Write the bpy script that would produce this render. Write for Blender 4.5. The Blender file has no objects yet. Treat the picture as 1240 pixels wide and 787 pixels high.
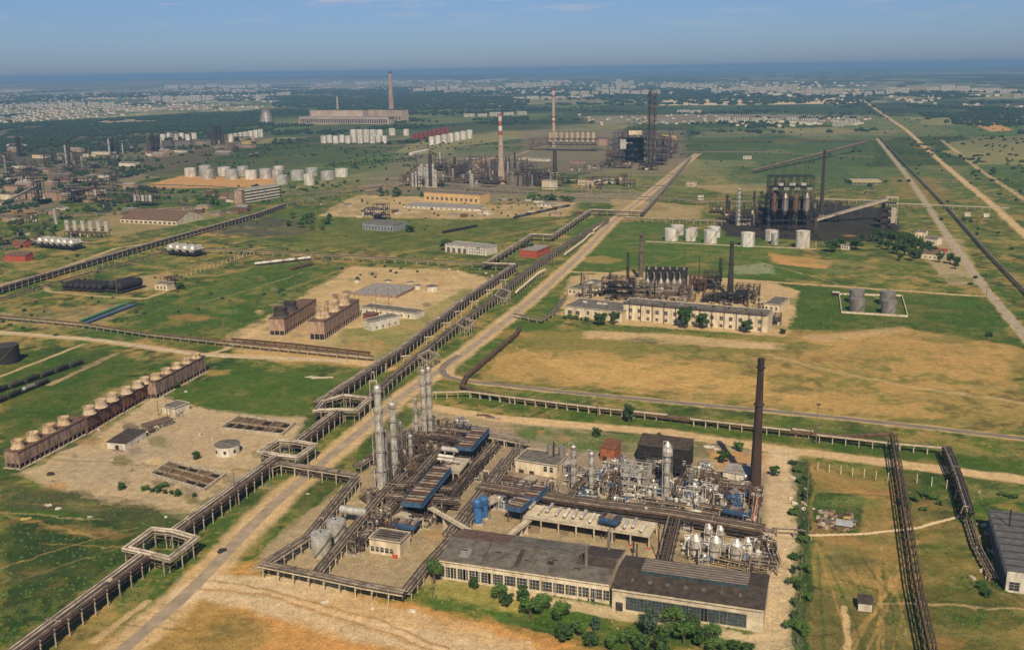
import bpy, math, random
import numpy as np
from mathutils import Vector, Matrix
R=random.Random(7)
# ---------------------------------------------------------------- camera model (35 mm lens, aircraft at 220 m)
H=220.0; F=35/36*1240; PITCH=math.atan((393.5-83)/F); ROLL=math.radians(0.95)
CP,SP,CR,SR=math.cos(PITCH),math.sin(PITCH),math.cos(ROLL),math.sin(ROLL)
def ray(px,py):
    u=(px-620)/F; v=-(py-393.5)/F
    a=u*CR+v*SR; b=-u*SR+v*CR
    return (a, CP+b*SP, -SP+b*CP)
def G(px,py,z=0.0):
    d=ray(px,py); t=(z-H)/d[2]
    return Vector((d[0]*t,d[1]*t,z))
def hgt(px,py,top,y=None):
    y=G(px,py).y if y is None else y
    d=ray(px,top); return H+d[2]*y/d[1]
def mpp(px,py):                      # metres per photo pixel across, at that ground point
    p=G(px,py); return math.sqrt(p.x*p.x+p.y*p.y+H*H)/math.sqrt(F*F+(px-620)**2+(py-393.5)**2)
scene=bpy.context.scene; COL=scene.collection
cam=bpy.data.cameras.new('camera'); co=bpy.data.objects.new('camera',cam); COL.objects.link(co)
cam.lens=35; cam.sensor_width=36; cam.clip_start=1; cam.clip_end=300000
fw=Vector((0,CP,-SP)); up0=Vector((0,SP,CP)); r0=Vector((1,0,0))
rt=r0*CR-up0*SR; up=r0*SR+up0*CR
co.matrix_world=Matrix(((rt.x,up.x,-fw.x,0),(rt.y,up.y,-fw.y,0),(rt.z,up.z,-fw.z,H),(0,0,0,1)))
scene.camera=co
# ---------------------------------------------------------------- materials
MATS={}
def mat(name,c,c2=None,scale=0.3,rough=0.85,metal=0.0,streak=1.0,amt=1.0,bump=0.0,spec=0.3,lo=0.35,hi=0.65):
    if name in MATS: return MATS[name]
    m=bpy.data.materials.new(name); m.use_nodes=True; nt=m.node_tree; n=nt.nodes; l=nt.links
    b=n['Principled BSDF']; b.inputs['Roughness'].default_value=rough; b.inputs['Metallic'].default_value=metal
    b.inputs['Specular IOR Level'].default_value=spec
    if c2 is None: c2=tuple(x*0.62 for x in c)
    g=n.new('ShaderNodeNewGeometry'); mp=n.new('ShaderNodeMapping'); mp.inputs['Scale'].default_value=(1,1,streak)
    no=n.new('ShaderNodeTexNoise'); no.inputs['Scale'].default_value=scale; no.inputs['Detail'].default_value=7; no.inputs['Roughness'].default_value=0.65
    cr=n.new('ShaderNodeValToRGB'); cr.color_ramp.elements[0].position=lo; cr.color_ramp.elements[1].position=hi
    cr.color_ramp.elements[0].color=(*c2,1); cr.color_ramp.elements[1].color=(*c,1)
    l.new(g.outputs['Position'],mp.inputs[0]); l.new(mp.outputs[0],no.inputs['Vector']); l.new(no.outputs[0],cr.inputs[0]); l.new(cr.outputs[0],b.inputs['Base Color'])
    if bump:
        bp=n.new('ShaderNodeBump'); bp.inputs['Strength'].default_value=bump; bp.inputs['Distance'].default_value=0.3
        l.new(no.outputs[0],bp.inputs['Height']); l.new(bp.outputs[0],b.inputs['Normal'])
    MATS[name]=m; return m
CREAM=mat('cream_plaster',(.66,.58,.44),(.38,.3,.2),.35,streak=.25)
WHITE=mat('white_plaster',(.66,.62,.52),(.38,.34,.27),.3,streak=.3)
WHITEP=mat('white_paint',(.64,.62,.56),(.36,.32,.26),.3,.5,streak=.3)
REDB=mat('red_brick',(.42,.07,.035),(.24,.05,.03),.5)
BRICK=mat('weathered_brick',(.38,.27,.2),(.19,.125,.09),.5,streak=.3)
TOWERW=mat('tower_cladding',(.34,.24,.19),(.11,.075,.055),.45,streak=.35)
RUSTW=mat('rusty_cladding',(.2,.09,.055),(.06,.035,.03),.45,streak=.3)
TANC=mat('fan_stack_cream',(.54,.42,.27),(.22,.14,.09),.5,streak=.4)
CONC=mat('concrete',(.45,.39,.31),(.24,.2,.15),.4)
CONCL=mat('pale_concrete',(.56,.49,.37),(.33,.28,.2),.35)
CONCD=mat('dark_concrete',(.2,.18,.15),(.09,.08,.07),.3)
ROOFG=mat('grey_slate_roofing',(.16,.15,.13),(.07,.063,.053),.25,.8)
ROOFB=mat('brown_black_roofing',(.07,.055,.045),(.028,.022,.02),.35,.8)
ROOFL=mat('light_grey_roofing',(.28,.27,.26),(.15,.14,.13),.3,.8)
ROOFBR=mat('brown_roofing',(.16,.1,.07),(.07,.045,.035),.4,.8)
RUST=mat('rusty_steel',(.15,.085,.055),(.05,.032,.026),.5,.75,.0,streak=.4)
STACK=mat('stack_rust',(.075,.047,.04),(.03,.022,.021),.25,.7,streak=.15)
DARK=mat('sooty_steel',(.06,.05,.048),(.022,.02,.021),.5,.7)
BLACK=mat('black_steel',(.03,.028,.03),(.012,.012,.014),.5,.7)
PIPEG=mat('grey_pipe_cladding',(.38,.33,.27),(.1,.08,.06),.2,.55,.25,spec=.4)
PIPEL=mat('light_pipe_cladding',(.66,.58,.47),(.22,.17,.12),.16,.5,.2,spec=.4)
PIPED=mat('dark_pipe',(.12,.09,.075),(.045,.035,.03),.4,.7)
PIPEB=mat('brown_pipe',(.15,.085,.055),(.06,.04,.03),.4,.75)
DUCT=mat('cream_duct',(.68,.6,.42),(.45,.37,.24),.3,.6)
SILV=mat('aluminium_cladding',(.68,.67,.63),(.3,.27,.24),.7,.4,.4,streak=.35,spec=.5)
SILVT=mat('silver_tank_paint',(.56,.56,.53),(.27,.25,.22),.35,.5,.35,streak=.25)
GREYT=mat('grey_tank_paint',(.3,.29,.28),(.16,.14,.12),.4,.5,.35,streak=.2)
TANKW=mat('white_tank_paint',(.64,.64,.61),(.28,.24,.19),.2,.5,streak=.15)
REDT=mat('red_lead_tank_paint',(.2,.045,.035),(.12,.035,.03),.2,.7)
BLUE=mat('blue_paint',(.05,.11,.22),(.035,.06,.11),.5,.55)
BLUEB=mat('bright_blue_paint',(.05,.17,.42),(.03,.09,.22),.5,.5)
ORANGE=mat('orange_primer',(.36,.13,.05),(.16,.06,.03),.5,.8)
GLASS=mat('window_glass',(.035,.045,.055),(.015,.018,.022),1.5,.25,spec=.6)
GLASST=mat('teal_glazing',(.05,.085,.1),(.02,.028,.035),.7,.3,spec=.6)
WOODP=mat('grey_wood_pole',(.2,.16,.12),(.1,.08,.06),1)
YEL=mat('yellow_paint',(.55,.45,.12),(.3,.22,.08),.5)
BARK=mat('bark',(.12,.085,.06),(.06,.045,.03),2)
WATERD=mat('black_basin_water',(.012,.012,.012),(.03,.024,.02),.1,.6,spec=.1)
ASPH=mat('worn_asphalt',(.35,.28,.2),(.21,.17,.125),.12,.9)
def leafmat(name,c,c2):
    m=mat(name,c,c2,.55,.7,lo=.32,hi=.66); return m
LEAF=leafmat('leaves_green',(.085,.16,.03),(.02,.055,.012))
LEAF2=leafmat('leaves_dark',(.045,.1,.022),(.01,.028,.009))
LEAF3=leafmat('leaves_bluegreen',(.06,.1,.06),(.025,.05,.03))
FORM=mat('woodland_leaves',(.022,.05,.02),(.01,.026,.013),.05,.9,lo=.3,hi=.7)
# ---------------------------------------------------------------- mesh builder
class MB:
    def __init__(s): s.v=[]; s.f=[]; s.m=[]
    def add(s,vs,fs,mi=0):
        k=len(s.v); s.v+=[tuple(v) for v in vs]; s.f+=[tuple(i+k for i in f) for f in fs]; s.m+=[mi]*len(fs); return s
    def box(s,cx,cy,z0,sx,sy,sz,rz=0,mi=0):
        c,q=math.cos(rz),math.sin(rz); vs=[]
        for z in (z0,z0+sz):
            for x,y in ((-1,-1),(1,-1),(1,1),(-1,1)):
                x*=sx/2;y*=sy/2; vs.append((cx+x*c-y*q,cy+x*q+y*c,z))
        return s.add(vs,[(0,3,2,1),(4,5,6,7),(0,1,5,4),(1,2,6,5),(2,3,7,6),(3,0,4,7)],mi)
    def lathe(s,x,y,prof,n=16,mi=0,cap=True):
        vs=[];fs=[]
        for (r,z) in prof:
            for i in range(n):
                a=2*math.pi*i/n; vs.append((x+r*math.cos(a),y+r*math.sin(a),z))
        for j in range(len(prof)-1):
            for i in range(n):
                a=j*n+i;b=j*n+(i+1)%n; fs.append((a,b,b+n,a+n))
        if cap:
            fs.append(tuple(range(n-1,-1,-1))); k=(len(prof)-1)*n; fs.append(tuple(range(k,k+n)))
        return s.add(vs,fs,mi)
    def cyl(s,x,y,z0,z1,r0,r1=None,n=14,mi=0): return s.lathe(x,y,[(r0,z0),(r0 if r1 is None else r1,z1)],n,mi)
    def tube(s,pts,r,n=6,mi=0):
        pts=[Vector(p) for p in pts]; vs=[];fs=[]; N=len(pts)
        for i,p in enumerate(pts):
            a=(pts[i]-pts[i-1]).normalized() if i>0 else None
            b=(pts[i+1]-pts[i]).normalized() if i<N-1 else None
            if a is None: a=b
            if b is None: b=a
            t=(a+b)
            t=t.normalized() if t.length>1e-4 else b
            up_=Vector((0,0,1)) if abs(t.z)<.9 else Vector((1,0,0))
            sd=t.cross(up_).normalized(); u2=sd.cross(t).normalized()
            k=min(1/max(.35,math.sqrt(max(0,(1+a.dot(b))/2))),1.6)
            for j in range(n):
                g=2*math.pi*(j+.5)/n
                horiz=k if abs(a.z)<.5 and abs(b.z)<.5 else 1
                vs.append(p+sd*(r*horiz*math.cos(g))+u2*(r*math.sin(g)))
        for i in range(N-1):
            for j in range(n):
                a=i*n+j;b=i*n+(j+1)%n; fs.append((a,b,b+n,a+n))
        fs.append(tuple(range(n-1,-1,-1))); fs.append(tuple(range((N-1)*n,N*n)))
        return s.add(vs,fs,mi)
    def vessel(s,p,q,r,n=12,mi=0):         # horizontal drum with domed ends
        p=Vector(p);q=Vector(q);t=(q-p).normalized();sd=t.cross(Vector((0,0,1))).normalized();u2=Vector((0,0,1))
        pr=[(.05,-r*.5),(.6,-r*.42),(1,0),(1,(q-p).length),(.6,(q-p).length+r*.42),(.05,(q-p).length+r*.5)]
        vs=[p+t*d+sd*(r*k*math.cos(2*math.pi*j/n))+u2*(r*k*math.sin(2*math.pi*j/n)) for k,d in pr for j in range(n)]
        fs=[(i*n+j,i*n+(j+1)%n,(i+1)*n+(j+1)%n,(i+1)*n+j) for i in range(5) for j in range(n)]
        fs+=[tuple(range(n-1,-1,-1)),tuple(range(5*n,6*n))]
        return s.add(vs,fs,mi)
    def mesh(s,name,mats):
        me=bpy.data.meshes.new(name); me.from_pydata(s.v,[],s.f)
        for m in (mats if isinstance(mats,(list,tuple)) else [mats]): me.materials.append(m)
        if any(s.m): me.polygons.foreach_set('material_index',s.m)
        me.update(); return me
def link(name,me,parent=None,loc=(0,0,0),rz=0):
    o=bpy.data.objects.new(name,me); COL.objects.link(o); o.location=loc; o.rotation_euler=(0,0,rz)
    if parent is not None: o.parent=parent
    return o
def tag(o,label,cat,group=None,kind=None):
    if label: o['label']=label
    if cat: o['category']=cat
    if group: o['group']=group
    if kind: o['kind']=kind
    return o
def thing(name,label,cat,loc=(0,0,0),rz=0,group=None):
    return tag(link(name,None,None,loc,rz),label,cat,group,'thing')
def part(t,name,mb,m,loc=(0,0,0),rz=0,label=None):
    o=link(name,mb.mesh(name,m) if isinstance(mb,MB) else mb,t,loc,rz)
    if label: o['label']=label
    return o
def kids(o): return [c for c in bpy.data.objects if c.parent==o]
def dup(root,loc,rz,label,group=None,sc=None,_k={}):
    ch=_k.get(root.name)
    if ch is None: ch=_k[root.name]=[(c,kids(c)) for c in kids(root)]
    r=root.copy(); COL.objects.link(r); r.location=loc; r.rotation_euler=(0,0,rz)
    if sc: r.scale=sc
    r['label']=label
    if group: r['group']=group
    for c,gs in ch:
        d=c.copy(); COL.objects.link(d); d.parent=r
        for g in gs: e=g.copy(); COL.objects.link(e); e.parent=d
    return r
ORD=['first','second','third','fourth','fifth','sixth','seventh','eighth','ninth','tenth','eleventh','twelfth','thirteenth','fourteenth','fifteenth','sixteenth','seventeenth','eighteenth','nineteenth','twentieth']
def nth(i,n,side='left'):
    if i==0: return 'leftmost' if side=='left' else 'nearest'
    if i==n-1: return 'rightmost' if side=='left' else 'farthest'
    return ORD[i]+(' from the left' if side=='left' else ' from the near end')
# ---------------------------------------------------------------- world, sun, air
SKY0=(.52,.72,1.22,1); SKY1=(.47,.64,1.05,1)
w=bpy.data.worlds.new('World'); scene.world=w; w.use_nodes=True; nt=w.node_tree; n=nt.nodes; l=nt.links
SUN_EL,SUN_TRAVEL=45,-3            # light travels towards azimuth -3 deg (away from the camera)
bg=n['Background']; bg.inputs['Strength'].default_value=0.062
sky=n.new('ShaderNodeTexSky'); sky.sky_type='NISHITA'; sky.sun_disc=False; sky.sun_elevation=math.radians(SUN_EL)
sky.sun_rotation=math.radians(180+SUN_TRAVEL); sky.altitude=0; sky.air_density=1.0; sky.dust_density=.6; sky.ozone_density=1.5
tc=n.new('ShaderNodeTexCoord'); mp=n.new('ShaderNodeMapping'); mp.inputs['Scale'].default_value=(7,7,50)
no=n.new('ShaderNodeTexNoise'); no.inputs['Scale'].default_value=1.5; no.inputs['Detail'].default_value=8; no.inputs['Roughness'].default_value=.6
cr=n.new('ShaderNodeMapRange'); cr.inputs['From Min'].default_value=.53; cr.inputs['From Max'].default_value=.68; cr.inputs['To Max'].default_value=.7
sx=n.new('ShaderNodeSeparateXYZ'); el=n.new('ShaderNodeMapRange'); el.inputs['From Min'].default_value=.03; el.inputs['From Max'].default_value=.07
mul=n.new('ShaderNodeMath'); mul.operation='MULTIPLY'
mx=n.new('ShaderNodeMixRGB'); mx.inputs['Color2'].default_value=(6.2,6.4,7.4,1)
gr=n.new('ShaderNodeMixRGB'); gr.blend_type='MULTIPLY'; gr.inputs['Fac'].default_value=1
tr=n.new('ShaderNodeValToRGB'); tr.color_ramp.elements[0].position=0; tr.color_ramp.elements[0].color=SKY0; tr.color_ramp.elements[1].position=.5; tr.color_ramp.elements[1].color=(.75,.85,1,1)
e_=tr.color_ramp.elements.new(.12); e_.color=SKY1
l.new(tc.outputs['Generated'],mp.inputs[0]); l.new(mp.outputs[0],no.inputs['Vector']); l.new(no.outputs[0],cr.inputs[0])
l.new(tc.outputs['Generated'],sx.inputs[0]); l.new(sx.outputs['Z'],el.inputs[0]); l.new(sx.outputs['Z'],tr.inputs[0]); l.new(tr.outputs[0],gr.inputs['Color2']); l.new(cr.outputs[0],mul.inputs[0]); l.new(el.outputs[0],mul.inputs[1])
l.new(mul.outputs[0],mx.inputs['Fac']); l.new(sky.outputs[0],gr.inputs['Color1']); l.new(gr.outputs[0],mx.inputs['Color1']); l.new(mx.outputs[0],bg.inputs['Color'])
sl=bpy.data.lights.new('sun','SUN'); sl.energy=4.9; sl.angle=math.radians(.5); sl.color=(1,.82,.56)
so=bpy.data.objects.new('sun',sl); COL.objects.link(so)
a=math.radians(SUN_TRAVEL); e=math.radians(SUN_EL)
so.rotation_euler=Vector((math.sin(a)*math.cos(e),math.cos(a)*math.cos(e),-math.sin(e))).to_track_quat('-Z','Y').to_euler()
scene.view_settings.view_transform='Standard'; scene.view_settings.look='None'; scene.view_settings.exposure=0.28; scene.view_settings.gamma=1
scene.cycles.max_bounces=4; scene.cycles.diffuse_bounces=2; scene.cycles.glossy_bounces=2; scene.cycles.volume_bounces=0
hz=MB(); hz.box(0,0,-1.5,112000,112000,H+12)
hm=bpy.data.materials.new('haze'); hm.use_nodes=True; hn=hm.node_tree.nodes
hn.remove(hn['Principled BSDF']); pv=hn.new('ShaderNodeVolumePrincipled'); pv.inputs['Density'].default_value=HAZE_D if 'HAZE_D' in globals() else 6.6e-5
pv.inputs['Color'].default_value=(.25,.48,.82,1); pv.inputs['Anisotropy'].default_value=0.0
hm.node_tree.links.new(pv.outputs[0],hn['Material Output'].inputs['Volume'])
tag(link('haze',hz.mesh('haze',hm)),'pale blue summer haze over the plain',None,kind='stuff')
# ---------------------------------------------------------------- value noise
def _h(ix,iy,s):
    v=(ix*374761393+iy*668265263+s*974634777)&0x7fffffff
    v=((v^(v>>13))*1274126177)&0x7fffffff
    return ((v^(v>>16))&0xffff)/65535.0
def vnoise(x,y,s=0):
    ix=np.floor(x).astype(np.int64); iy=np.floor(y).astype(np.int64); fx=x-ix; fy=y-iy
    fx=fx*fx*(3-2*fx); fy=fy*fy*(3-2*fy)
    return (_h(ix,iy,s)*(1-fx)+_h(ix+1,iy,s)*fx)*(1-fy)+(_h(ix,iy+1,s)*(1-fx)+_h(ix+1,iy+1,s)*fx)*fy
def fbm(x,y,o=4,s=0):
    t=0;a=.5;tt=0
    for i in range(o): t=t+a*vnoise(x*2**i,y*2**i,s+i); tt+=a; a*=.55
    return t/tt
# ---------------------------------------------------------------- ground
GA=math.radians(17)        # azimuth of the works grid
az=np.concatenate([np.radians(np.linspace(-180,-34,60,endpoint=False)),np.radians(np.linspace(-34,34,900,endpoint=False)),np.radians(np.linspace(34,180,60,endpoint=False))])
rr=np.concatenate([[1.0,120,220],np.exp(np.linspace(math.log(300),math.log(1500),760,endpoint=False)),np.exp(np.linspace(math.log(1500),math.log(55500),560))])
AZ,RR=np.meshgrid(az,rr); X=RR*np.sin(AZ); Y=RR*np.cos(AZ)
ca,sa=math.cos(GA),math.sin(GA)
U=X*ca-Y*sa; V=X*sa+Y*ca          # U across, V along the works axis
def C(*c): return np.array(c)
GRASS=C(.09,.118,.023); LUSH=C(.046,.092,.014); DKG=C(.02,.042,.013); DRY=C(.36,.235,.085); SAND=C(.48,.345,.19); SOIL=C(.42,.235,.09); PALE=C(.5,.39,.245); BLK=C(.035,.032,.03); GREYB=C(.19,.155,.12); OLIVE=C(.15,.14,.05)
n1=fbm(X/90,Y/90,5,3); n2=fbm(X/22,Y/22,4,11); n3=fbm(X/11,Y/11,3,17); nb=fbm(X/420,Y/420,4,23)
def mixc(col,c,a): return col*(1-a[...,None])+c*a[...,None]
def sm(x,a,b): t=np.clip((x-a)/(b-a),0,1); return t*t*(3-2*t)
col=np.ones(X.shape+(3,))*GRASS
col=mixc(col,LUSH,sm(nb*.6+n1*.4,.42,.6)); col=mixc(col,DRY,.55*sm(n1*.5+n2*.5,.52,.64)); col=mixc(col,C(.2,.17,.06),.5*sm(fbm(X/14,Y/14,4,151),.5,.62)); col=mixc(col,DKG*.8,.7*sm(fbm(X/9,Y/9,3,131)*.6+n1*.4,.55,.64)*(RR<2200)); col=mixc(col,DRY,.35*sm(fbm(X/5,Y/5,3,99)*.6+n2*.4,.52,.66)*(RR<1500)); col=mixc(col,DKG,.6*sm(1-n2*.5-n1*.5,.55,.66))
# patchwork of far fields
cell=_h(np.floor(U/260+nb*1.2).astype(np.int64),np.floor(V/700+nb).astype(np.int64),5)
ff=sm(RR,1500,2600)
fld=np.where(cell[...,None]<.3,DKG*1.2,np.where(cell[...,None]<.55,C(.05,.1,.035),np.where(cell[...,None]<.75,C(.1,.13,.05),np.where(cell[...,None]<.9,C(.2,.19,.09),C(.04,.07,.03)))))
col=col*(1-.75*ff[...,None])+fld*(.75*ff[...,None])
wd=sm(fbm(X/900+5,Y/1300,5,41),.48,.58)*sm(RR,2600,4000); col=mixc(col,C(.02,.04,.018),.8*wd)
twn=sm(fbm(X/1300+9,Y/2600,5,57),.44,.56)*sm(RR,5000,7000)*(1-sm(RR,20000,30000)); col=mixc(col,C(.42,.38,.31),.5*twn*sm(fbm(X/90,Y/160,3,61),.45,.6))
def poly(pts,c,al=1.0,warp=6,brk=0.0,sc=1.0):
    """blend a ground colour inside an outline; warp roughens its edge, brk lets the grass show through"""
    global col
    P=[G(*p) for p in pts]; xs=[p.x for p in P]; ys=[p.y for p in P]; m=warp*3+5
    ins=(X>min(xs)-m)&(X<max(xs)+m)&(Y>min(ys)-m)&(Y<max(ys)+m)
    if not ins.any(): return
    x=X[ins]; y=Y[ins]
    N=len(P); a=0
    for t,ws in ((0,14*sc),(1,26*sc),(2,8*sc)):
        wx=x+(fbm(x/ws,y/ws,3,71+t)-.5)*warp*3.4; wy=y+(fbm(x/ws,y/ws,3,79+t)-.5)*warp*3.4
        k=np.zeros(x.shape,bool)
        for i in range(N):
            x1,y1,x2,y2=xs[i],ys[i],xs[(i+1)%N],ys[(i+1)%N]
            if y1==y2: continue
            k^=((y1>wy)!=(y2>wy))&(wx<(x2-x1)*(wy-y1)/(y2-y1)+x1)
        a=a+k*(al/3)
    if brk: a=a*(1-brk*sm(n2[ins]*.5+n3[ins]*.25+n1[ins]*.25,.44,.56))
    cc=col[ins]; vary=(.85+.3*n3[ins])[:,None]
    col[ins]=cc*(1-a[:,None])+c*vary*a[:,None]
def band(pts,wd_,c,al=1.0,warp=1.5,brk=0.0):
    """a strip of colour along a line (verges, worn tracks), width in metres"""
    global col
    P=[G(*p) for p in pts]
    xs=[p.x for p in P]; ys=[p.y for p in P]; m=wd_*2+8
    ins=(X>min(xs)-m)&(X<max(xs)+m)&(Y>min(ys)-m)&(Y<max(ys)+m)
    x=X[ins]; y=Y[ins]; x=x+(fbm(x/9,y/9,3,71)-.5)*warp*3; y=y+(fbm(x/9,y/9,3,79)-.5)*warp*3
    d=np.full(x.shape,1e9)
    for i in range(len(P)-1):
        ax,ay,bx,by=xs[i],ys[i],xs[i+1],ys[i+1]; L=(bx-ax)**2+(by-ay)**2
        t=np.clip(((x-ax)*(bx-ax)+(y-ay)*(by-ay))/L,0,1); d=np.minimum(d,np.hypot(x-ax-t*(bx-ax),y-ay-t*(by-ay)))
    a=al*(1-sm(d,wd_*.35,wd_*.65))
    if brk: a=a*(1-brk*sm(n2[ins],.45,.6))
    col[ins]=col[ins]*(1-a[:,None])+c*(.85+.3*n3[ins])[:,None]*a[:,None]
# -------- fields and bare ground of the photograph (outlines given as the places they occupy)
poly([(0,588),(150,598),(228,622),(160,680),(60,740),(0,787)],DKG*1.0,.9,8,.12)
poly([(0,585),(60,590),(130,600),(220,622),(205,640),(120,625),(0,612)],C(.1,.09,.045),.5,6,.4)
poly([(0,430),(120,420),(190,440),(100,490),(0,540)],LUSH*.8,.7,8)
poly([(205,470),(300,448),(390,455),(420,462),(385,485),(370,505),(260,498)],LUSH,.8,6,.2)
poly([(120,400),(300,320),(430,318),(330,365),(285,402),(240,425)],LUSH,.75,10,.3)
poly([(330,250),(560,262),(700,255),(640,280),(590,300),(420,305),(330,290)],GRASS*.9,.6,10)
poly([(540,440),(640,350),(700,330),(690,385),(600,460)],LUSH*1.1,.75,7,.3)
poly([(690,265),(800,270),(960,300),(1000,330),(940,340),(690,330)],LUSH*1.15,.85,7,.2)
poly([(950,345),(1190,360),(1235,420),(1100,400),(960,405)],LUSH*.9,.85,7,.2)
poly([(640,400),(960,408),(1100,400),(1240,425),(1240,525),(1000,500),(700,470),(590,458),(600,430)],DRY*1.05,.85,14,.75,2)
poly([(960,402),(1100,398),(1232,420),(1240,470),(1080,440),(980,430)],DRY,.7,10,.4,2)
poly([(610,395),(900,398),(960,410),(960,432),(800,428),(620,425)],GRASS,.6,12,.4,2)
poly([(708,401),(800,404),(955,416),(950,424),(800,415),(706,409)],SAND,.8,5,.3)
poly([(640,432),(820,440),(910,455),(1000,480),(900,482),(700,460)],DRY*1.2,.7,9,.5,2)
poly([(20,575),(105,532),(190,478),(265,498),(372,505),(335,560),(262,600),(225,626),(180,612),(100,600)],PALE*.78,.92,5,.12)
poly([(60,560),(150,545),(200,520),(230,540),(160,575),(100,590)],GREYB*1.5,.5,6,.4)
poly([(200,500),(330,510),(320,545),(240,560),(205,530)],C(.33,.25,.16),.45,6,.4)
poly([(240,690),(320,676),(385,702),(430,705),(520,730),(640,762),(730,790),(560,850),(150,850),(190,750)],C(.45,.24,.08),.95,7,.18)
poly([(240,700),(300,706),(400,712),(520,745),(640,775),(660,787),(500,790),(380,760),(300,735),(225,722)],SAND*.95,.9,5,.15)
poly([(190,745),(240,715),(290,735),(330,770),(300,800),(170,800)],C(.15,.14,.045),.6,6,.4)
poly([(300,690),(345,680),(390,705),(330,705)],OLIVE,.5,4,.4)
poly([(370,788),(500,792),(640,786),(680,850),(300,850)],GRASS,.5,7,.3)
poly([(392,700),(540,722),(690,768),(640,757),(500,732),(400,712)],LUSH*1.3,.8,3,.3)
poly([(300,690),(345,640),(440,570),(520,492),(700,520),(960,552),(955,650),(935,787),(900,775),(740,745),(535,705),(490,716),(400,700)],PALE*.62,.95,3,.1)
poly([(460,530),(560,515),(700,540),(930,570),(930,650),(780,620),(600,590),(540,640),(440,640)],GREYB*.9,.55,8,.3)
poly([(500,520),(560,512),(700,535),(860,545),(950,560),(930,640),(800,630),(560,600),(480,600)],GREYB*1.25,.55,6,.4)
poly([(620,515),(760,527),(870,545),(860,556),(700,545),(625,530)],LUSH*1.2,.8,4,.4)
poly([(855,545),(950,550),(955,570),(905,575),(870,572)],SOIL,.85,3,.2)
poly([(530,690),(600,700),(700,712),(940,765),(935,800),(540,730)],LUSH*1.1,.85,4,.35)
poly([(520,700),(640,708),(640,745),(530,725)],C(.4,.32,.1),.75,4,.45)
poly([(610,712),(740,735),(930,772),(925,780),(735,748),(605,722)],PALE,.8,2,.1)
poly([(975,560),(1090,568),(1140,600),(1150,640),(1200,700),(1240,735),(1240,830),(975,830)],DRY*.8,.8,9,.55)
poly([(1100,640),(1150,640),(1200,712),(1240,740),(1240,800),(1110,800)],LUSH*.7,.7,6,.3)
poly([(985,725),(1100,715),(1110,800),(980,800)],DKG*1.4,.6,6,.4)
poly([(958,560),(980,560),(978,800),(958,800)],DKG*1.3,.85,2,.15)
poly([(1085,575),(1170,590),(1150,630),(1085,628)],DKG*1.5,.7,5,.3)
poly([(985,595),(1045,600),(1042,645),(985,645)],DKG*1.4,.9,2)
poly([(560,475),(800,510),(1240,560),(1240,575),(900,530),(560,490)],LUSH*.9,.8,4,.3)
poly([(275,408),(330,380),(428,322),(560,328),(612,345),(595,352),(530,400),(460,442),(300,434)],SAND*1.05,.85,7,.3)
poly([(410,400),(500,385),(560,350),(600,352),(520,412),(470,440),(400,425)],GRASS*1.2,.75,5,.5)
poly([(290,412),(455,425),(440,445),(280,432)],DRY,.7,4,.3)
poly([(100,372),(150,368),(165,372),(120,395),(60,398),(0,392),(0,378)],SAND*.8,.6,5,.6)
poly([(165,335),(210,330),(215,350),(170,352)],SAND*.9,.7,4,.4)
poly([(385,262),(430,236),(500,238),(600,248),(700,245),(690,262),(560,266),(470,264)],SAND,.8,9,.45)
poly([(690,335),(760,328),(935,342),(968,352),(952,408),(925,406),(760,394),(675,382)],SAND*.95,.85,4,.2)
poly([(866,266),(880,256),(985,248),(1080,252),(1092,278),(1066,293),(985,292),(880,286)],BLK*.8,.97,5,.05)
poly([(930,306),(1008,316),(1000,326),(935,319)],SOIL*1.05,.85,4,.3)
poly([(885,322),(930,318),(940,332),(890,332)],C(.25,.27,.17),.7,5,.2)
poly([(1090,395),(1100,400),(1000,415),(965,408)],SAND*.9,.5,4,.3)
poly([(1100,282),(1165,290),(1190,345),(1150,345),(1120,312)],PALE*.7,.8,4,.4)
poly([(310,262),(385,270),(370,285),(315,288),(250,282)],BLK*1.8,.75,6,.4)
poly([(480,188),(640,183),(642,236),(440,236),(440,222)],GREYB*.8,.85,14,.25)
poly([(630,158),(830,158),(830,208),(635,210)],GREYB*.85,.8,14,.3)
poly([(560,236),(800,232),(790,246),(560,246)],GREYB*1.3,.6,8,.4)
poly([(740,240),(850,250),(850,265),(745,264)],SAND*.8,.7,7,.4)
poly([(175,224),(220,213),(340,216),(330,226),(200,229)],SOIL*1.05,.9,5,.1)
poly([(0,150),(190,155),(330,165),(200,212),(130,222),(60,252),(0,262)],GREYB*.55,.8,25,.4)
poly([(0,205),(180,212),(60,252),(0,262)],GREYB*1.1,.5,10,.4)
poly([(30,168),(140,170),(130,185),(20,190)],DKG,.8,25,.3)
poly([(140,255),(230,250),(270,262),(150,285),(60,285)],SAND*.7,.6,8,.4)
poly([(835,225),(930,222),(950,240),(880,235)],SAND*.9,.5,8,.4)
poly([(1075,215),(1130,215),(1160,245),(1090,240)],DRY*.7,.5,12,.4)
poly([(1173,147),(1190,143),(1228,158),(1200,160)],SOIL,.9,10)
poly([(795,121),(1010,119),(1060,122),(1020,126),(800,128)],PALE*1.1,.9,25,.1)
poly([(610,119),(800,118),(795,126),(620,127)],PALE*.6,.5,40,.3)
poly([(700,141),(850,138),(1060,140),(1030,148),(720,150)],GREYB*1.6,.6,30,.4)
poly([(0,110),(40,109),(45,113),(0,114)],PALE*.9,.8,40)
poly([(0,105),(400,97),(600,100),(480,106),(200,112),(0,118)],C(.25,.23,.18),.5,120,.4,8)
poly([(0,118),(130,116),(140,120),(0,122)],PALE,.8,30,.2)
poly([(90,147),(190,141),(255,141),(250,146),(100,151)],PALE*.7,.8,25,.2)
poly([(150,132),(250,128),(260,132),(170,137)],PALE*.6,.5,30,.2)
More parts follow.
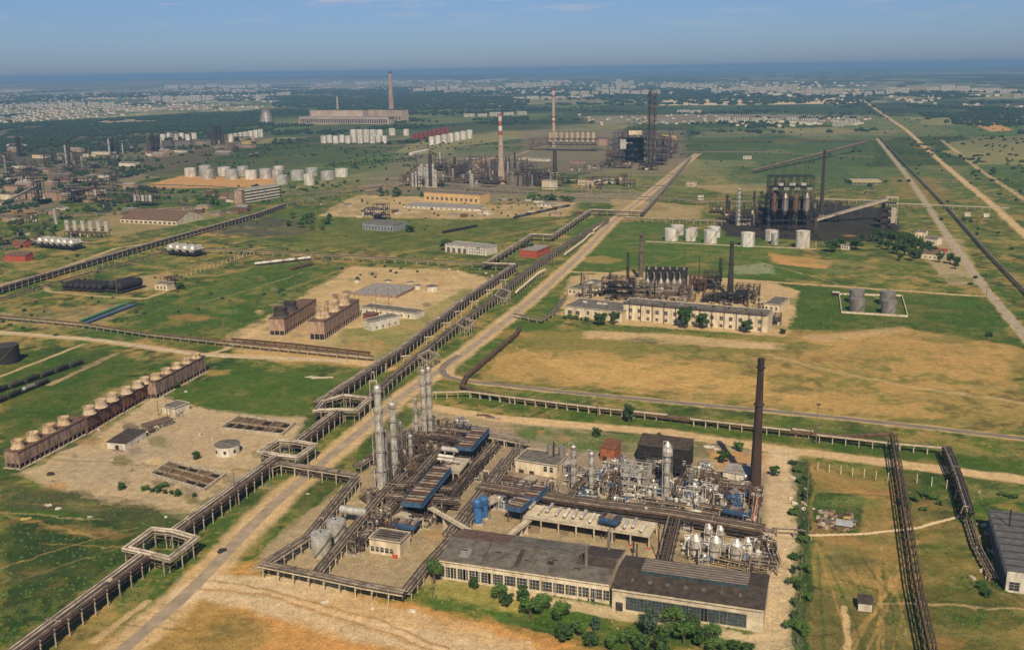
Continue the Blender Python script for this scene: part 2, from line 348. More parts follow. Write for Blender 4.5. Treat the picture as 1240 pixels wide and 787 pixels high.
poly([(1080,104),(1170,106),(1230,112),(1180,112),(1090,108)],PALE*.7,.6,60,.2)
poly([(850,160),(1100,158),(1060,164),(840,167)],PALE*.5,.5,12,.3)
poly([(850,162),(1060,160),(1060,230),(900,228),(850,200)],C(.06,.11,.04),.5,12,.3)
poly([(800,128),(1030,127),(1060,138),(800,136)],C(.03,.07,.03),.7,30,.1)
poly([(490,205),(560,190),(620,192),(500,212)],SAND*.6,.5,8,.4)
poly([(380,215),(420,212),(560,178),(640,172),(600,190),(440,225)],C(.12,.14,.06),.6,10,.3)
poly([(570,196),(600,190),(612,192),(575,202)],SAND*1.1,.7,6,.2)
# stains, weeds and patches inside the yards
for q in range(150):
    x,y=R.choice([(R.uniform(440,930),R.uniform(520,700)),(R.uniform(440,930),R.uniform(530,660)),(R.uniform(60,330),R.uniform(500,605)),(R.uniform(300,590),R.uniform(330,425))])
    s=R.uniform(5,16)*(.5 if y<430 else 1); poly([(x-s,y-s*.2),(x,y-s*.5),(x+s,y),(x+s*.3,y+s*.5),(x-s*.6,y+s*.35)],R.choice([GREYB,GREYB*.6,SOIL*.8,C(.2,.16,.1),BLK*2,OLIVE,SAND]),.7,2,.35)
for q in range(260):
    x,y=R.choice([(R.uniform(0,1240),R.uniform(250,560)),(R.uniform(0,330),R.uniform(600,787)),(R.uniform(980,1240),R.uniform(560,787)),(R.uniform(700,1240),R.uniform(160,340)),(R.uniform(0,600),R.uniform(250,420))])
    if 440<x<940 and y>515: continue
    s=R.uniform(8,45)*(.35+y/787); poly([(x-s,y-s*.05),(x,y-s*.16),(x+s,y),(x+s*.3,y+s*.14),(x-s*.6,y+s*.1)],R.choice([DKG*1.3,LUSH*1.2,LUSH,OLIVE,DRY*.9,C(.16,.17,.055),GRASS*.7,SOIL*.8]),.6,5*(.5+y/787),.45)
# worn dirt verges
ROAD1=[(90,840),(150,785),(233,712),(330,612),(432,526),(500,470),(556,432),(640,366),(700,312),(745,266),(775,243),(845,186)]
band(ROAD1,18,SAND*.95,.92,1.5,.12)
band([(556,432),(540,445),(545,456),(580,464),(700,476),(860,491),(1000,504),(1250,532)],9,SAND*.95,.85,1.2,.2)
band([(505,490),(600,506),(700,515),(800,523),(960,546),(1100,563),(1250,582)],12,SAND,.95,1.2,.05)
band([(948,548),(950,600),(946,700),(940,800)],18,PALE*.9,.9,1.2,.05)
band([(225,722),(262,706),(330,706),(400,716)],15,PALE,.85,2,.1)
band([(240,712),(300,728),(380,748),(500,772),(660,805)],13,PALE*.95,.7,2.5,.25)
for q in range(9):      # tyre tracks
    o=R.uniform(-6,8); band([(235+o,706+o),(300+o*2,712+o),(385+o*2,735+o*1.5),(470+o*3,760+o*2),(560+o*3,795+o*2)],R.uniform(.8,1.6),R.choice([SOIL*.6,SAND*1.15,C(.3,.18,.08)]),.7,1.2)
for q in range(46):
    x,y=R.choice([(R.uniform(600,1200),R.uniform(400,500)),(R.uniform(980,1200),R.uniform(600,780)),(R.uniform(0,200),R.uniform(590,760)),(R.uniform(150,560),R.uniform(280,380)),(R.uniform(700,1150),R.uniform(260,345)),(R.uniform(60,330),R.uniform(500,600))]); s=R.uniform(40,150)*(.4+y/787); a_=R.choice([-.28,.1,.12,.6,-.6]); band([(x-s,y-s*a_*.5),(x,y+R.uniform(-3,3)),(x+s,y+s*a_*.5)],R.uniform(.8,1.8)*(.6+300/y),R.choice([DRY,SAND*.9,DKG,C(.2,.17,.08)]),.55,2,.3)
poly([(958,556),(982,560),(980,800),(956,800),(962,700),(966,640)],DKG*1.3,.9,2.5,.12)
for q in range(16): band([(985+R.uniform(0,140),650+R.uniform(0,40)),(1000+q*9,800)],R.uniform(.7,1.4),R.choice([DRY,DKG*1.5]),.5,.8,.4)
band([(-10,402),(120,412),(240,429),(420,437),(470,446)],11,SAND,.8,1.5,.2)
band([(-10,402),(70,428),(105,414)],0.1,SAND,.0)
band([(0,456),(100,417)],4,SAND,.8,1,.1)
band([(60,466),(140,428)],6,SAND*.8,.7,1.5,.3)
band([(0,345),(60,330),(140,301),(220,288),(270,275)],8,SAND*.9,.75,1.5,.3)
band([(52,345),(60,353),(110,358),(175,362),(215,348)],5,SAND,.7,1.5,.3)
band([(250,430),(270,424),(320,395),(360,372)],7,SAND,.8,1.5,.2)
band([(1250,418),(1195,352),(1160,305),(1128,256),(1100,215),(1062,168)],10,PALE*.75,.85,1.5,.1)
band([(1250,292),(1205,251),(1140,197),(1098,158),(1045,122)],12,SAND,.9,2,.05)
band([(1250,248),(1185,205),(1160,185),(1140,170)],9,SAND*.9,.8,2,.2)
band([(688,329),(800,333),(930,341),(1060,350),(1192,359)],6,SAND,.9,1.2,.1)
band([(930,430),(1000,448),(1100,468),(1240,488)],6,SAND,.5,2,.3)
band([(700,300),(800,292),(905,298)],5,SAND*.6,.4,2,.3)
band([(440,232),(560,210),(640,183),(700,166)],9,SAND,.6,2,.3)
band([(0,215),(120,222),(300,222),(500,215)],8,SAND*.9,.55,2,.3)
band([(140,316),(260,335),(400,300)],5,DRY,.5,2,.4)
band([(350,350),(430,320),(520,300),(700,270)],6,DRY,.35,2,.4)
band([(980,648),(1050,646),(1110,639),(1165,624)],2.0,PALE*1.2,1,.3)
band([(1022,735),(1028,790)],2.5,SAND,.8,.8)
band([(470,448),(520,415),(580,360),(620,330)],9,DRY*1.1,.5,2,.4)
band([(115,775),(170,735),(178,728)],4,SAND,.7,1.5,.1)
# mesh
nr,na=X.shape
vv=np.stack([X,Y,np.zeros_like(X)],-1).reshape(-1,3)
ridge=np.exp(-((RR-30000)/9000)**2)*(60+90*fbm(X/9000,Y/20000,3,91))*sm(-X,-6000,9000)
vv[:,2]=(ridge*.9).reshape(-1)
i0=(np.arange(nr-1)[:,None]*na+np.arange(na)[None,:]); i1=(np.arange(nr-1)[:,None]*na+(np.arange(na)[None,:]+1)%na)
q=np.stack([i0,i0+na,i1+na,i1],-1).reshape(-1,4)
gm=bpy.data.meshes.new('ground'); gm.vertices.add(len(vv)); gm.vertices.foreach_set('co',vv.astype(np.float32).ravel())
gm.loops.add(q.size); gm.loops.foreach_set('vertex_index',q.astype(np.int32).ravel()); gm.polygons.add(len(q))
gm.polygons.foreach_set('loop_start',np.arange(0,q.size,4,dtype=np.int32))
gm.polygons.foreach_set('loop_total',np.full(len(q),4,dtype=np.int32)); gm.update(calc_edges=True)
at=gm.color_attributes.new('soil','FLOAT_COLOR','POINT'); cc=np.ones((len(vv),4),np.float32); cc[:,:3]=col.reshape(-1,3); at.data.foreach_set('color',cc.ravel())
m=bpy.data.materials.new('grassland'); m.use_nodes=True; nt=m.node_tree; n=nt.nodes; l=nt.links; b=n['Principled BSDF']; b.inputs['Roughness'].default_value=.95; b.inputs['Specular IOR Level'].default_value=.1
A=n.new('ShaderNodeAttribute'); A.attribute_name='soil'; ge=n.new('ShaderNodeNewGeometry')
def nz(sc,det,ro=.6):
    t=n.new('ShaderNodeTexNoise'); t.inputs['Scale'].default_value=sc; t.inputs['Detail'].default_value=det; t.inputs['Roughness'].default_value=ro; l.new(ge.outputs['Position'],t.inputs['Vector']); return t
t1=nz(.22,6,.7); t2=nz(.05,5); t3=nz(.9,3)
r1=n.new('ShaderNodeMapRange'); r1.inputs['From Min'].default_value=.3; r1.inputs['From Max'].default_value=.7; r1.inputs['To Min'].default_value=.72; r1.inputs['To Max'].default_value=1.28
l.new(t1.outputs[0],r1.inputs[0])
r3=n.new('ShaderNodeMapRange'); r3.inputs['From Min'].default_value=.3; r3.inputs['From Max'].default_value=.7; r3.inputs['To Min'].default_value=.7; r3.inputs['To Max'].default_value=1.3
l.new(t3.outputs[0],r3.inputs[0])
mu=n.new('ShaderNodeMath'); mu.operation='MULTIPLY'; l.new(r1.outputs[0],mu.inputs[0]); l.new(r3.outputs[0],mu.inputs[1])
vm=n.new('ShaderNodeVectorMath'); vm.operation='SCALE'; l.new(A.outputs['Color'],vm.inputs[0]); l.new(mu.outputs[0],vm.inputs['Scale'])
r2=n.new('ShaderNodeMapRange'); r2.inputs['From Min'].default_value=.52; r2.inputs['From Max'].default_value=.66; r2.inputs['To Max'].default_value=.38; l.new(t2.outputs[0],r2.inputs[0])
m2=n.new('ShaderNodeMixRGB'); m2.inputs['Color2'].default_value=(.24,.18,.075,1); l.new(r2.outputs[0],m2.inputs['Fac']); l.new(vm.outputs[0],m2.inputs['Color1']); l.new(vm.outputs[0],b.inputs['Base Color'])
gm.materials.append(m); tag(link('ground',gm),None,None,kind='structure')
# ---------------------------------------------------------------- paved roads (thin slabs with their own edges)
def road(name,pts,wd_,m,z=.06):
    P=[G(*p) for p in pts]; Q=[]
    for i in range(len(P)-1):                     # smooth by Catmull-Rom
        p0=P[max(i-1,0)];p1=P[i];p2=P[i+1];p3=P[min(i+2,len(P)-1)]
        k=max(2,int((p2-p1).length/15))
        for j in range(k):
            t=j/k; Q.append(.5*((2*p1)+(p2-p0)*t+(2*p0-5*p1+4*p2-p3)*t*t+(3*p1-p0-3*p2+p3)*t**3))
    Q.append(P[-1]); mb=MB(); vs=[];fs=[]
    for i,p in enumerate(Q):
        t=(Q[min(i+1,len(Q)-1)]-Q[max(i-1,0)]); t.z=0; t.normalize(); s=Vector((t.y,-t.x,0)); wv=wd_/2*(1+.05*math.sin(i*1.7))
        for o,zz in ((-wv-.3,-.05),(-wv,z),(wv,z),(wv+.3,-.05)): q_=p+s*o; vs.append((q_.x,q_.y,zz))
    for i in range(len(Q)-1):
        for j in range(3): a_=i*4+j; fs.append((a_,a_+4,a_+5,a_+1))
    mb.add(vs,fs); o=link(name,mb.mesh(name,m)); tag(o,None,None,kind='structure'); return Q
RD1=road('road',ROAD1,6.2,ASPH)
road('road',[(556,430),(538,442),(537,452),(556,460),(620,467),(700,476),(860,491),(1000,504),(1260,533)],5.2,mat('grey_asphalt',(.2,.17,.14),(.13,.11,.09),.12),.07)
road('road',[(-20,400),(120,412),(240,429),(345,434),(420,437)],4.5,mat('sandy_concrete',(.5,.42,.3),(.33,.27,.19),.15),.06)
road('road',[(1260,428),(1195,352),(1160,305),(1128,256),(1100,215),(1062,168)],5,mat('grey_track',(.36,.31,.24),(.22,.19,.15),.1),.08)
# ---------------------------------------------------------------- builders
def off_poly(pts,o):
    out=[];N=len(pts)
    for i,p in enumerate(pts):
        a=(pts[i]-pts[i-1]) if i>0 else (pts[1]-pts[0]); b=(pts[i+1]-pts[i]) if i<N-1 else a
        a=Vector((a.x,a.y,0)).normalized(); b=Vector((b.x,b.y,0)).normalized()
        na_=Vector((a.y,-a.x,0)); nb_=Vector((b.y,-b.x,0)); s=(na_+nb_)
        s=s/ max(.25,s.length_squared/2) if s.length>.3 else na_
        out.append(p+s*o)
    return out
TM={}
def trestle_mesh(w_,z,m,levels,thick):
    k=(round(w_,1),round(z,1),m.name,levels,thick)
    if k not in TM:
        mb=MB(); t=thick
        if w_<1.2: mb.box(0,0,-.1,t,t,z+.1); mb.box(0,0,z-t*.8,max(w_,.8),t,t*.8)
        else:
            for s in (-1,1): mb.box(s*(w_/2-.4),0,-.1,t,t,z+.1)
            for j in range(levels): mb.box(0,0,z-t-j*1.9,w_+.4,t*.9,t*.8)
        TM[k]=mb.mesh('trestle',m)
    return TM[k]
def rack(name,label,pts,z,pipes,spacing=11,pm=None,width=None,levels=1,group=None,cat='pipe rack',thick=.4,lv2=None,deck=None,world=False,beams=True,jit=False):
    """pts: photo places of the rack's top at height z; pipes: (offset, radius, material)"""
    W=[Vector(p) for p in pts] if world else [G(p[0],p[1],p[2] if len(p)>2 else z) for p in pts]
    base=Vector((W[0].x,W[0].y,0)); L=[p-base for p in W]
    t=thing(name,label,cat,base,0,group)
    for o,r,m_ in pipes:
        mb=MB(); mb.tube([p+Vector((0,0,r)) for p in off_poly(L,o)],r,6 if r<.45 else 8); part(t,'pipe',mb,m_)
        if jit and r<.4:
            a_=R.uniform(.15,.5); p1=off_poly(L,o)[0]; p2=off_poly(L,o)[1]; d_=p2-p1; z_=R.uniform(.8,2.2); mb=MB(); mb.tube([p1+d_*a_,p1+d_*a_+Vector((0,0,z_)),p1+d_*(a_+.3)+Vector((0,0,z_)),p1+d_*(a_+.3)],r,5); part(t,'bypass_pipe',mb,m_)
    for o,r,m_ in (lv2 or []):
        mb=MB(); mb.tube([p+Vector((0,0,r-1.9)) for p in off_poly(L,o)],r,6); part(t,'pipe',mb,m_)
        if z>6.4: mb=MB(); mb.tube([p+Vector((0,0,r-3.6)) for p in off_poly(L,-o*.9+.3)],r*.9,6); part(t,'pipe',mb,PIPED)
    if (width or 0)>=5:
        dd=R.uniform(8,20)
        for i in range(len(L)-1):
            s_=L[i+1]-L[i]; ln_=s_.length; an_=math.atan2(s_.y,s_.x)-math.pi/2
            while dd<ln_:
                p_=L[i]+s_*(dd/ln_); mb=MB(); k_=R.random()
                if k_<.4: mb.box(R.uniform(-1,1),0,p_.z+.1,R.uniform(1,2.4),R.uniform(.8,2),R.uniform(.7,1.5)); part(t,'valve_box',mb,R.choice([CONCL,PIPED,RUST,PIPEG]),(p_.x,p_.y,0),an_)
                elif k_<.75: x_=R.uniform(-2,1); mb.tube([(x_,0,p_.z+.4),(x_,0,p_.z+1.7),(x_+R.uniform(1,3),0,p_.z+1.7),(x_+3.2,0,p_.z-2.5)],.22,5); part(t,'branch_pipe',mb,R.choice([PIPEL,PIPEG,PIPED]),(p_.x,p_.y,0),an_)
                else: mb.box(0,0,p_.z+.9,width*.9,.8,.12); mb.box(0,.4,p_.z+1.7,width*.9,.06,.06); part(t,'crossover_step',mb,PIPEG,(p_.x,p_.y,0),an_)
                dd+=R.uniform(16,45)
            dd-=ln_
    if width is None: width=max([abs(o)+r for o,r,_ in pipes])*2+.6
    if beams and width>2:
        for s in (-1,1):
            mb=MB(); P_=off_poly(L,s*(width/2-.3))
            mb.tube([p-Vector((0,0,.55)) for p in P_],.28,4); part(t,'side_beam',mb,PIPED if (width>5 and pm is not DARK) else (pm or CONC))
    if deck: 
        mb=MB(); P_=off_poly(L,deck[0]);Q_=off_poly(L,deck[1]); vs=[]
        for a_,b_ in zip(P_,Q_): vs+=[a_+Vector((0,0,.02)),b_+Vector((0,0,.02)),b_-Vector((0,0,.2)),a_-Vector((0,0,.2))]
        fs=[]
        for i in range(len(P_)-1):
            for j in range(4): a_=i*4+j;b_=i*4+(j+1)%4; fs.append((a_,b_,b_+4,a_+4))
        mb.add(vs,fs); part(t,'walkway',mb,deck[2])
    tot=sum((L[i+1]-L[i]).length for i in range(len(L)-1)); sp=max(spacing,tot/92)
    d=sp*.3
    for i in range(len(L)-1):
        s=L[i+1]-L[i]; ln=s.length; an=math.atan2(s.y,s.x)-math.pi/2
        while d<ln:
            p=L[i]+s*(d/ln)
            part(t,'trestle',trestle_mesh(width,p.z,pm or CONC,levels,thick),None,(p.x,p.y,0),an); d+=sp
        d-=ln
    return t
_wm={}
def win_mesh(w_,h_,style):
    k=(round(w_,1),round(h_,1),style)
    if k not in _wm:
        mb=MB(); mb.box(0,-.04,0,w_,.1,h_,mi=0); f=.12 if w_<3 else .16
        mb.box(0,-.07,-f,w_+2*f,.16,f,mi=1); mb.box(0,-.07,h_,w_+2*f,.16,f,mi=1)
        for s in (-1,1): mb.box(s*(w_/2+f/2),-.07,0,f,.16,h_,mi=1)
        nv=max(1,int(w_/1.4))
        for i in range(1,nv): mb.box(-w_/2+w_*i/nv,-.07,0,.09,.12,h_,mi=1)
        if h_>2.2:
            for i in range(1,int(h_/1.6)+1):
                zz=h_*i/(int(h_/1.6)+1); mb.box(0,-.065,zz,w_,.11,.09,mi=1)
        if w_<3: mb.box(0,-.07,h_*.62,w_,.12,.09,mi=1)
        fm={'w':WHITEP,'d':DARK,'t':CONCD}[style]
        _wm[k]=mb.mesh('window',[GLASST if style=='t' else GLASS,fm])
    return _wm[k]
def building(name,label,cat,fl,fr,depth,h,wall,roofm,kind='flat',wins=None,swins=None,doors=(),extra=None,group=None,world=False,oh=.35,rise=None,style='w',parapet=True):
    """fl, fr: photo places of the ground corners of the wall facing the camera"""
    A_=Vector(fl) if world else G(*fl); B_=Vector(fr) if world else G(*fr)
    d=B_-A_; L=d.length; rz=math.atan2(d.y,d.x)
    if isinstance(depth,tuple): depth=max(3,(G(depth[0],depth[1],h)-A_).dot(Vector((-math.sin(rz),math.cos(rz),0))))
    t=thing(name,label,cat,A_,rz,group)
    w_=MB(); w_.box(L/2,depth/2,-.3,L,depth,h+.3)
    rise=rise if rise is not None else depth*.18
    if kind in('gable','mono'):
        if kind=='gable': w_.add([(0,0,h),(0,depth,h),(0,depth/2,h+rise),(L,0,h),(L,depth,h),(L,depth/2,h+rise)],[(0,2,1),(3,4,5)])
        else: w_.add([(0,0,h),(0,depth,h),(0,depth,h+rise),(L,0,h),(L,depth,h),(L,depth,h+rise)],[(0,2,1),(3,4,5),(1,2,5,4)])
    part(t,'wall',w_,wall)
    r=MB()
    if kind=='flat':
        r.box(L/2,depth/2,h,L+2*oh,depth+2*oh,.35)
        if parapet:
            for yy in (-oh+.15,depth+oh-.15): r.box(L/2,yy,h+.35,L+2*oh,.3,.35,mi=1)
            for xx in (-oh+.15,L+oh-.15): r.box(xx,depth/2,h+.35,.3,depth+2*oh-.6,.35,mi=1)
        part(t,'roof',r,[roofm,wall])
    else:
        def slope(y0,z0,y1,z1):
            r.add([(-oh,y0,z0),(L+oh,y0,z0),(L+oh,y1,z1),(-oh,y1,z1),(-oh,y0,z0+.25),(L+oh,y0,z0+.25),(L+oh,y1,z1+.25),(-oh,y1,z1+.25)],[(0,3,2,1),(4,5,6,7),(0,1,5,4),(1,2,6,5),(2,3,7,6),(3,0,4,7)])
        if kind=='gable':
            k=rise/(depth/2); slope(-oh,h-k*oh+.02,depth/2,h+rise+.02); slope(depth/2,h+rise+.021,depth+oh,h-k*oh+.021)
        else: k=rise/depth; slope(-oh,h-k*oh+.02,depth+oh,h+rise+k*oh+.02)
        part(t,'roof',r,[roofm])
    if wins:
        for (n_,rows,ww,wh,z0,x0,x1) in (wins if isinstance(wins,list) else [wins]):
            for j in range(rows):
                for i in range(n_):
                    x=L*x0+(L*(x1-x0))*(i+.5)/n_; part(t,'window',win_mesh(ww,wh,style),None,(x,0,z0+j*(h-z0)/max(rows,1)))
    if swins:
        for side in ('r','l'):
            n_,rows,ww,wh,z0=swins
            for j in range(rows):
                for i in range(n_):
                    y=depth*(i+.5)/n_
                    if side=='r': part(t,'window',win_mesh(ww,wh,style),None,(L,y,z0+j*(h-z0)/rows),math.pi/2)
                    else: part(t,'window',win_mesh(ww,wh,style),None,(0,y,z0+j*(h-z0)/rows),-math.pi/2)
    for (x,dw,dh) in doors:
        mb=MB(); mb.box(0,-.05,0,dw,.14,dh); part(t,'door',mb,DARK if dw>1.6 else ROOFBR,(x*L,0,0))
    if extra: extra(t,L,depth,h)
    return t
def ladder(mb,x,y,z0,z1,mi=0):
    for s in (-.3,.3): mb.box(x+s,y,z0,.09,.09,z1-z0,mi=mi)
    z=z0
    while z<z1: mb.box(x,y,z,.6,.07,.07,mi=mi); z+=1.1
def tank(name,label,px,py,rad,h,m,roof='cone',group=None,loc=None,bands=0,stair=True,cat='storage tank',n=26,roofm=None):
    p=Vector(loc) if loc is not None else G(px,py); t=thing(name,label,cat,p,R.uniform(0,.4),group)
    mb=MB(); mb.cyl(0,0,-.2,h,rad,n=n); part(t,'shell',mb,m)
    mb=MB(); mb.lathe(0,0,[(rad+.12,h),(rad+.12,h+.18),(rad*.55,h+.18+rad*.08),(.4,h+.18+rad*.13)],n); 
    part(t,'roof',mb,roofm or m)
    if bands:
        mb=MB()
        for i in range(bands): mb.lathe(0,0,[(rad+.02,h*(i+.6)/bands),(rad+.14,h*(i+.6)/bands),(rad+.14,h*(i+.6)/bands+.18),(rad+.02,h*(i+.6)/bands+.18)],n,cap=False)
        part(t,'hoop',mb,m)
    if stair:
        mb=MB(); k=26
        for i in range(k):
            a_=-2.3+i*1.6/k; mb.box((rad+.5)*math.cos(a_),(rad+.5)*math.sin(a_),h*i/k,.9,.5,.16,a_)
        part(t,'stair',mb,PIPEG)
        mb=MB()
        for i in range(n): a_=2*math.pi*i/n; mb.box(rad*math.cos(a_),rad*math.sin(a_),h+.18,.07,.07,1.0)
        mb.lathe(0,0,[(rad-.04,h+1.1),(rad+.04,h+1.1),(rad+.04,h+1.2),(rad-.04,h+1.2)],n,cap=False); part(t,'railing',mb,PIPEG)
    mb=MB(); mb.cyl(0,0,h+.18+rad*.1,h+1+rad*.13,.35,n=8); part(t,'vent',mb,DARK)
    return t
def column(name,label,px,yb,yt,wpx,m,stages=None,plats=4,group=None,skirt=True,cat='column',platm=None,loc=None,hh=None,rad=None,ovh=True,bulb=False):
    p=Vector(loc) if loc is not None else G(px,yb); h=hh or hgt(px,yb,yt); r=rad or wpx*mpp(px,yb)/2
    t=thing(name,label,cat,p,R.uniform(-.3,.3),group)
    st=stages or [(1,1)]   # list of (fraction of height where the stage ends, radius factor)
    prof=[];z=0
    for i,(fz,k) in enumerate(st):
        z1=h*fz; prof+=[(r*k,z),(r*k,z1-r*.4)]; z=z1
    prof+=[(r*st[-1][1]*.8,h-r*.15),(r*st[-1][1]*.4,h),(.15,h+.1)]
    n=18 if r>1.2 else 12
    mb=MB(); mb.lathe(0,0,prof,n); s=part(t,'shell',mb,m)
    if bulb:
        mb=MB(); mb.lathe(0,0,[(r,h*.78),(r*1.7,h*.8),(r*1.7,h*.88),(r*1.1,h*.97),(r*.4,h*1.04)],n); part(t,'head',mb,m)
    for i in range(plats):
        z=h*(i+1)/(plats+.35); k=[q[1] for q in st if q[0]*h>=z-.01][:1] or [st[-1][1]]; rk=r*k[0]; w2=max(.6,r*.16)
        mb=MB(); mb.lathe(0,0,[(rk+.03,z),(rk+w2,z),(rk+w2,z+.2),(rk+.03,z+.2)],n,cap=False)
        for j in range(10): a_=2*math.pi*j/10; mb.box((rk+w2)*math.cos(a_),(rk+w2)*math.sin(a_),z,.1,.1,1.2)
        mb.lathe(0,0,[(rk+w2-.05,z+1.1),(rk+w2+.05,z+1.1),(rk+w2+.05,z+1.22),(rk+w2-.05,z+1.22)],n,cap=False); part(t,'platform',mb,platm or PIPEG)
    k1=st[0][1]; mb=MB(); ladder(mb,r*k1+.9,-r*.2,0,h*.97); part(t,'ladder',mb,platm or PIPEG)
    if ovh:
        q=max(.22,r*.16); mb=MB(); mb.tube([(-.2,0,h+r*.2),(-.2,0,h+r*.9),(-r-1,-.2,h+r*.9),(-r-1,-.2,1)],q,6); mb.tube([(r*.3,-r-.7,h*.8),(r*.3,-r-.7,2),(r*2.2,-r-.7,2)],q*.7,6); part(t,'overhead_line',mb,m)
    if skirt:
        mb=MB(); mb.lathe(0,0,[(r*k1+.5,-.1),(r*k1+.5,.6),(r*k1*1.02,1.4)],n); part(t,'base',mb,CONC)
    return t
def chimney(name,label,px,yb,yt,w0,w1,m,bands=(),group=None,rings=(.5,),loc=None,cat='chimney',topm=None):
    p=Vector(loc) if loc is not None else G(px,yb); h=hgt(px,yb,yt,p.y); k=mpp(px,yb); r0_,r1_=w0*k/2,w1*k/2
    t=thing(name,label,cat,p,0,group); n=20
    ra=lambda f: r1_+(r0_-r1_)*(1-f)**1.3
    mb=MB(); mb.lathe(0,0,[(ra(i/12),h*i/12-(.3 if i==0 else 0)) for i in range(13)]+[(r1_*.8,h),(r1_*.8,h-2)],n); part(t,'shaft',mb,m)
    mb=MB(); mb.lathe(0,0,[(r1_*1.02,h*.985-1.5),(r1_*1.14,h*.985-1),(r1_*1.14,h*.995),(r1_*.9,h+.1),(r1_*.78,h+.1)],n,cap=False); part(t,'rim',mb,topm or m)
    for f in rings:
        mb=MB(); q=ra(f); mb.lathe(0,0,[(q+.02,h*f),(q+.9,h*f),(q+.9,h*f+.25),(q+.02,h*f+.25)],n,cap=False)
        for j in range(12): a_=2*math.pi*j/12; mb.box((q+.85)*math.cos(a_),(q+.85)*math.sin(a_),h*f,.08,.08,1.1)
        part(t,'gallery',mb,m)
    for f0,f1,bm_ in bands:
        mb=MB(); mb.lathe(0,0,[(ra(f0)+.04,h*f0),(ra(f1)+.04,h*f1)],n,cap=False); part(t,'painted_band',mb,bm_)
    mb=MB(); mb.lathe(0,0,[(r0_*1.25,-.2),(r0_*1.25,1.6),(r0_*1.05,2.2)],n,cap=False); part(t,'plinth',mb,CONC)
    mb=MB(); 
    for i in range(24): 
        f0=i/24;f1=(i+.96)/24; mb.add([(-.3,-ra(f0)-.3,h*f0),(.3,-ra(f0)-.3,h*f0),(.3,-ra(f1)-.3,h*f1),(-.3,-ra(f1)-.3,h*f1),(-.3,-ra(f0)-.15,h*f0),(.3,-ra(f0)-.15,h*f0),(.3,-ra(f1)-.15,h*f1),(-.3,-ra(f1)-.15,h*f1)],[(0,1,2,3),(4,7,6,5),(0,3,7,4),(1,5,6,2)])
    part(t,'ladder',mb,m)
    return t
def frame(name,label,cat,loc,rz,w_,d_,h,levels,m,nx=3,ny=2,decks=True,group=None,fill=0,fillm=(),cross=True):
    """open steel structure: posts, decks, diagonal braces, vessels standing inside"""
    t=thing(name,label,cat,loc,rz,group)
    lm=MB().box(0,0,-.1,.55,.55,h+.1).mesh('post',m)
    for i in range(nx+1):
        for j in range(ny+1): part(t,'post',lm,None,(-w_/2+w_*i/nx,-d_/2+d_*j/ny,0))
    for k in range(1,levels+1):
        z=h*k/levels; mb=MB()
        for j in range(ny+1): mb.box(0,-d_/2+d_*j/ny,z-.5,w_,.4,.42)
        for i in range(nx+1): mb.box(-w_/2+w_*i/nx,0,z-.5,.4,d_,.38)
        if decks and k<levels or decks==2: mb.box(0,0,z-.06,w_*.98,d_*.98,.1)
        for s in (-1,1): mb.box(0,s*d_/2,z+.95,w_,.1,.1); mb.box(s*w_/2,0,z+.95,.1,d_,.1)
        part(t,'deck',mb,m)
    if cross:
        mb=MB()
        for k in range(levels):
            for i in range(nx):
                x0=-w_/2+w_*i/nx;x1=x0+w_/nx;z0=h*k/levels;z1=h*(k+1)/levels
                if (i+k)%2: x0,x1=x1,x0
                for yy in(-d_/2,d_/2): mb.tube([(x0,yy,z0),(x1,yy,z1)],.16,4)
        part(t,'bracing',mb,m)
    for q in range(fill):
        x=R.uniform(-.42,.42)*w_; y=R.uniform(-.42,.42)*d_; k=R.randrange(levels); z0=h*k/levels; mb=MB(); r=R.uniform(.7,1.6)*min(1.6,h/levels/5)
        if R.random()<.6: mb.cyl(x,y,z0,z0+h/levels*R.uniform(.5,.9),r,n=12)
        else: mb.vessel((x-2.5,y,z0+r+.3),(x+2.5,y,z0+r+.3),r)
        part(t,'vessel',mb,R.choice(fillm or [PIPEG]))
    return t
def clutter(name,label,loc,rz,w_,d_,ms,group=None,np_=10,zmax=5,cat='pipework',nv=2):
    """pumps, small drums and pipe runs standing together on one skid"""
    t=thing(name,label,cat,loc,rz,group)
    mb=MB(); mb.box(0,0,-.05,w_,d_,.25); part(t,'skid',mb,CONC)
    for i in range(np_):
        mb=MB(); x=R.uniform(-.45,.45)*w_;y=R.uniform(-.45,.45)*d_;z=R.uniform(.7,zmax); r=R.uniform(.12,.34)
        x2=R.uniform(-.48,.48)*w_;y2=R.uniform(-.48,.48)*d_
        mb.tube([(x,y,.2),(x,y,z),(x2,y,z),(x2,y2,z),(x2,y2,.3)],r,6); part(t,'pipe',mb,R.choice(ms))
    for i in range(nv):
        mb=MB(); x=R.uniform(-.35,.35)*w_;y=R.uniform(-.35,.35)*d_;r=R.uniform(.6,1.3)
        if R.random()<.5: mb.vessel((x-2,y,r+.8),(x+2,y,r+.8),r); mb.box(x-1.2,y,.1,.5,r*1.4,r+.5); mb.box(x+1.2,y,.1,.5,r*1.4,r+.5)
        else: mb.lathe(x,y,[(r*.9,0.2),(r,1),(r,zmax*.8),(r*.6,zmax*.8+r*.6),(.1,zmax*.8+r*.7)],12)
        part(t,'vessel',mb,R.choice(ms))
    return t
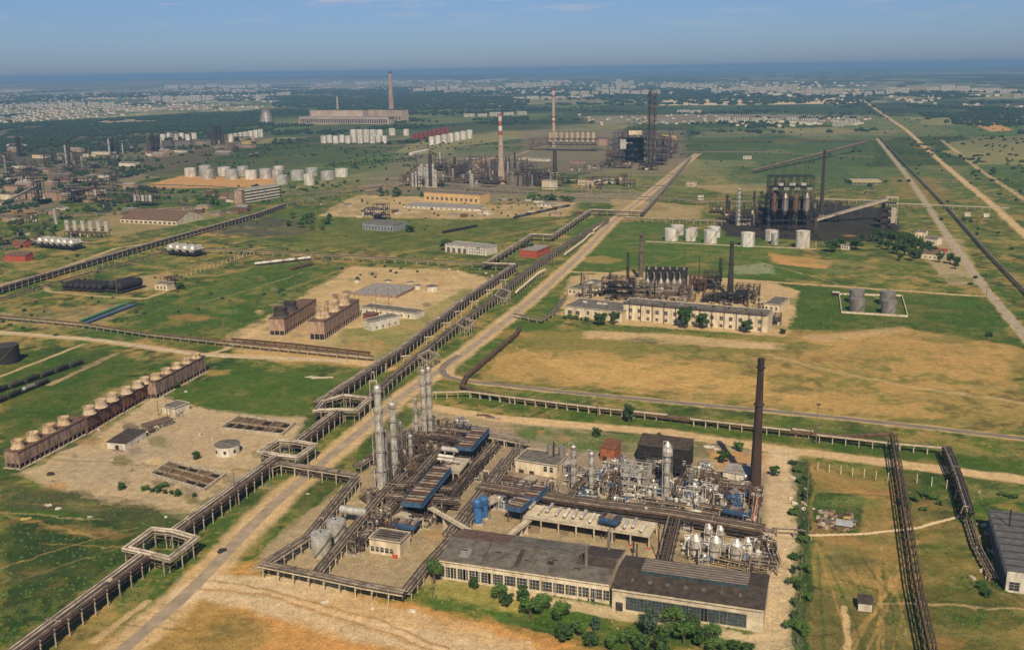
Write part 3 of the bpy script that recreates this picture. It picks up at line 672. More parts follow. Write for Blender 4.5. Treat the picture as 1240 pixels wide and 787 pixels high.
def exchanger(label,p,rz,ln,r,m,group=None,name='heat_exchanger',z=0.0):
    t=thing(name,label,'heat exchanger',p,rz,group)
    mb=MB(); mb.vessel((-ln/2,0,z+r+1),(ln/2,0,z+r+1),r); part(t,'shell',mb,m)
    for s in(-1,1):
        mb=MB(); mb.lathe(0,0,[(r*1.18,0),(r*1.18,.3)],12); me=mb.mesh('flange',m); o=link('flange',me,t,(s*ln*.42,0,z+r+1)); o.rotation_euler=(0,math.pi/2,0)
        mb=MB(); mb.box(s*ln*.28,0,z,.6,r*1.5,1.1+r*.3); part(t,'saddle',mb,CONC)
    return t
def aircooler(label,p,rz,ln,wd_,z,m,group=None,bays=8):
    t=thing('air_cooler',label,'air cooler',p,rz,group)
    lm=MB().box(0,0,-.05,.45,.45,z+.05).mesh('leg',PIPED)
    for i in range(4):
        for s in (-1,1): part(t,'leg',lm,None,(-ln/2+ln*(i+.5)/4,s*wd_*.44,0))
    mb=MB(); hh=2.3
    for s in(-1,1): mb.box(0,s*wd_/2,z,ln,.35,hh); 
    for s in(-1,1): mb.box(s*ln/2,0,z,.35,wd_,hh)
    mb.box(0,0,z+.2,ln*.98,wd_*.98,.15,mi=1); part(t,'casing',mb,[m,DARK])
    for i in range(bays):
        mb=MB(); x=-ln/2+ln*(i+.5)/bays; mb.box(x-ln/bays*.14,0,z+2.0,ln/bays*.3,wd_*.93,.5); mb.box(x+ln/bays*.22,0,z+1.8,ln/bays*.22,wd_*.93,.4); part(t,'tube_bundle',mb,[RUST,BRICK,PIPEG][i%3])
    mb=MB()
    for i in range(int(bays/2)):
        mb.cyl(-ln/2+ln*(i*2+1)/bays,0,z-.7,z+.3,min(wd_*.4,ln/bays*.8),n=12)
    part(t,'fan_ring',mb,m)
    mb=MB(); 
    for s in(-1,1):
        mb.box(0,s*(wd_/2+.9),z+.3,ln,.1,.1);mb.box(0,s*(wd_/2+.9),z+1.2,ln,.08,.08);mb.box(0,s*(wd_/2+.5),z,ln,.9,.1)
        for i in range(10): mb.box(-ln/2+ln*i/9,s*(wd_/2+.9),z,.08,.08,1.2)
    part(t,'walkway',mb,m)
    return t
def pole(label,px,yb,yt,m=WOODP,arms=1,group=None,name='utility_pole',cat='pole',r=.28,lamp=False):
    p=G(px,yb); h=hgt(px,yb,yt); t=thing(name,label,cat,p,R.uniform(-.3,.3),group)
    mb=MB(); mb.cyl(0,0,-.2,h,r*1.2,r*.6,8); part(t,'shaft',mb,m)
    for i in range(arms): mb=MB(); mb.box(0,0,h-.8-i*1.3,2.6-.4*i,.2,.2); part(t,'crossarm',mb,m)
    if lamp:
        mb=MB(); mb.box(0,0,h,2.4,1.6,.25); [mb.box(-.8+.8*i,-.5,h+.25,.5,.4,.5) for i in range(3)]; part(t,'lamp_cradle',mb,DARK)
    return t
# ---- plants
def crown_mesh(name,seed,n_,m,rx=1,rz=1,lobes=7,leaf=.13):
    rr_=random.Random(seed); mb=MB(); C_=[]
    for i in range(lobes):
        a_=rr_.uniform(0,6.28); d=rr_.uniform(.1,.72); C_.append((Vector((d*math.cos(a_),d*math.sin(a_),rr_.uniform(-.6,.8)*(1-.4*d))),rr_.uniform(.2,.46)))
    for c,r in C_:                           # dense inner twigs and leaves
        k=len(mb.v); vs=[]
        for j,(zz,q) in enumerate(((-.6,.35),(-.1,.62),(.4,.5),(.7,.15))):
            for i in range(7): b_=i*.9+j*.4; f=rr_.uniform(.6,.95); vs.append((c.x+r*q*f*math.cos(b_),c.y+r*q*f*math.sin(b_),c.z+r*zz*f))
        fs=[(j*7+i,j*7+(i+1)%7,j*7+7+(i+1)%7,j*7+7+i) for j in range(3) for i in range(7)]+[tuple(range(6,-1,-1)),tuple(range(21,28))]
        mb.add(vs,fs)
    for i in range(n_):
        c,r=C_[rr_.randrange(lobes)]; v=Vector((rr_.gauss(0,1),rr_.gauss(0,1),rr_.gauss(0,1))).normalized(); p=c+v*r*rr_.uniform(.72,1.12)
        nn=(v+Vector((rr_.uniform(-.6,.6),rr_.uniform(-.6,.6),rr_.uniform(-.3,.9)))).normalized(); u=nn.cross(Vector((rr_.uniform(-1,1),rr_.uniform(-1,1),.3))).normalized(); w2=nn.cross(u); s=leaf*rr_.uniform(.5,1.2)
        mb.add([p+u*s,p+w2*s*.7,p-u*s,p-w2*s*.7],[(0,1,2,3)])
    mb.v=[(x*rx,y*rx,z*rz) for x,y,z in mb.v]
    return mb.mesh(name,m)
CRW=[crown_mesh('crown',i,1500,[LEAF,LEAF2,LEAF,LEAF3][i],.95,[1,1.1,.95,1.3][i],13,.1) for i in range(4)]
CRL=[crown_mesh('crown',20+i,260,[LEAF,LEAF2][i],1,.9,6,.2) for i in range(2)]
TRK=MB().cyl(0,0,-.2,1,.06,.035,7); 
for a_ in (0,2.1,4.2): TRK.tube([(0,0,.55),(.2*math.cos(a_),.2*math.sin(a_),.95)],.022,5)
TRKM=TRK.mesh('trunk',BARK)
def tree(label,p,h,r,kind=0,group=None,cat='tree',name='tree',low=False,trunk=True):
    t=thing(name,label,cat,p,R.uniform(0,6.28),group)
    ch=h*.8 if trunk else h*1.1
    o=part(t,'crown' if trunk else 'foliage',(CRL[kind%2] if low else CRW[kind%4]),None,(0,0,h-ch*.5 if trunk else h*.42)); o.scale=(r,r,ch/2)
    if trunk: q=part(t,'trunk',TRKM,None); q.scale=(h,h,h*.62)
    return t
# ================================================================ main pipe racks
MAIN=[(-3.3,.3,PIPED),(-2.5,.42,PIPEL),(-1.5,.35,PIPED),(-.6,.42,PIPEL),(.3,.3,PIPED),(1.1,.35,DARK),(2.0,.4,PIPEG),(2.8,.3,PIPED),(3.5,.3,PIPEB)]
LOW=[(-3,.4,PIPED),(-2,.4,DARK),(-1,.45,PIPED),(.1,.4,PIPEB),(1.2,.5,PIPED),(2.3,.45,DARK),(3.3,.4,PIPEG)]
HALF=[(-1.6,.5,PIPEL),(-.5,.3,PIPED),(.5,.45,PIPEL),(1.5,.3,PIPEG)]
g='main pipe racks along the road'
rack('pipe_rack','long grey pipe rack beside dark grass, from the near corner to its first square loop',[(-25,820),(175,671)],8,MAIN,8,CONC,8.2,2,g,lv2=LOW)
rack('pipe_rack','pipe rack between the square loop by the dark grass and the next small loop',[(211,643),(335,553)],8,MAIN,8,CONC,8.2,2,g,lv2=LOW)
rack('pipe_rack','short pipe rack between the small loop and the big junction beside tall columns',[(360,534),(412,495)],8,MAIN,8,CONC,8.2,2,g,lv2=LOW)
gl='square expansion loops of the pipe racks'
def loop(lab,near,left,far,right):
    ps=[(-1.5,.5,PIPEL),(-.3,.35,PIPEG),(.8,.5,PIPEL),(1.7,.28,PIPED)]
    t=rack('expansion_loop',lab,[near,left[0],left[1],far],8.3,ps,9,CONC,4.2,2,gl,cat='pipe loop',lv2=[(-1,.3,PIPED),(1,.3,PIPEG)])
    rack('expansion_loop',lab.replace('left arm','right arm'),[near,right[0],right[1],far],8.3,[(-o,r,m_) for o,r,m_ in ps],9,CONC,4.2,2,gl,cat='pipe loop',lv2=[(-1,.3,PIPED),(1,.3,PIPEG)])
loop('left arm of the nearest square pipe loop beside the dark grass field',(177,669),[(154,664),(185,641.5)],(209,644),[(205,676),(236,652)])
loop('left arm of the small pipe loop by the basin yard',(337,551),[(316,547),(337,533.5)],(358,535),[(360,553.5),(380,539)])
loop('left arm of the pipe loop just behind the tallest column',(411,496),[(383,497),(392,486)],(416,479),[(431,496.5),(447,483)])
rack('pipe_rack','bright upper pipe rack from the junction past the brown cooling towers',[(384,488),(488,420),(565,360),(624,320)],8,MAIN,9,CONC,8,2,g,lv2=LOW)
rack('pipe_rack','stepped pipe rack around the small red building towards the far units',[(624,320),(587,319),(643.5,284),(669,285),(715,254),(777.5,256.5),(793,240),(812,218),(836,190)],8,HALF+[(2.3,.4,PIPEG)],12,CONCL,6,2,g,lv2=LOW[:3])
rack('pipe_rack','dark pipe rack nearest the main road from the tall columns to the road bend',[(416,480),(447,482),(473,458),(507,430),(550,395),(600,359),(640,326),(690,291.6),(737,264)],7,[(-2.5,.4,PIPED),(-1.4,.45,PIPEG),(-.2,.35,PIPED),(1,.45,PIPED),(2.2,.4,PIPEG)],9,CONC,6.4,2,g,lv2=LOW[1:4])
for q,(a_,b_,c_,d_) in enumerate([((507,431),(519,425),(531,430),(519,438)),((553,392),(561,385),(574,389),(566,398)),((600,358),(606,350),(618,353),(611,362))]):
    rack('expansion_loop',['nearest of three small pipe loops beside the main road','middle of three small pipe loops beside the main road','farthest of three small pipe loops beside the main road'][q],[a_,b_,c_,d_,a_],7.4,[(-.7,.4,PIPEL),(.5,.35,PIPEG)],8,CONC,2.6,1,gl,cat='pipe loop')
for q,(x,y) in enumerate([(448,452),(462,441),(492,432),(520,409),(541,392),(556,378),(575,366),(594,352),(611,340)]):
    rack('pipe_portal','white pipe portal standing over the rack, '+nth(q,9,'near'),[(x-6,y,6.5),(x+5,y-1,6.5)],6.5,[(-.6,.35,PIPEL),(.5,.35,PIPEL)],5,CONCL,2,1,'white pipe portals on the rack',cat='pipe portal')
# cream ducts beside the road
for q,(pts) in enumerate([[(625,355),(652,332),(660,328)],[(684,309),(706,293)],[(706,293),(714,285),(719,283)],[(719,280),(738,265)]]):
    rack('cream_duct',['long cream insulated duct beside the road junction','straight cream duct beyond the road junction','short humped cream duct between two straight ones','far cream duct near the rack crossing'][q],pts,3.5,[(0,1.25,DUCT)],10,CONC,2,1,'cream ducts beside the main road',cat='duct',beams=False)
# ---- cross racks
rack('pipe_rack','brown pipe rack crossing the green field behind the cooling tower compound',[(208,300),(310,303.5),(424,310),(589.5,319)],6,[(-1,.35,PIPEB),(0,.35,PIPEG),(1,.35,PIPEB)],14,CONC,3,1)
XL=[(-3,.4,PIPED),(-1.8,.5,PIPEG),(-.5,.55,PIPEL),(1,.5,PIPEG),(2.2,.4,PIPED),(3.2,.4,PIPED)]
rack('pipe_rack','long double grey pipe rack running diagonally over the far left grass',[(-20,354),(33,338),(142,306),(213,286),(310,259),(345,247)],6.5,XL,10,CONC,8,2,lv2=LOW)
rack('pipe_rack','low dark pipe line on the near side of the long diagonal rack',[(-20,368),(60,344),(160,316),(235,294)],2.5,[(-.6,.4,PIPED),(.6,.4,PIPED)],14,CONC,2.4,1)
rack('pipe_rack','far grey pipe rack linking the diagonal rack with the distant refinery',[(345,247),(440,226),(560,212)],6,[(-1.5,.4,PIPEG),(0,.4,PIPED),(1.5,.4,PIPEG)],16,CONC,4,1)
rack('pipe_rack','low brown pipe rack along the sandy strip before the cooling towers',[(-20,381),(60,388),(101,392),(178,404),(310,418),(452,432)],4,[(-1.2,.4,PIPEB),(0,.35,PIPEB),(1.2,.4,PIPED)],9,CONC,3.4,1)
rack('pipe_rack','rusty pipe line parallel to the track before the cooling tower compound',[(280,410),(360,417),(448,427)],3,[(-.5,.4,PIPEB),(.6,.4,PIPEB)],10,PIPEB,2.2,1)
for q,pts in enumerate([[(524,474),(566,473)],[(620,480),(720,492),(808,501)],[(836,506),(917,515),(957,519.5)],[(960,518),(985,521)],[(988,525),(1080,535.6),(1146,541)],[(566,473),(620,480)]]):
    rack('concrete_trestle',['short pale concrete trestle at the road bend','long pale concrete trestle left of the tall brown chimney','pale concrete trestle passing behind the tall brown chimney','short raised pale trestle just right of the chimney','pale concrete trestle ending at the dark pipe bridge','pale concrete trestle linking the bend to the long straight run'][q],pts,5.2,[(0,.25,PIPED)],7.5,CONCL,2.6,1,'pale concrete trestles behind the plant',cat='trestle',deck=(-.9,.9,CONCL))
rack('pipe_rack','brown pipe line rising beside the road bend and running behind the pale trestles',[(630,396),(626,403),(565,455),(559,467),(575,474),(620,483),(800,504),(917,518),(1020,529),(1082,525.5,9)],3,[(-1.1,.5,PIPEB),(.1,.45,PIPED),(1.2,.5,PIPEB)],9,PIPEB,3.2,1,thick=.35)
rack('pipe_bridge','high dark double pipe bridge crossing the dry grass plots on the right',[(1082,525.5),(1092.6,587),(1111,700),(1140,830)],9,[(-1.3,.4,PIPEB),(0,.3,DARK),(1.3,.4,PIPEB)],8,DARK,4,1,cat='pipe bridge',thick=.35)
rack('pipe_bridge','dark wide pipe rack running down to the grey shed on the right edge',[(1146,541),(1160,575),(1174,620)],7,[(-2,.35,DARK),(-1,.4,PIPED),(0,.4,DARK),(1,.4,PIPEG),(2,.35,DARK)],6,DARK,5.4,2,cat='pipe bridge',lv2=[(-1.5,.4,DARK),(1.2,.4,PIPED)])
rack('pipe_rack','low tangled grey pipes on the slope left of the grey shed',[(1172,628),(1182,660),(1204,700)],2.5,[(-1.6,.3,PIPEG),(-.4,.25,PIPED),(1,.3,PIPEG)],5,WOODP,4,1)
# ---- racks round the near plant
PR=[(-1.8,.35,PIPED),(-.8,.4,PIPEG),(.2,.3,PIPED),(1.2,.4,PIPEG),(2.1,.3,PIPED)]
rack('pipe_rack','grey rack bridging the main road into the near plant',[(322,566),(338,560),(432,575)],7,PR,9,CONCL,5,2,lv2=[(-1,.35,PIPED),(1,.35,PIPED)])
rack('pipe_rack','dark rack along the left side of the near plant beside the two silver tanks',[(432,577),(422,588),(373,649),(318,684)],6,PR,6,CONC,5,2,lv2=[(-1,.35,PIPED),(1,.35,PIPED)])
rack('pipe_rack','brown rack along the near edge of the plant above the dirt track',[(316,682),(380,695),(440,708),(490,717)],6,PR,8,CONCL,5,2,lv2=[(-1,.35,PIPED),(1,.35,PIPED)])
rack('pipe_rack','rack running up the left end of the slate roofed workshop',[(490,716),(518,681),(559,638),(577,613),(612,563),(628,540)],5.5,PR,7,CONC,5,2,lv2=[(0,.35,PIPED)])
rack('pipe_rack','dark rack from the silver tanks up past the base of the tallest column',[(384,692),(420,648),(462,598),(500,560)],5.5,PR,7,CONCL,5,2,lv2=[(0,.35,PIPED)])
rack('pipe_rack','dark inner rack between the tall columns and the blue coolers',[(436,655),(470,612),(515,562),(535,540)],5,PR,7,CONC,5,2)
WIDE=[(o+.2*math.sin(i*3),[.22,.34,.26,.4][i%4],[PIPED,DARK,PIPEG,PIPED,PIPEB][i%5]) for i,o in enumerate((-4.6,-3.6,-2.6,-1.6,-.6,.5,1.6,2.6,3.6,4.6))]
rack('pipe_rack','wide dark pipe rack crossing the whole plant below the silver vessels',[(580,587),(700,606),(818,621),(925,640)],7,WIDE,8,DARK,10.5,2,lv2=WIDE[::2])
rack('pipe_rack','dark pipe rack leading from the wide rack down to the dark roofed workshop',[(818,622),(812,645),(804,678)],6.5,WIDE[2:8],7,DARK,6.5,2)
rack('pipe_rack','rack beside the concrete yard between two decks',[(540,648),(585,592),(612,556)],6,PR[:4],8,CONC,4.5,2)
rack('pipe_rack','rack along the back of the plant behind the blue coolers',[(430,565),(500,520),(520,517),(600,528),(640,536)],5,PR,9,CONC,5,1)
rack('pipe_rack','rusty rack in front of the rust brown chimney',[(868,580),(905,588),(916,600),(912,640)],5,PR[:4],7,RUST,4,1)
rack('pipe_rack','low rack under the row of silver reactors',[(830,622),(880,632),(938,645)],5,PR[:3],8,CONCL,3.6,1)
rack('pipe_rack','grey pipe pair leaving the plant over the concrete yard to the grass',[(935,640),(960,641),(985,645)],4,[(-.5,.25,PIPEG),(.5,.25,PIPED)],8,CONC,2,1)
rack('conduit','salmon pink pipe standing by the chimney rack',[(917,603),(912,630)],6,[(0,.45,mat('salmon_paint',(.55,.25,.16),(.35,.14,.09),.4))],8,RUST,1,1,cat='pipe')
DRK=[(o,[.16,.26,.2,.3,.14][i%5],[PIPED,DARK,PIPEG,PIPEB,PIPEL,DARK,PIPED][i%7]) for i,o in enumerate((-3.6,-2.7,-1.8,-.9,0,.9,1.8,2.7,3.6))]
for q,(a_,b_,z_) in enumerate([((452,640),(522,556),3.2),((463,645),(532,565),4.2),((490,560),(545,540),5),((497,575),(553,545),3),((470,600),(556,606),6.4),((480,588),(548,592),7),((520,600),(552,560),2.6),((520,630),(575,560),3),((545,600),(600,536),3.4),((505,525),(578,536),6),((522,548),(560,520),4.4),((590,575),(640,585),3),((600,600),(700,618),3),((700,585),(745,592),4),((690,605),(720,570),4.5),((745,600),(752,565),5),((755,603),(830,613),3),((820,600),(835,570),5),((845,612),(905,622),3.4),((850,585),(905,592),4.6),((830,668),(930,690),2.6),((925,650),(936,680),5)]):
    rack('pipe_rack','low dark bundle of pipes threading the near plant, '+['lowest, beside the tallest column foot','next to the lowest bundle','behind the tall columns','right of the tall column pairs','brown, crossing above the longest cooler','second brown one above the longest cooler','right of the longest cooler','left of the sandy yard','right of the sandy yard','over the back frames','between the back frames','left of the cream house','in front of the cream house','below the ringed columns','between the ringed columns','by the bell hoppers','behind the wide rack','beside the grey capped column','near the salmon pipe','behind the white shed','below the silver reactors','at the plant\'s right end'][q],[a_,b_],z_,DRK[:9 if q<12 else 6],9,DARK if q%2 else CONC,(7.8 if q<12 else 5.5),1,'low pipe bundles of the near plant',lv2=DRK[::3] if z_>3.5 else None,jit=True)
# ================================================================ near plant: columns, tanks, vessels
GB=math.radians(-20); GAx=math.radians(70)
gc='tall silver columns of the near plant'
column('distillation_column','tallest silver column with a rusty upper section, nearest the rack bridge',463,592,466,12.5,SILV,[(.2,1),(.62,.85),(.8,.78),(1,.7)],5,gc)
column('distillation_column','silver column close behind the tallest one with a rounded top',479,577,487,8.5,SILV,[(.5,1),(1,.9)],5,gc)
column('distillation_column','slender silver column with the highest reach of the farther pair',515,535,447,6.5,SILV,[(1,1)],6,gc)
column('distillation_column','dark sided silver column touching the slender one on its right',522,536,444,5.5,SILV,[(1,1)],6,gc)
column('distillation_column','shorter thin column just left of the farther pair',505,537,482,4.5,SILVT,[(1,1)],4,gc)
column('distillation_column','small grey column in the dark pipework between the tall pairs',487,558,510,5,GREYT,[(1,1)],3,gc)
column('distillation_column','short silver column standing among pumps before the farther pair',498,560,526,5,SILVT,[(1,1)],3,gc)
column('distillation_column','thin grey column beside the blue cooler end',470,588,520,4,GREYT,[(1,1)],3,gc)
gs='silver columns on the right side of the near plant'
column('process_column','ringed silver column right of the cream control house',694.5,594,539,6.5,SILV,[(.5,1),(1,.9)],5,gs)
column('process_column','ringed silver column before the rusty shed',716,597,547,6,SILV,[(1,1)],4,gs,bulb=False)
column('process_column','tall silver column with a swollen head before the dark open shed',807,604,537,7.5,SILV,[(1,1)],4,gs,bulb=True)
column('process_column','grey capped column between the swollen column and the chimney',836,594,566,7,GREYT,[(1,1)],2,gs)
column('process_column','thin pale column left of the swollen one',780,596,571,4.5,SILVT,[(1,1)],2,gs)
column('process_column','small bright nosed column at the foot of the chimney',918,612,592,4.5,SILV,[(1,1)],1,gs)
tank('storage_tank','near grey aluminium tank standing in the corner of the plant',390,670,12.2*mpp(390,670),hgt(390,670,646),SILVT,group='pair of aluminium tanks',bands=3)
tank('storage_tank','aluminium tank behind its twin with a flat disc roof',408,653,11.8*mpp(408,655),hgt(408,653,631),SILVT,group='pair of aluminium tanks',bands=3)
exchanger('big silvery white horizontal drum behind the two aluminium tanks',G(428,634),GB,13,2.0,SILVT,z=4)
gr_='silver reactors with conical hoods'
for q,(x,yb,yt,w_) in enumerate([(842,676,646,14.5),(866,679,648,14.5),(891,683,652,14.5),(858,655,634,9),(872,657,636,8),(905,672,650,8)]):
    p=G(x,yb); h=hgt(x,yb,yt); r=w_*mpp(x,yb)/2
    t=thing('reactor',['leftmost big silver reactor with conical hood','middle big silver reactor with conical hood','rightmost big silver reactor with white caps','small silver drum behind the leftmost reactor','small silver drum behind the middle reactor','bright capped drum right of the rightmost reactor'][q],'reactor',p,0,gr_)
    part(t,'shell',MB().lathe(0,0,[(r*.5,h*.1),(r,h*.25),(r,h*.78),(r*.75,h*.84)],18),SILV)
    part(t,'hood',MB().lathe(0,0,[(r*1.08,h*.8),(r*.5,h*.93),(r*.25,h),(.1,h)],18),SILV)
    lm=MB().box(0,0,0,.4,.4,h*.3).mesh('leg',WHITEP)
    for k in range(6): a_=k*math.pi/3; part(t,'leg',lm,None,(r*.8*math.cos(a_),r*.8*math.sin(a_),0))
    mb=MB(); mb.tube([(-r*.3,0,h*.95),(-r*.9,-.3,h*1.02),(-r*1.25,-.5,h*.6),(-r*1.2,-.5,.6)],.3,6); mb.tube([(r*.2,-r,h*.8),(r*.6,-r*1.2,h*.5),(r*.2,-r*1.2,.5)],.25,6); part(t,'pipe',mb,WHITEP)
    mb=MB(); mb.lathe(0,0,[(r+.05,h*.5),(r+1,h*.5),(r+1,h*.5+.15),(r+.05,h*.5+.15)],18,cap=False); part(t,'platform',mb,PIPEG)
for q,(x,yb,yt,w_) in enumerate([(731,578,563,11),(765,581,566,13),(828,612,600,11)]):
    p=G(x,yb); h=hgt(x,yb,yt); r=w_*mpp(x,yb)/2
    t=thing('hopper',['white bell shaped hopper below the rusty shed','silver bell shaped hopper left of the swollen column','silver hopper at the edge of the wide dark rack'][q],'hopper',p,0,'bell shaped hoppers')
    part(t,'shell',MB().lathe(0,0,[(r*.25,h*.2),(r,h*.5),(r*.95,h*.62),(r*.5,h*.75),(r*.42,h),(.1,h+.3)],16),SILV)
    mb=MB(); [mb.box(r*.8*math.cos(k*1.57+.7),r*.8*math.sin(k*1.57+.7),0,.4,.4,h*.5) for k in range(4)]; part(t,'stand',mb,PIPEG)
for q,(x,yb,yt) in enumerate([(579,635,604),(586,628,601)]):
    column('blue_vessel',['near bright blue upright vessel by the cream gangway','bright blue upright vessel half hidden by its twin'][q],x,yb,yt,11,BLUEB,[(1,1)],1,'pair of bright blue upright vessels',cat='vessel',platm=BLUE,ovh=False)
def two(p1,p2,z):
    A_=G(p1[0],p1[1],z);B_=G(p2[0],p2[1],z);d=B_-A_; return Vector(((A_.x+B_.x)/2,(A_.y+B_.y)/2,0)),d.length,math.atan2(d.y,d.x)
gb='blue air coolers of the near plant'
for q,(p1,p2,z,wd_,bays) in enumerate([((499,613),(535,570),9,10,14),((562,545),(583,522),9,9,9),((480,635),(503,638),4,6,5),((622,618),(634,608),7,8,5),((642,606),(654,592),8,7,5),((730,628),(748,632),9,6,4),((900,598),(880,602),4,5,4),((880,618),(905,624),5,4.5,5)]):
    c_,ln,rz=two(p1,p2,z); aircooler(['longest blue air cooler with brown slats, in front of the tall columns','blue air cooler by the plant\'s back fence','small blue cooler under the beam by the little cream house','blue cooler beside the bright blue vessels','raised blue cooler over the wide dark rack','blue box cooler on the concrete deck','small blue cooler near the foot of the chimney','low blue cooler beside the salmon pipe'][q],c_,rz,ln+1.5,wd_,z,BLUE,gb,bays)
# ---- decks
def decktable(label,fl,fr,depth,z,nx,m=CONC,red=(),edge=CONCL,group='concrete equipment decks'):
    A_=G(fl[0],fl[1],z);B_=G(fr[0],fr[1],z);A_.z=B_.z=0;d=B_-A_;L=d.length;rz=math.atan2(d.y,d.x)
    t=thing('equipment_deck',label,'deck',A_,rz,group)
    part(t,'slab',MB().box(L/2,depth/2,z-.5,L,depth,.5),m)
    mb=MB()
    for s in (0,1): mb.box(L/2,s*depth,z+.9,L,.08,.08); mb.box(s*L,depth/2,z+.9,.08,depth,.08)
    for i in range(nx*2+1):
        for s in (0,1): mb.box(L*i/(nx*2),s*depth,z,.08,.08,1)
    part(t,'railing',mb,PIPEG)
    pm=MB().box(0,0,-.1,.6,.6,z-.4).mesh('post',edge); rb=MB().box(0,0,-.05,1.1,1.1,.9).mesh('red_base',mat('red_paint',(.5,.07,.04)))
    for i in range(nx+1):
        for j in range(2):
            o=part(t,'post',pm,None,(.4+(L-.8)*i/nx,.4+j*(depth-.8),0))
            if j==0 and i in red: part(o,'painted_base',rb,None)
    return t
decktable('sandy concrete deck crowded with silver exchangers in the plant centre',(633,626),(787,650),16,6.3,7,PALE_M if 'PALE_M' in globals() else CONCL,(0,6,7))
decktable('concrete deck carrying white drums between the two long blue coolers',(534,571),(556,573),22,6,3)
decktable('bare concrete frame over the small blue cooler',(474,625),(500,634),8,6,2)
decktable('narrow concrete deck along the left of the sandy yard',(541,630),(553,634),70,5,5)
decktable('concrete beam frame at the back of the plant near the track',(582,528),(625,536),8,5,3)
for q,(a_,b_,z0,z1,w_) in enumerate([((521,614),(569,642),7,8.5,3.2),((612,652),(640,629),7,6.3,3.6)]):
    A_=G(a_[0],a_[1],z0);B_=G(b_[0],b_[1],z1); d=B_-A_; t=thing('gangway',['cream covered gangway leading down to the slate roof corner','cream ramp between slate roof and concrete deck'][q],'gangway',Vector((A_.x,A_.y,0)),math.atan2(d.y,d.x),'cream gangways')
    L=math.hypot(d.x,d.y); mb=MB(); mb.add([(0,-w_/2,z0),(L,-w_/2,z1),(L,w_/2,z1),(0,w_/2,z0),(0,-w_/2,z0-.5),(L,-w_/2,z1-.5),(L,w_/2,z1-.5),(0,w_/2,z0-.5)],[(0,1,2,3),(4,7,6,5),(0,4,5,1),(1,5,6,2),(2,6,7,3),(3,7,4,0)]); part(t,'walkway',mb,CONCL)
    mb=MB()
    for s in(-1,1):
        mb.tube([(0,s*w_/2,z0+1),(L,s*w_/2,z1+1)],.08,4)
        for i in range(9): mb.box(L*i/8,s*w_/2,z0+(z1-z0)*i/8,.1,.1,1)
    part(t,'railing',mb,PIPEG)
    for i in range(4): part(t,'support',MB().box(0,0,0,.5,w_*.7,z0+(z1-z0)*(i+.5)/4-.5),CONCL,(L*(i+.5)/4,0,0))
q=0
for i in range(14):                       # silver exchangers lined up on the deck
    f=(i+.5)/14; x=640+(784-640)*f; y=616+(642-616)*f; z=6.3
    if 725<x<752: continue
    p=G(x,y+R.uniform(-3,2),z); p.z=0; q+=1
    exchanger('silver exchanger on the sandy deck, '+nth(q-1,11),p,GAx+R.uniform(-.05,.05),R.uniform(7,9.5),R.uniform(.5,.85),[SILV,WHITEP,SILV][i%3],'silver exchangers on the sandy deck',z=6.3)
for q,(x,y,ln,r,m_,a_) in enumerate([(545,549,10,1.5,SILVT,0),(540,556,9,.9,WHITEP,0),(539,560,9,.8,WHITEP,0),(548,562,8,.8,SILV,0)]):
    p=G(x,y,6); p.z=0; exchanger(['fat white drum on the deck between the blue coolers','thin white drum just below the fat one','second thin white drum below the fat one','silver drum at the deck\'s near end'][q],p,GB,ln,r,m_,'white drums on the cooler deck',z=6)
for q,(x,y,ln,r,m_,rz) in enumerate([(692,604,8,.7,SILV,0),(752,604,9,.7,WHITEP,0),(770,604,8,.8,WHITEP,0),(790,588,8,.6,WHITEP,0),(775,590,7,.7,SILV,0),(846,585,9,.7,WHITEP,0),(862,595,13,.5,WHITEP,0),(890,597,6,1.3,WHITEP,1),(820,585,8,.7,SILV,1),(705,584,7,.7,SILV,1),(740,563,8,.6,WHITEP,0),(754,563,8,.6,WHITEP,0),(797,576,9,.6,SILV,0),(850,570,8,.7,SILV,0),(452,615,6,1,SILV,1),(458,608,6,.9,SILV,0),(447,622,6,.9,WHITEP,0),(442,628,6,.8,SILV,1)]):
    exchanger(['silver','white'][m_ is WHITEP]+' horizontal drum '+['behind the wide dark rack below the ringed column','beside the silver hopper','left of the swollen column foot','between thin pale column and swollen column','behind the thin pale column','right of the grey capped column','long and thin before the white shed','near the small blue cooler','behind the swollen column foot','between the two ringed columns','in front of the rusty shed','right of the rusty shed','under the dark open shed','near the white shed','lowest but one by the foot of the tallest column','topmost by the foot of the tallest column','below the tallest column\'s foot','nearest the big white drum'][q],G(x,y),GB if not rz else GAx,ln,r,m_,'horizontal drums in the near plant')
# dense pipework modules
sp=[(476,600),(486,590),(497,578),(510,560),(520,548),(530,535),(545,528),(545,537),(556,530),(505,545),(492,550),(455,640),(468,632),(450,650),(430,668),(436,660),(462,575),(470,566),(604,615),(596,622),(612,605),(650,596),(668,598),(684,590),(704,597),(704,580),(722,584),(740,590),(735,600),(757,592),(785,600),(795,592),(770,584),(788,577),(800,574),(818,590),(824,604),(846,603),(856,598),(868,606),(850,614),(872,614),(890,610),(838,628),(850,668),(878,668),(904,678),(918,664),(922,652),(910,640),(926,680),(860,580),(840,576),(640,588),(625,597),(560,520),(535,520),(580,604),(575,615),(830,640),(836,665),(710,608),(770,612)]
sp+=[(R.uniform(455,560),R.uniform(545,640)) for _ in range(26)]+[(R.uniform(690,910),R.uniform(575,612)) for _ in range(26)]+[(R.uniform(835,930),R.uniform(655,686)) for _ in range(9)]
sp+=[(R.uniform(575,690),R.uniform(560,620)) for _ in range(16)]+[(R.uniform(440,500),R.uniform(560,655)) for _ in range(14)]+[(R.uniform(690,925),R.uniform(562,616)) for _ in range(24)]
sp=[p for p in sp if not(600<p[0]<690 and p[1]<592 and p[1]>545)]
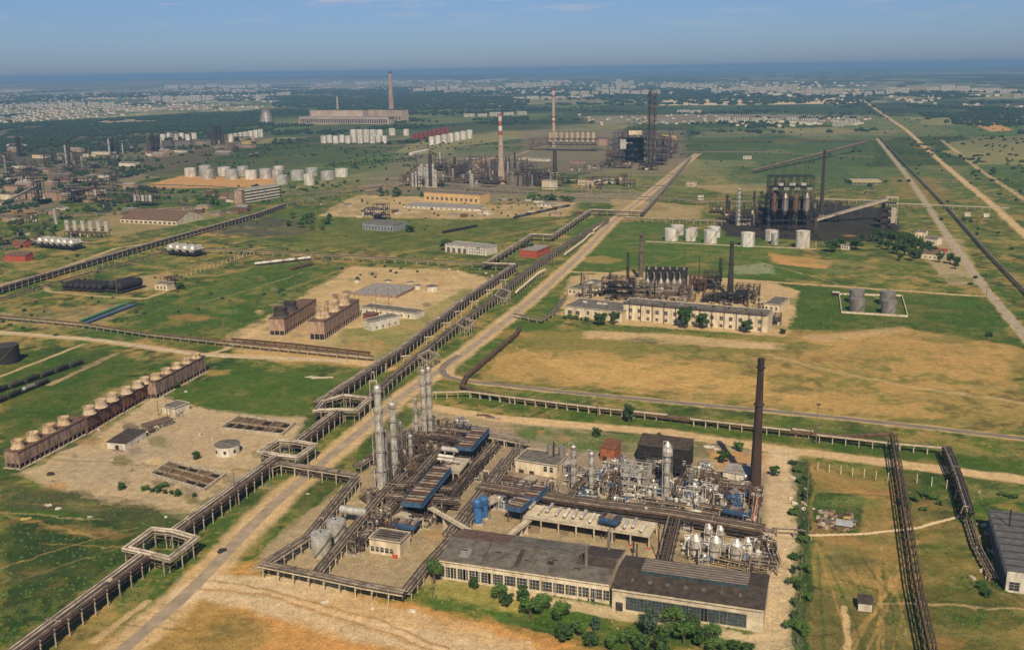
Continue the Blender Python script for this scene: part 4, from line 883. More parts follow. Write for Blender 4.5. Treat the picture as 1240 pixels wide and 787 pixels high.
sp=[p for p in sp if not(520<p[0]<600 and p[1]>600) and not(528<p[0]<575 and 575<p[1]<600)]
for q,(x,y) in enumerate(sp):
    ms=[[PIPED,PIPEB,DARK,PIPEG],[SILV,PIPEG,WHITEP,PIPED],[SILV,SILVT,WHITEP,BLUE]][(0 if x<560 else (1 if q%2 else 2))]
    clutter('pipe_manifold','tangle of small pipes and drums on a concrete skid inside the near plant',G(x,y),GB+R.uniform(-.04,.04),R.uniform(7,11),R.uniform(5,9),ms,'small pipe manifolds packed in the near plant',14,R.uniform(4,11 if x<570 else 8),nv=3)
for q,(x,y,w_,d_,h,lv,m_) in enumerate([(548,533,18,12,6,1,DARK),(562,527,14,10,5,1,DARK),(500,552,12,9,14,3,PIPED),(475,570,9,8,12,3,PIPED),(770,592,14,10,14,3,SILVT),(795,584,12,10,11,2,PIPEG),(742,594,9,10,9,2,RUST),(860,592,9,8,9,2,RUST),(640,602,14,8,8,1,PIPED),(925,690,12,7,5,1,PIPEG),(458,647,10,6,7,1,DARK),(915,610,6,6,9,2,RUST)]):
    frame('steel_frame',['low dark pipe grid beside the back blue cooler','dark pipe grid beyond the back blue cooler','three storey brown frame in front of the slender columns','brown frame between the tall column pairs','silver grey three storey frame left of the swollen column','grey two storey frame under the dark open shed','rusty frame between hopper and ringed column','rusty frame left of the chimney foot','brown frame over the wide rack by the raised cooler','low grey frame by the workshop\'s far corner','dark frame over the little cream house','narrow rusty frame at the chimney foot'][q],'steel frame',G(x,y),GB,w_,d_,h,lv,m_,3 if w_>9 else 2,2,fill=4,fillm=[SILV,PIPEG,PIPED,WHITEP],group='steel frames of the near plant')
# ---- buildings of the near plant
def vents(xs,y,r,hh,m_):
    def f(t,L,D,h):
        for x in xs: part(t,'roof_vent',MB().cyl(x*L,y*D,h-.2,h+hh,r,n=10).cyl(x*L,y*D,h+hh,h+hh+.4,r*1.5,r*.3,10),m_)
    return f
def slatbits(t,L,D,h):
    k=D*.12/(D/2)
    for i,(x,y) in enumerate([(.12,.25),(.32,.3),(.5,.22),(.66,.3),(.8,.2)]):
        part(t,'roof_patch',MB().box(x*L,y*D,h+y*D*k+.1,R.uniform(1.5,4),.6,.35),ROOFB)

    mb=MB()
    for i in range(13): y=D*.5*(i+.5)/13; mb.box(L/2,y,h+y*3.2/(D/2)+.24,L+.3,.14,.12)
    part(t,'roof_lap',mb,ROOFB)
    mb=MB(); mb.box(L*.36,D*.72,h+3.2*.56+.15,L*.7,D*.4,.2); 
    part(t,'exhaust_pipe',MB().cyl(L*.84,D*.3,h,h+11,.75,n=12).cyl(L*.84,D*.3,h+11,h+11.6,1.0,n=12),BLUE if False else GREYT)
    def sp(x0,x1,y0,y1,m_):
        f=lambda y:h+(y if y<D/2 else D-y)*3.2/(D/2)+.3
        part(t,'roof_patch',MB().add([(x0,y0,f(y0)),(x1,y0,f(y0)),(x1,y1,f(y1)),(x0,y1,f(y1))],[(0,1,2,3)]),m_)
    sp(0,L*.34,D*.52,D,ROOFBR); sp(L*.34,L*.62,D*.6,D,ROOFG); sp(L*.78,L,D*.3,D*.495,ROOFB); sp(L*.8,L,D*.52,D,ROOFB); sp(L*.1,L*.16,D*.1,D*.3,ROOFL); sp(L*.44,L*.47,D*.05,D*.45,ROOFB); sp(L*.25,L*.255,0,D*.49,ROOFB); sp(L*.62,L*.66,D*.2,D*.28,BLACK)
    part(t,'cornice',MB().box(L/2,-.42,h-.75,L,.5,.5),CREAM)
    for i in range(14): part(t,'pilaster',MB().box(L*(i+.5)/14,-.12,0,.6,.3,h-.8),CREAM)
hB=hgt(533,700,677)
building('workshop','long workshop under a grey slate roof with cream window wall','workshop',(533,700),(737.5,731),(559,640),hB,CREAM,ROOFG,'gable',[(5,1,7,5,1.2,0,.38),(8,1,6.2,4.6,1.6,.39,1)],rise=3.2,extra=slatbits,group='long workshops at the near edge',doors=[(.9,3,3.4)],style='w')
def monitor(t,L,D,h):
    k=3/(D/2)
    mb=MB(); mb.box(L*.52,D*.6,h+.8,L*.74,D*.4,2.4); part(t,'roof_monitor',mb,ROOFB)
    mb=MB(); mb.box(L*.52,D*.6-D*.205,h+1.5,L*.73,.2,1.7); o=part(t,'skylight_strip',mb,GLASST)
    for i in range(16): part(t,'skylight_rib',MB().box(L*.52,D*(.42+.36*i/15),h+3.2,L*.72,.35,.15),[ROOFL,ROOFBR,ROOFG][i%3])
    for i in range(7): part(t,'roof_vent',MB().box(L*(.12+.12*i),D*.22,h+.6+R.uniform(0,.3),R.uniform(.8,1.6),2,.8),ROOFG)
    part(t,'cornice',MB().box(L/2,-.45,h-.9,L,.55,.6),CONCL)
hW=hgt(741,738,711)
building('workshop','dark flat roofed workshop with tall teal glazing, right of the slate roof','workshop',(741,738),(923.5,766),(753.4,672),hW,CONCL,ROOFB,'gable',[(6,1,10.4,5.6,1.4,.12,.87)],rise=2,extra=monitor,group='long workshops at the near edge',doors=[(.05,3,4)],style='t')
def topstuff(t,L,D,h):
    for i in range(3): part(t,'roof_pipe',MB().tube([(L*.1,D*(.3+.2*i),h+1.2),(L*.9,D*(.3+.2*i),h+1.2),(L*.9,D*(.3+.2*i),h)],.3,6),PIPED)
    part(t,'fire_box',MB().box(L*.85,-1,0,2.4,.8,1.6),mat('red_paint',(.5,.07,.04)))
building('control_house','little cream house with dark pipes across its roof beside the silver tanks','house',(448,669),(485,675),11,hgt(448,669,652),CREAM,ROOFG,'flat',[(5,1,1.8,2.4,1.4,.02,.8)],extra=topstuff)
def twotanks(t,L,D,h):
    for x in (.62,.9): part(t,'roof_tank',MB().cyl(x*L,D*.82,h+.3,h+6,1.9,n=14),GREYT)
    part(t,'flue',MB().cyl(.74*L,D*.7,h,h+9,.5,n=8),DARK)
building('control_house','cream house with brown roof and two grey tanks behind it','house',(624,571),(674,579),(633,543),hgt(624,571,557),CREAM,ROOFG,'flat',[(2,1,2,3,3,.66,.95)],extra=twotanks,doors=[(.15,3,2),(.4,3,2)],swins=(3,1,1.8,2.2,3))
building('shed','rusty brown shed with an orange front among silver columns','shed',(727,557),(744,560),10,8,ORANGE,mat('rust_roof',(.17,.07,.04),(.09,.04,.025),.4),'mono',rise=2,doors=[(.3,2.5,3)])
frame('open_shed_frame','dark frame under the long black roofed shelter','steel frame',G(803,572),GB,26,12,8,2,BLACK,5,2,fill=5,fillm=[PIPEG,SILV])
building('open_shelter','long black roofed shelter behind the swollen column','shelter',(772,560),(834,568),12,11,BLACK,ROOFB,'mono',rise=2.5,doors=[(.2,6,7),(.5,6,7),(.8,6,7)])
building('shed','white shed with pale grey roof left of the rust brown chimney','shed',(875,583),(906,589),9,6,WHITE,ROOFL,'mono',rise=1.6,doors=[(.1,2.5,3)])
chimney('chimney','very tall rust brown steel chimney at the right of the near plant',914,595,434,14.5,7.2,STACK,[(.93,1.0,BLACK)],rings=(.66,.93),topm=BLACK)
for q,(x,yb,yt,wpx,m_) in enumerate([(737,690,640,3.6,GREYT),(767,672,656,2.5,DARK),(771,685,658,2,PIPED),(797,680,640,1.6,DARK),(843,700,665,2.6,DARK),(909,708,683,2.6,DARK)]):
    column('vent_stack',['thick blue grey vent stack rising behind the dark roof corner','thin dark stack left of the deck end','dark stack beside the deck end','thin pole like stack with a silver cap','dark vent behind the workshop under the leftmost reactor','dark vent behind the workshop\'s right half'][q],x,yb,yt,wpx,m_,[(1,1)],0,'vent stacks behind the workshops',cat='vent stack',ovh=False)
# ================================================================ cooling towers
def fanstack(t,x,y,z,r,h,m_,parent=None):
    mb=MB(); mb.lathe(x,y,[(r*1.12,z),(r*1.12,z+.3),(r,z+h*.2),(r*.9,z+h*.6),(r*.98,z+h),(r*.9,z+h),(r*.82,z+h*.6),(r*.84,z+h*.25)],20,cap=False); o=part(t,'fan_stack',mb,m_)
    mb=MB(); mb.cyl(x,y,z+h*.35,z+h*.5,r*.14,n=8)
    for k in range(5): mb.box(x+math.cos(k*1.257)*r*.42,y+math.sin(k*1.257)*r*.42,z+h*.4,r*.75,r*.14,.1,k*1.257)
    mb.lathe(x,y,[(r*.83,z+h*.3),(.1,z+h*.3)],20,cap=False)
    part(o,'fan',mb,BLACK)
def cooling(label,fl,fr,back,h,fans,wall,fm,rf=4,hf=5,open_=3.0,group='cooling tower banks',world=None,gaps=()):
    A_,B_=G(*fl),G(*fr); bk=G(*back); d=B_-A_; W_=d.length; rz=math.atan2(d.y,d.x); nrm=Vector((-math.sin(rz),math.cos(rz),0)); L=(bk-B_).dot(nrm); sh=(bk-B_).dot(d.normalized())
    # orient along the long side
    ld=(bk-B_); ln=ld.length; a_=math.atan2(ld.y,ld.x)-math.pi/2
    t=thing('cooling_tower',label,'cooling tower',B_,a_,group)
    W_=min(W_,14) if W_>14 else W_
    part(t,'wall',MB().box(-W_/2,ln/2,open_,W_,ln,h-open_),wall)
    part(t,'roof',MB().box(-W_/2,ln/2,h,W_+.8,ln+.8,.35),ROOFBR)
    mb=MB(); mb.box(-W_/2,ln/2,-.1,W_-1.6,ln-1.6,open_+.1); part(t,'louvre_core',mb,BLACK)
    pm=MB().box(0,0,-.1,.6,.6,open_+.1).mesh('post',wall); k=max(4,int(ln/4.2))
    for i in range(k+1):
        for x in (-.3,-W_+.3): part(t,'post',pm,None,(x,ln*i/k,0))
    for i in range(1,3): part(t,'post',pm,None,(-W_*i/3,.3,0))
    for f in fans: fanstack(t,-W_/2,ln*f,h+.3,rf,hf if not isinstance(hf,dict) else hf.get(f,4),fm[int(f*1000)%len(fm)] if isinstance(fm,list) else fm)
    part(t,'basin',MB().box(-W_/2,ln/2,-.3,W_+2.4,ln+2.4,.5),CONC)
    for i in range(int(ln/9)): part(t,'cladding_rib',MB().box(.06,ln*(i+.5)/int(ln/9),open_,.2,.35,h-open_),PIPEB)
    return t
cooling('nearest cooling tower bank, grey brown with four tan fan stacks, beside the basin yard',(10,565),(25,568),(105,525),10.5,(.1,.32,.55,.78),TOWERW,TANC,3.6,4.6)
cooling('rust red cooling tower bank, second in the row',(98,525),(107,525),(150,499),10.5,(.18,.5,.82),RUSTW,mat('fan_stack_grey',(.5,.42,.3),(.3,.22,.15),.5),3.8,5)
cooling('short rust red cooling tower bank, third in the row',(143,499),(151,499),(186,479),10.5,(.22,.6,.85),RUSTW,MATS['fan_stack_grey'],3.6,4.2)
cooling('farthest cooling tower bank of the row with a bright triangular end',(178,483),(190,483),(250,450),12.5,(.1,.3,.5,.7,.9),TOWERW,TANC,3.6,3.4)
cooling('tall brown cooling tower with three large cream fan stacks',(374,410),(393.5,412),(436,383.5),hgt(393,412,389.5),(.17,.45,.74),BRICK,TANC,6,9,5,'brown cooling towers in the sandy compound')
cooling('brown cooling tower with two dark broken fan stacks, left of the cream topped one',(324,404.5),(345,406.5),(384,381),hgt(345,406,386),(.14,.42),BRICK,DARK,6,7.5,4,'brown cooling towers in the sandy compound')
# ---- cooling tower compound buildings
building('pump_house','long low cream house with dark grey roof right of the brown cooling towers','building',(437,379),(503,387),(432,366),5.5,WHITE,ROOFG,'flat',[(7,1,1.8,2.2,1.5,.05,.95)],doors=[(.5,2.5,3)])
building('annex','small white house with grey roof just below the long low house','house',(451,401),(484,393),12,hgt(451,401,390),WHITEP,ROOFG,'flat',[(4,1,1.4,2,1.4,.05,.95)],swins=(2,1,1.2,1.8,1.3))
building('reservoir','grey slab roof of a covered reservoir on the sandy compound','reservoir',(427,358),(480,361.5),(449,343),2.2,BRICK,ROOFL,'flat',parapet=True)
for q,(x,y,w_) in enumerate([(523.5,352,15),(506,350,8),(432,342,7),(470,341,9),(497,343,8)]):
    tank('settling_tank',['round white settling tank with dark grid roof','small white well house left of the round tank','little grey hatch on the far sand','flat dark hatch behind the covered reservoir','flat hatch right of the covered reservoir'][q],x,y,w_*mpp(x,y)/2,[5,4,3,1.2,1.2][q],WHITE,roofm=ROOFG,stair=False,group='round tanks of the sandy compound',cat='tank',n=18)
building('brick_hut','dark red brick hut at the end of the cream topped cooling tower','hut',(440,387),(452,388.5),9,5,mat('dark_brick',(.16,.07,.05)),ROOFBR,'flat')
# ---- basin yard
def basin(label,c4,cols,rows,name='basin'):
    A_,B_,C_,D_=[G(*p) for p in c4]; t=thing(name,label,'basin',A_,0,'black gridded basins'); b_=A_.copy()
    q=[p-b_ for p in (A_,B_,C_,D_)]
    def at(u,v): return (q[0]*(1-u)+q[1]*u)*(1-v)+(q[3]*(1-u)+q[2]*u)*v
    mb=MB(); mb.add([p+Vector((0,0,.12)) for p in q],[(0,1,2,3)]); part(t,'water',mb,WATERD)
    BC=mat('basin_wall',(.36,.28,.19),(.14,.1,.065),.4)
    def wl(a_,b_,h_,w2,m_):
        d=b_-a_; c_=(a_+b_)/2; part(t,'dividing_wall',MB().box(0,0,-.1,d.length,w2,h_),m_,c_,math.atan2(d.y,d.x))
    for i in range(cols+1): e=i in(0,cols); wl(at(i/cols,0),at(i/cols,1),1.9 if e else 1.5,1.1 if e else .45,CONC if e else BC)
    for i in range(rows+1): e=i in(0,rows); wl(at(0,i/rows),at(1,i/rows),1.92 if e else 1.53,1.1 if e else .45,CONC if e else BC)
    for i in range(cols):
        for j_ in range(rows):
            if R.random()<.45:
                c_=[at((i+a_)/cols,(j_+b_)/rows)+Vector((0,0,R.uniform(.3,.9))) for a_,b_ in((.06,.06),(.94,.06),(.94,.94),(.06,.94))]
                part(t,'sludge',MB().add(c_+[Vector((p.x,p.y,.1)) for p in c_],[(0,1,2,3),(0,4,5,1),(1,5,6,2),(2,6,7,3),(3,7,4,0)]),mat('brown_sludge',(.16,.105,.06),(.05,.04,.03),.3))
basin('black gridded basin beside the bushes and the main rack',[(182,576),(247,595),(273,576),(206,560)],5,3)
basin('black gridded basin behind the round white hut',[(267,520),(341,528),(357,514),(290,505)],6,2)
tank('round_hut','round white hut with dark conical roof in the sandy yard','',0,0,1,WHITEP) if False else None
t=tank('round_hut','round white hut with a dark low roof in the sandy yard',276,548,15*mpp(276,548),5.6,WHITEP,roofm=ROOFG,stair=False,cat='hut',n=22)
for k in range(8): part(t,'window',win_mesh(1.2,1.6,'d'),None,(15*mpp(276,548)*math.cos(k*.785),15*mpp(276,548)*math.sin(k*.785),2),k*.785+math.pi/2)
building('pump_house','ruined low house with dark patched roof and white gable end','house',(130,543),(152,545),(174,522),4.2,WHITEP,ROOFB,'mono',rise=.8,doors=[(.55,2.6,2.8)])
building('pump_house','roofless dark middle part of the ruined house','house',(172,520),(180,523),(205,506),3.2,CONCD,ROOFBR,'flat')
for q in range(13): 
    f=q/12; clutter('roof_plant' if False else 'pipe_manifold','small rusty pumps lined up along the ruined low house',G(158+62*f,540-38*f),GAx,4.5,4,[PIPED,RUST,WHITEP,PIPEG],'rusty pumps along the ruined house',5,2.5,nv=1)
building('pump_house','pale hut with grey roof between the ruined house and the far cooling bank','hut',(197,500),(212,503),(208,484),4.6,WHITE,ROOFG,'flat')
chimney_poles=[(192,503,484),(202,506,482),(283,609,586)]

t=thing('parked_car','dark car driving along the near dirt road','car',G(269,668),math.radians(52)); part(t,'body',MB().box(0,0,.35,4.4,1.8,.75),DARK); part(t,'cabin',MB().box(-.2,0,1.1,2.2,1.6,.55),GLASS)
wm=MB().tube([(0,-.95,.35),(0,.95,.35)],.34,8).mesh('wheel',BLACK)
for x in(-1.4,1.4): part(t,'wheel_pair',wm,None,(x,0,0))
t=thing('parked_truck','pale truck parked on the concrete yard beside the silver reactors','truck',G(938,672),math.radians(75)); part(t,'cab',MB().box(2.8,0,.6,1.9,2.3,2.1),BLUE); part(t,'bed',MB().box(-1,0,.9,5.2,2.4,1.3),CONCL)
for x in(-2.4,-1.2,2.6): part(t,'wheel_pair',MB().tube([(x,-1.15,.5),(x,1.15,.5)],.5,8),BLACK)
# ================================================================ middle plant beyond the dry field
def sooty(t,L,D,h):
    for i in range(9): part(t,'roof_pipe',MB().box(L*(i+.5)/9,D*R.uniform(.3,.7),h+.3,R.uniform(1,3),R.uniform(1,3),R.uniform(.6,1.6)),R.choice([DARK,ROOFL,PIPED]))
    for i in range(12):
        mb=MB(); x=L*(i+.6)/12; mb.box(x,-2.2,0,.35,.35,h+3.5); mb.box(x,-1,h+1.6,.3,2.4,.3); part(t,'pipe_post',mb,DARK)
    mb=MB(); [mb.tube([(0,-2.2+.6*k,h+1.9),(L,-2.2+.6*k,h+1.9)],.22,5) for k in range(4)]; part(t,'pipe_run',mb,PIPED)
h2=hgt(755,387,368)
building('plant_hall','cream hall with two rows of dark windows and a pipe rack along its front','hall',(754.7,386.5),(929,402.8),(758.5,361),h2,CREAM,ROOFG,'flat',[(15,1,3,3.4,h2*.5,.02,.98),(15,1,2.6,2.6,h2*.08,.02,.98)],extra=sooty,group='long cream halls of the middle plant')
h1=hgt(684,382,371)
building('plant_hall','lower cream hall with grey roof left of the long hall, behind bushes','hall',(683.5,382),(753.8,389.8),(696,361),h1,CREAM,ROOFG,'flat',[(5,1,2.2,3,h1*.4,.35,1),(2,1,4,3.5,h1*.25,.03,.3)],group='long cream halls of the middle plant',extra=lambda t,L,D,h:[part(t,'roof_vent',MB().box(L*x,D*.6,h+.3,4,2,1.3),WHITEP) for x in(.2,.45,.55)] and None)
building('compressor_house','grey roofed house with a white skylight at the left end of the middle plant','house',(688,357),(703,359),(707,337),7,CREAM,ROOFG,'flat',[(3,1,2,2.4,2.5,0,1)],extra=lambda t,L,D,h: part(t,'skylight',MB().box(L*.6,D*.6,h+.4,4,8,1.2),WHITEP) and None)
building('compressor_house','grey roofed house with pipes at the right end of the middle plant','house',(925,377),(943,379),34,7,CREAM,ROOFG,'flat',[(3,1,2,2.4,2.5,0,1)],extra=sooty if False else None)
# black furnace hall with cyclones
building('furnace_hall','black furnace hall behind a row of silver cyclones','hall',(781,352),(832,353),14,hgt(808,352,327),BLACK,BLACK,'flat',extra=lambda t,L,D,h:[part(t,'roof_duct',MB().box(L*(i+.5)/6,D*.4,h+.3,2,D*.5,1.6),PIPEG) for i in range(6)] and None)
for q,x in enumerate([784,792,800,808,816,823]):
    p=G(x,355); hh=hgt(x,355,334); r=3.1
    t=thing('cyclone','silver cyclone vessel before the black furnace hall, '+nth(q,6),'cyclone',p,0,'silver cyclones of the furnace hall')
    part(t,'shell',MB().lathe(0,0,[(.5,hh*.25),(r*.9,hh*.5),(r,hh*.6),(r*.8,hh*.7),(r*.3,hh*.85),(r*.3,hh)],14),GREYT)
    mb=MB(); [mb.box(a_*1.9,b_*1.9,0,.5,.5,hh*.55) for a_ in(-1,1) for b_ in(-1,1)]; part(t,'stand',mb,PIPEG)
    part(t,'feed_pipe',MB().tube([(0,0,hh),(0,3,hh+2),(0,9,hh+2)],.6,6),PIPEG)
for q,(x,yb,yt,w0,w1,m_) in enumerate([(776,338,283,6.5,4.2,mat('soot_concrete',(.16,.12,.09),(.06,.05,.04),.3)),(760,352,306,5,2.6,DARK),(884,359,293,8.5,4.2,DARK),(872,343,313,5,3.6,DARK),(774,338,309,2.5,2.2,DARK)]):
    chimney('chimney',['brownish chimney with a black top behind the silver cyclones','thin dark chimney left of the brownish one','tall black leaning looking chimney at the right of the middle plant','short black chimney beside the tall black one','narrow dark flue hugging the brownish chimney'][q],x,yb,yt,w0,w1,m_,[(.9,1,BLACK)],'chimneys of the middle plant',rings=(.6,))
for q,(x,yb,yt,lab) in enumerate([(846,356,310,'lone thin mast'),(828,330,300,'mast on the grass behind the furnace hall'),(712,345,322,'mast by the grey roofed house'),(741,362,325,'mast left of the dark frames')]):
    pole(lab+' of the middle plant',x,yb,yt,DARK,0,'masts of the middle plant',r=.6 if q==0 else .3)
for q,(x,y,w_,d_,h,lv,m_,fm) in enumerate([(752,362,26,14,hgt(752,362,335),4,DARK,[SILV,PIPEG,DARK]),(738,358,14,10,hgt(738,358,336),3,DARK,[SILVT,PIPEG]),(776,355,14,14,hgt(776,355,340),3,PIPED,[SILV]),(800,357,62,10,10,2,PIPEG,[SILV,WHITEP]),(845,352,16,14,16,3,RUST,[PIPED,CREAM]),(862,350,16,12,18,3,DARK,[PIPED,DARK]),(884,366,32,16,15,2,BLACK,[DARK]),(905,362,22,14,14,2,DARK,[PIPED,PIPEG]),(722,358,14,10,9,2,PIPED,[SILVT,WHITEP]),(865,366,22,10,9,2,DARK,[PIPEG,CREAM]),(825,364,26,10,7,1,PIPED,[SILV,PIPEG]),(780,366,30,9,6,1,PIPED,[SILV,CREAM]),(938,392,10,10,9,2,PIPED,[WHITEP,PIPEG])]):
    frame('steel_frame',['sooty four storey frame around silver drums below the thin chimney','narrow dark frame at the left of the sooty one','brown frame at the foot of the brownish chimney','long grey stand under the row of cyclones','rusty frame right of the black furnace hall','dark frame between the rusty frame and black chimneys','black frame at the base of the tall black chimney','dark frame right of the tall black chimney','low brown frame near the compressor house','low dark frame before the black chimneys','low pipe frame behind the right half of the long hall','low pipe frame behind the left half of the long hall','small frame at the right end of the long hall'][q],'steel frame',G(x,y),GB,w_,d_,h,lv,m_,4 if w_>15 else 2,2,fill=6,fillm=fm,group='steel frames of the middle plant')
for q in range(34):
    x=R.uniform(700,925); y=363+(x-700)*.055+R.uniform(-12,3)
    clutter('pipe_manifold','tangle of sooty pipes and drums behind the cream halls of the middle plant',G(x,y),GB,R.uniform(9,15),R.uniform(7,10),[PIPED,DARK,PIPEG,CREAM,PIPEB],'sooty pipe manifolds of the middle plant',8,R.uniform(4,9),nv=2)
rack('pipe_rack','pipe rack leaving the middle plant at the left around the green triangle',[(686,358),(668,379),(656,387),(622,380)],4,[(-.8,.4,PIPED),(.2,.4,PIPEG),(1.1,.35,PIPED)],10,CONC,3,1)
# ================================================================ tanks
gt='white tanks beyond the middle plant'
for q,(x,yb,yt,w_,m_) in enumerate([(813,291,277,17,TANKW),(836,291.5,278,13,TANKW),(820,284,273,16,TANKW),(839,286,276,12,TANKW),(860,294,279,16,TANKW),(864,287,275,16,TANKW),(905,298,282,17,TANKW),(934,291,279,16,TANKW),(938,296,283,9,SILVT),(971.5,300,280,17,TANKW)]):
    tank('storage_tank','white storage tank, '+['front one of the leftmost cluster','narrow one in the second cluster','back one of the leftmost cluster','back narrow one of the second cluster','front one of the third cluster','back one of the third cluster','standing alone below the blackened yard','with bare grey wall behind a bush','small silver one beside a bush','rightmost, with streaked wall and brick red base'][q],x,yb,w_*mpp(x,yb)/2,hgt(x,yb,yt),m_,group=gt,bands=2,n=22)
gt='grey tanks inside the low cream wall'
for q,(x,yb,yt) in enumerate([(1038,377,362),(1037,367,351),(1076,380,364),(1074,369,353)]):
    tank('storage_tank','ribbed grey tank inside the cream wall, '+['front left','back left','front right','back right'][q]+' of four',x,yb,9*mpp(x,yb),hgt(x,yb,yt),GREYT,group=gt,bands=3,n=22)
def wallrun(label,pts,h,m_,closed=True,th=.5,name='boundary_wall',cat='wall',group=None):
    P=[G(*p) for p in pts]; b_=P[0].copy(); t=thing(name,label,cat,b_,0,group)
    Q=P+([P[0]] if closed else [])
    for i in range(len(Q)-1):
        d=Q[i+1]-Q[i]; a_=math.atan2(d.y,d.x); c_=(Q[i]+Q[i+1])/2-b_; part(t,'wall_panel',MB().box(0,0,-.2,d.length-.02,th,h),m_,c_,a_)
        part(t,'coping',MB().box(0,0,h-.2,d.length,th*1.5,.2),CONCL,c_,a_)
    return t
wallrun('low cream wall enclosing four ribbed grey tanks',[(1019,379),(1099,384),(1092,359),(1016,357)],1.8,CREAM)
wallrun('low pale wall along the near side of the white tanks',[(782,293),(885,298),(988,302),(988,294)],1.2,CONC,False)
building('shed','tiny white roofed hut by the corner of the tank wall','hut',(1008,358),(1016,358.5),5,3,BLACK,WHITEP,'flat',parapet=False)
# far left dark tank
tank('storage_tank','wide black tank cut by the left edge of the view',10,438,14*mpp(10,438),hgt(10,438,418),BLACK,stair=True,roofm=DARK,cat='storage tank')
tankm=[(x,217-(x-226)*.02+dy) for x,dy in []]
gt='pale tanks of the far tank farm'
TF=[(231,214,203,14),(249,212,200,15),(252,217,205,15),(272,213,202,15),(281,217,205,16),(295,213,201,14),(304,217,206,15),(322,216,204,15),(338,211,201,13),(341,223,212,16),(361,218,206,17),(375,224,210,13),(378,213,203,15),(397,217,207,17),(414,214,204,16),(337,217,205,14)]
TF.sort()
for q,(x,yb,yt,w_) in enumerate(TF):
    tank('storage_tank','pale silver tank in the far farm behind the orange berm, '+nth(q,len(TF)),x,yb,w_*mpp(x,yb)/2,hgt(x,yb,yt)*.92,TANKW if q%3==0 else SILVT,group=gt,stair=True,n=18,bands=1)
gt='white tanks below the power station'
TF=[(392+7.4*i,173-.05*i+ (0 if i%2 else 1),164+ (0 if i%2 else 1),7) for i in range(11)]+[(428+8*i,165.5+(i%2),157.5,8) for i in range(5)]+[(475,164,156,8),(492,164.5,157,7)]
TF.sort()
for q,(x,yb,yt,w_) in enumerate(TF): tank('storage_tank','white tank below the power station, '+nth(q,len(TF)),x,yb,w_*mpp(x,yb)/2,hgt(x,yb,yt),TANKW,group=gt,stair=False,n=14)
gt='white tanks right of the red tanks'
TF=[(523+7.6*i,176-1.35*i,166-1.35*i,7.5) for i in range(7)]+[(546+7*i,170-1.0*i,162-1.0*i,6.5) for i in range(4)]
TF.sort()
for q,(x,yb,yt,w_) in enumerate(TF): tank('storage_tank','white tank behind the distant chimney beside red tanks, '+nth(q,len(TF)),x,yb,w_*mpp(x,yb)/2,hgt(x,yb,yt),TANKW,group=gt,stair=False,n=14)
gt='red tanks in the distance'
for q in range(9):
    x=500+5.2*q; yb=171.5-1.1*q; tank('storage_tank','dark red tank in the distant red row, '+nth(q,9),x,yb,5.4*mpp(x,yb)/2,hgt(x,yb,yb-8.5),REDT,group=gt,stair=False,n=14)
gt='white tanks at the left of the far works'
TF=[(198+7.5*i,170-(i%2)*1.5,163-(i%2)*1.5,6.5) for i in range(6)]+[(280+6*i,172-i,163-i,6) for i in range(7)]
for q,(x,yb,yt,w_) in enumerate(TF): tank('storage_tank','small white tank left of the power station, '+nth(q,len(TF)),x,yb,w_*mpp(x,yb)/2,hgt(x,yb,yt),TANKW,group=gt,stair=False,n=12)
# elevated hoppers and drum batteries
def battery(label,fl,fr,depth,h,n_,m_,base,group,topm=None,name='drum_battery'):
    A_=G(*fl);B_=G(*fr);d=B_-A_;L=d.length;t=thing(name,label,'drum battery',A_,math.atan2(d.y,d.x),group)
    mb=MB(); 
    for i in range(n_+1):
        for s in(0,1): mb.box(L*i/n_,s*depth,-.1,.6,.6,h*.4)
    mb.box(L/2,depth/2,h*.36,L+1,depth+1,.5); part(t,'stand',mb,base)
    for i in range(n_):
        x=L*(i+.5)/n_; r=L/n_*.42
        part(t,'drum',MB().vessel((x,r*.5,h*.4+r+.3),(x,depth-r*.5,h*.4+r+.3),r),m_)
    if topm: part(t,'canopy',MB().box(L/2,depth/2,h,L+1,depth,.3),topm) ; 
    return t
gd='batteries of drums on stands'
battery('four white roofed drums on a stand beside the long diagonal rack',(200,309),(235,312),20,9,4,SILVT,BLACK,gd,WHITEP)
battery('six white roofed drums on a stand near the far left field',(43,300),(88,304),20,9,6,SILVT,BLACK,gd,WHITEP)
battery('row of black drums with pale ends in the left field',(74,352),(123,355),26,5,7,BLACK,DARK,gd)
battery('pair of long black drums right of the row of black drums',(128,354),(147,356),34,5,2,BLACK,DARK,gd)
t=frame('bunker_frame','black framed bunker with pale grey hoppers on tall legs','bunker',G(178,249),GB,hgt(178,249,249-0)*0+44,20,hgt(178,249,229),2,BLACK,5,2,group=None)
for i in range(5): part(t,'hopper',MB().cyl(-16+8*i,-8,9,19,3.6,n=12),[SILVT,GREYT][i%2])
for q in range(6):
    x=82+9.5*q
    tank('silo','silver silo in the row on the black left frame, '+nth(q,6),x,279+q*.3,3.4,hgt(x,279,267),SILV,group='silver silos on the black frame',stair=False,n=12)
frame('steel_frame','long black frame holding a row of pale drums in the left works','steel frame',G(106,287),GB,66,14,7,1,BLACK,8,2,fill=6,fillm=[WHITEP,BLACK])
chimney('chimney','short silver chimney at the left end of the silo row',68,272,253,4,3,SILVT,rings=())
building('long_shed','long low cream shed with many bays and brown roof by the diagonal rack','shed',(146,270),(214,273),(150,257),6,CREAM,ROOFBR,'gable',[(12,1,5,3,1,0,1)])
building('long_shed','second long cream shed just in front of the many bayed shed','shed',(160,276) if False else (148,268.5),(149,268.6),1,1,CREAM,ROOFBR) if False else None
building('striped_hall','white hall with dark stripes and a brick end','hall',(297,246),(339,239),14,hgt(297,246,230),WHITE,ROOFL,'flat',[(1,4,96,2.0,2,.03,.97)],style='d')
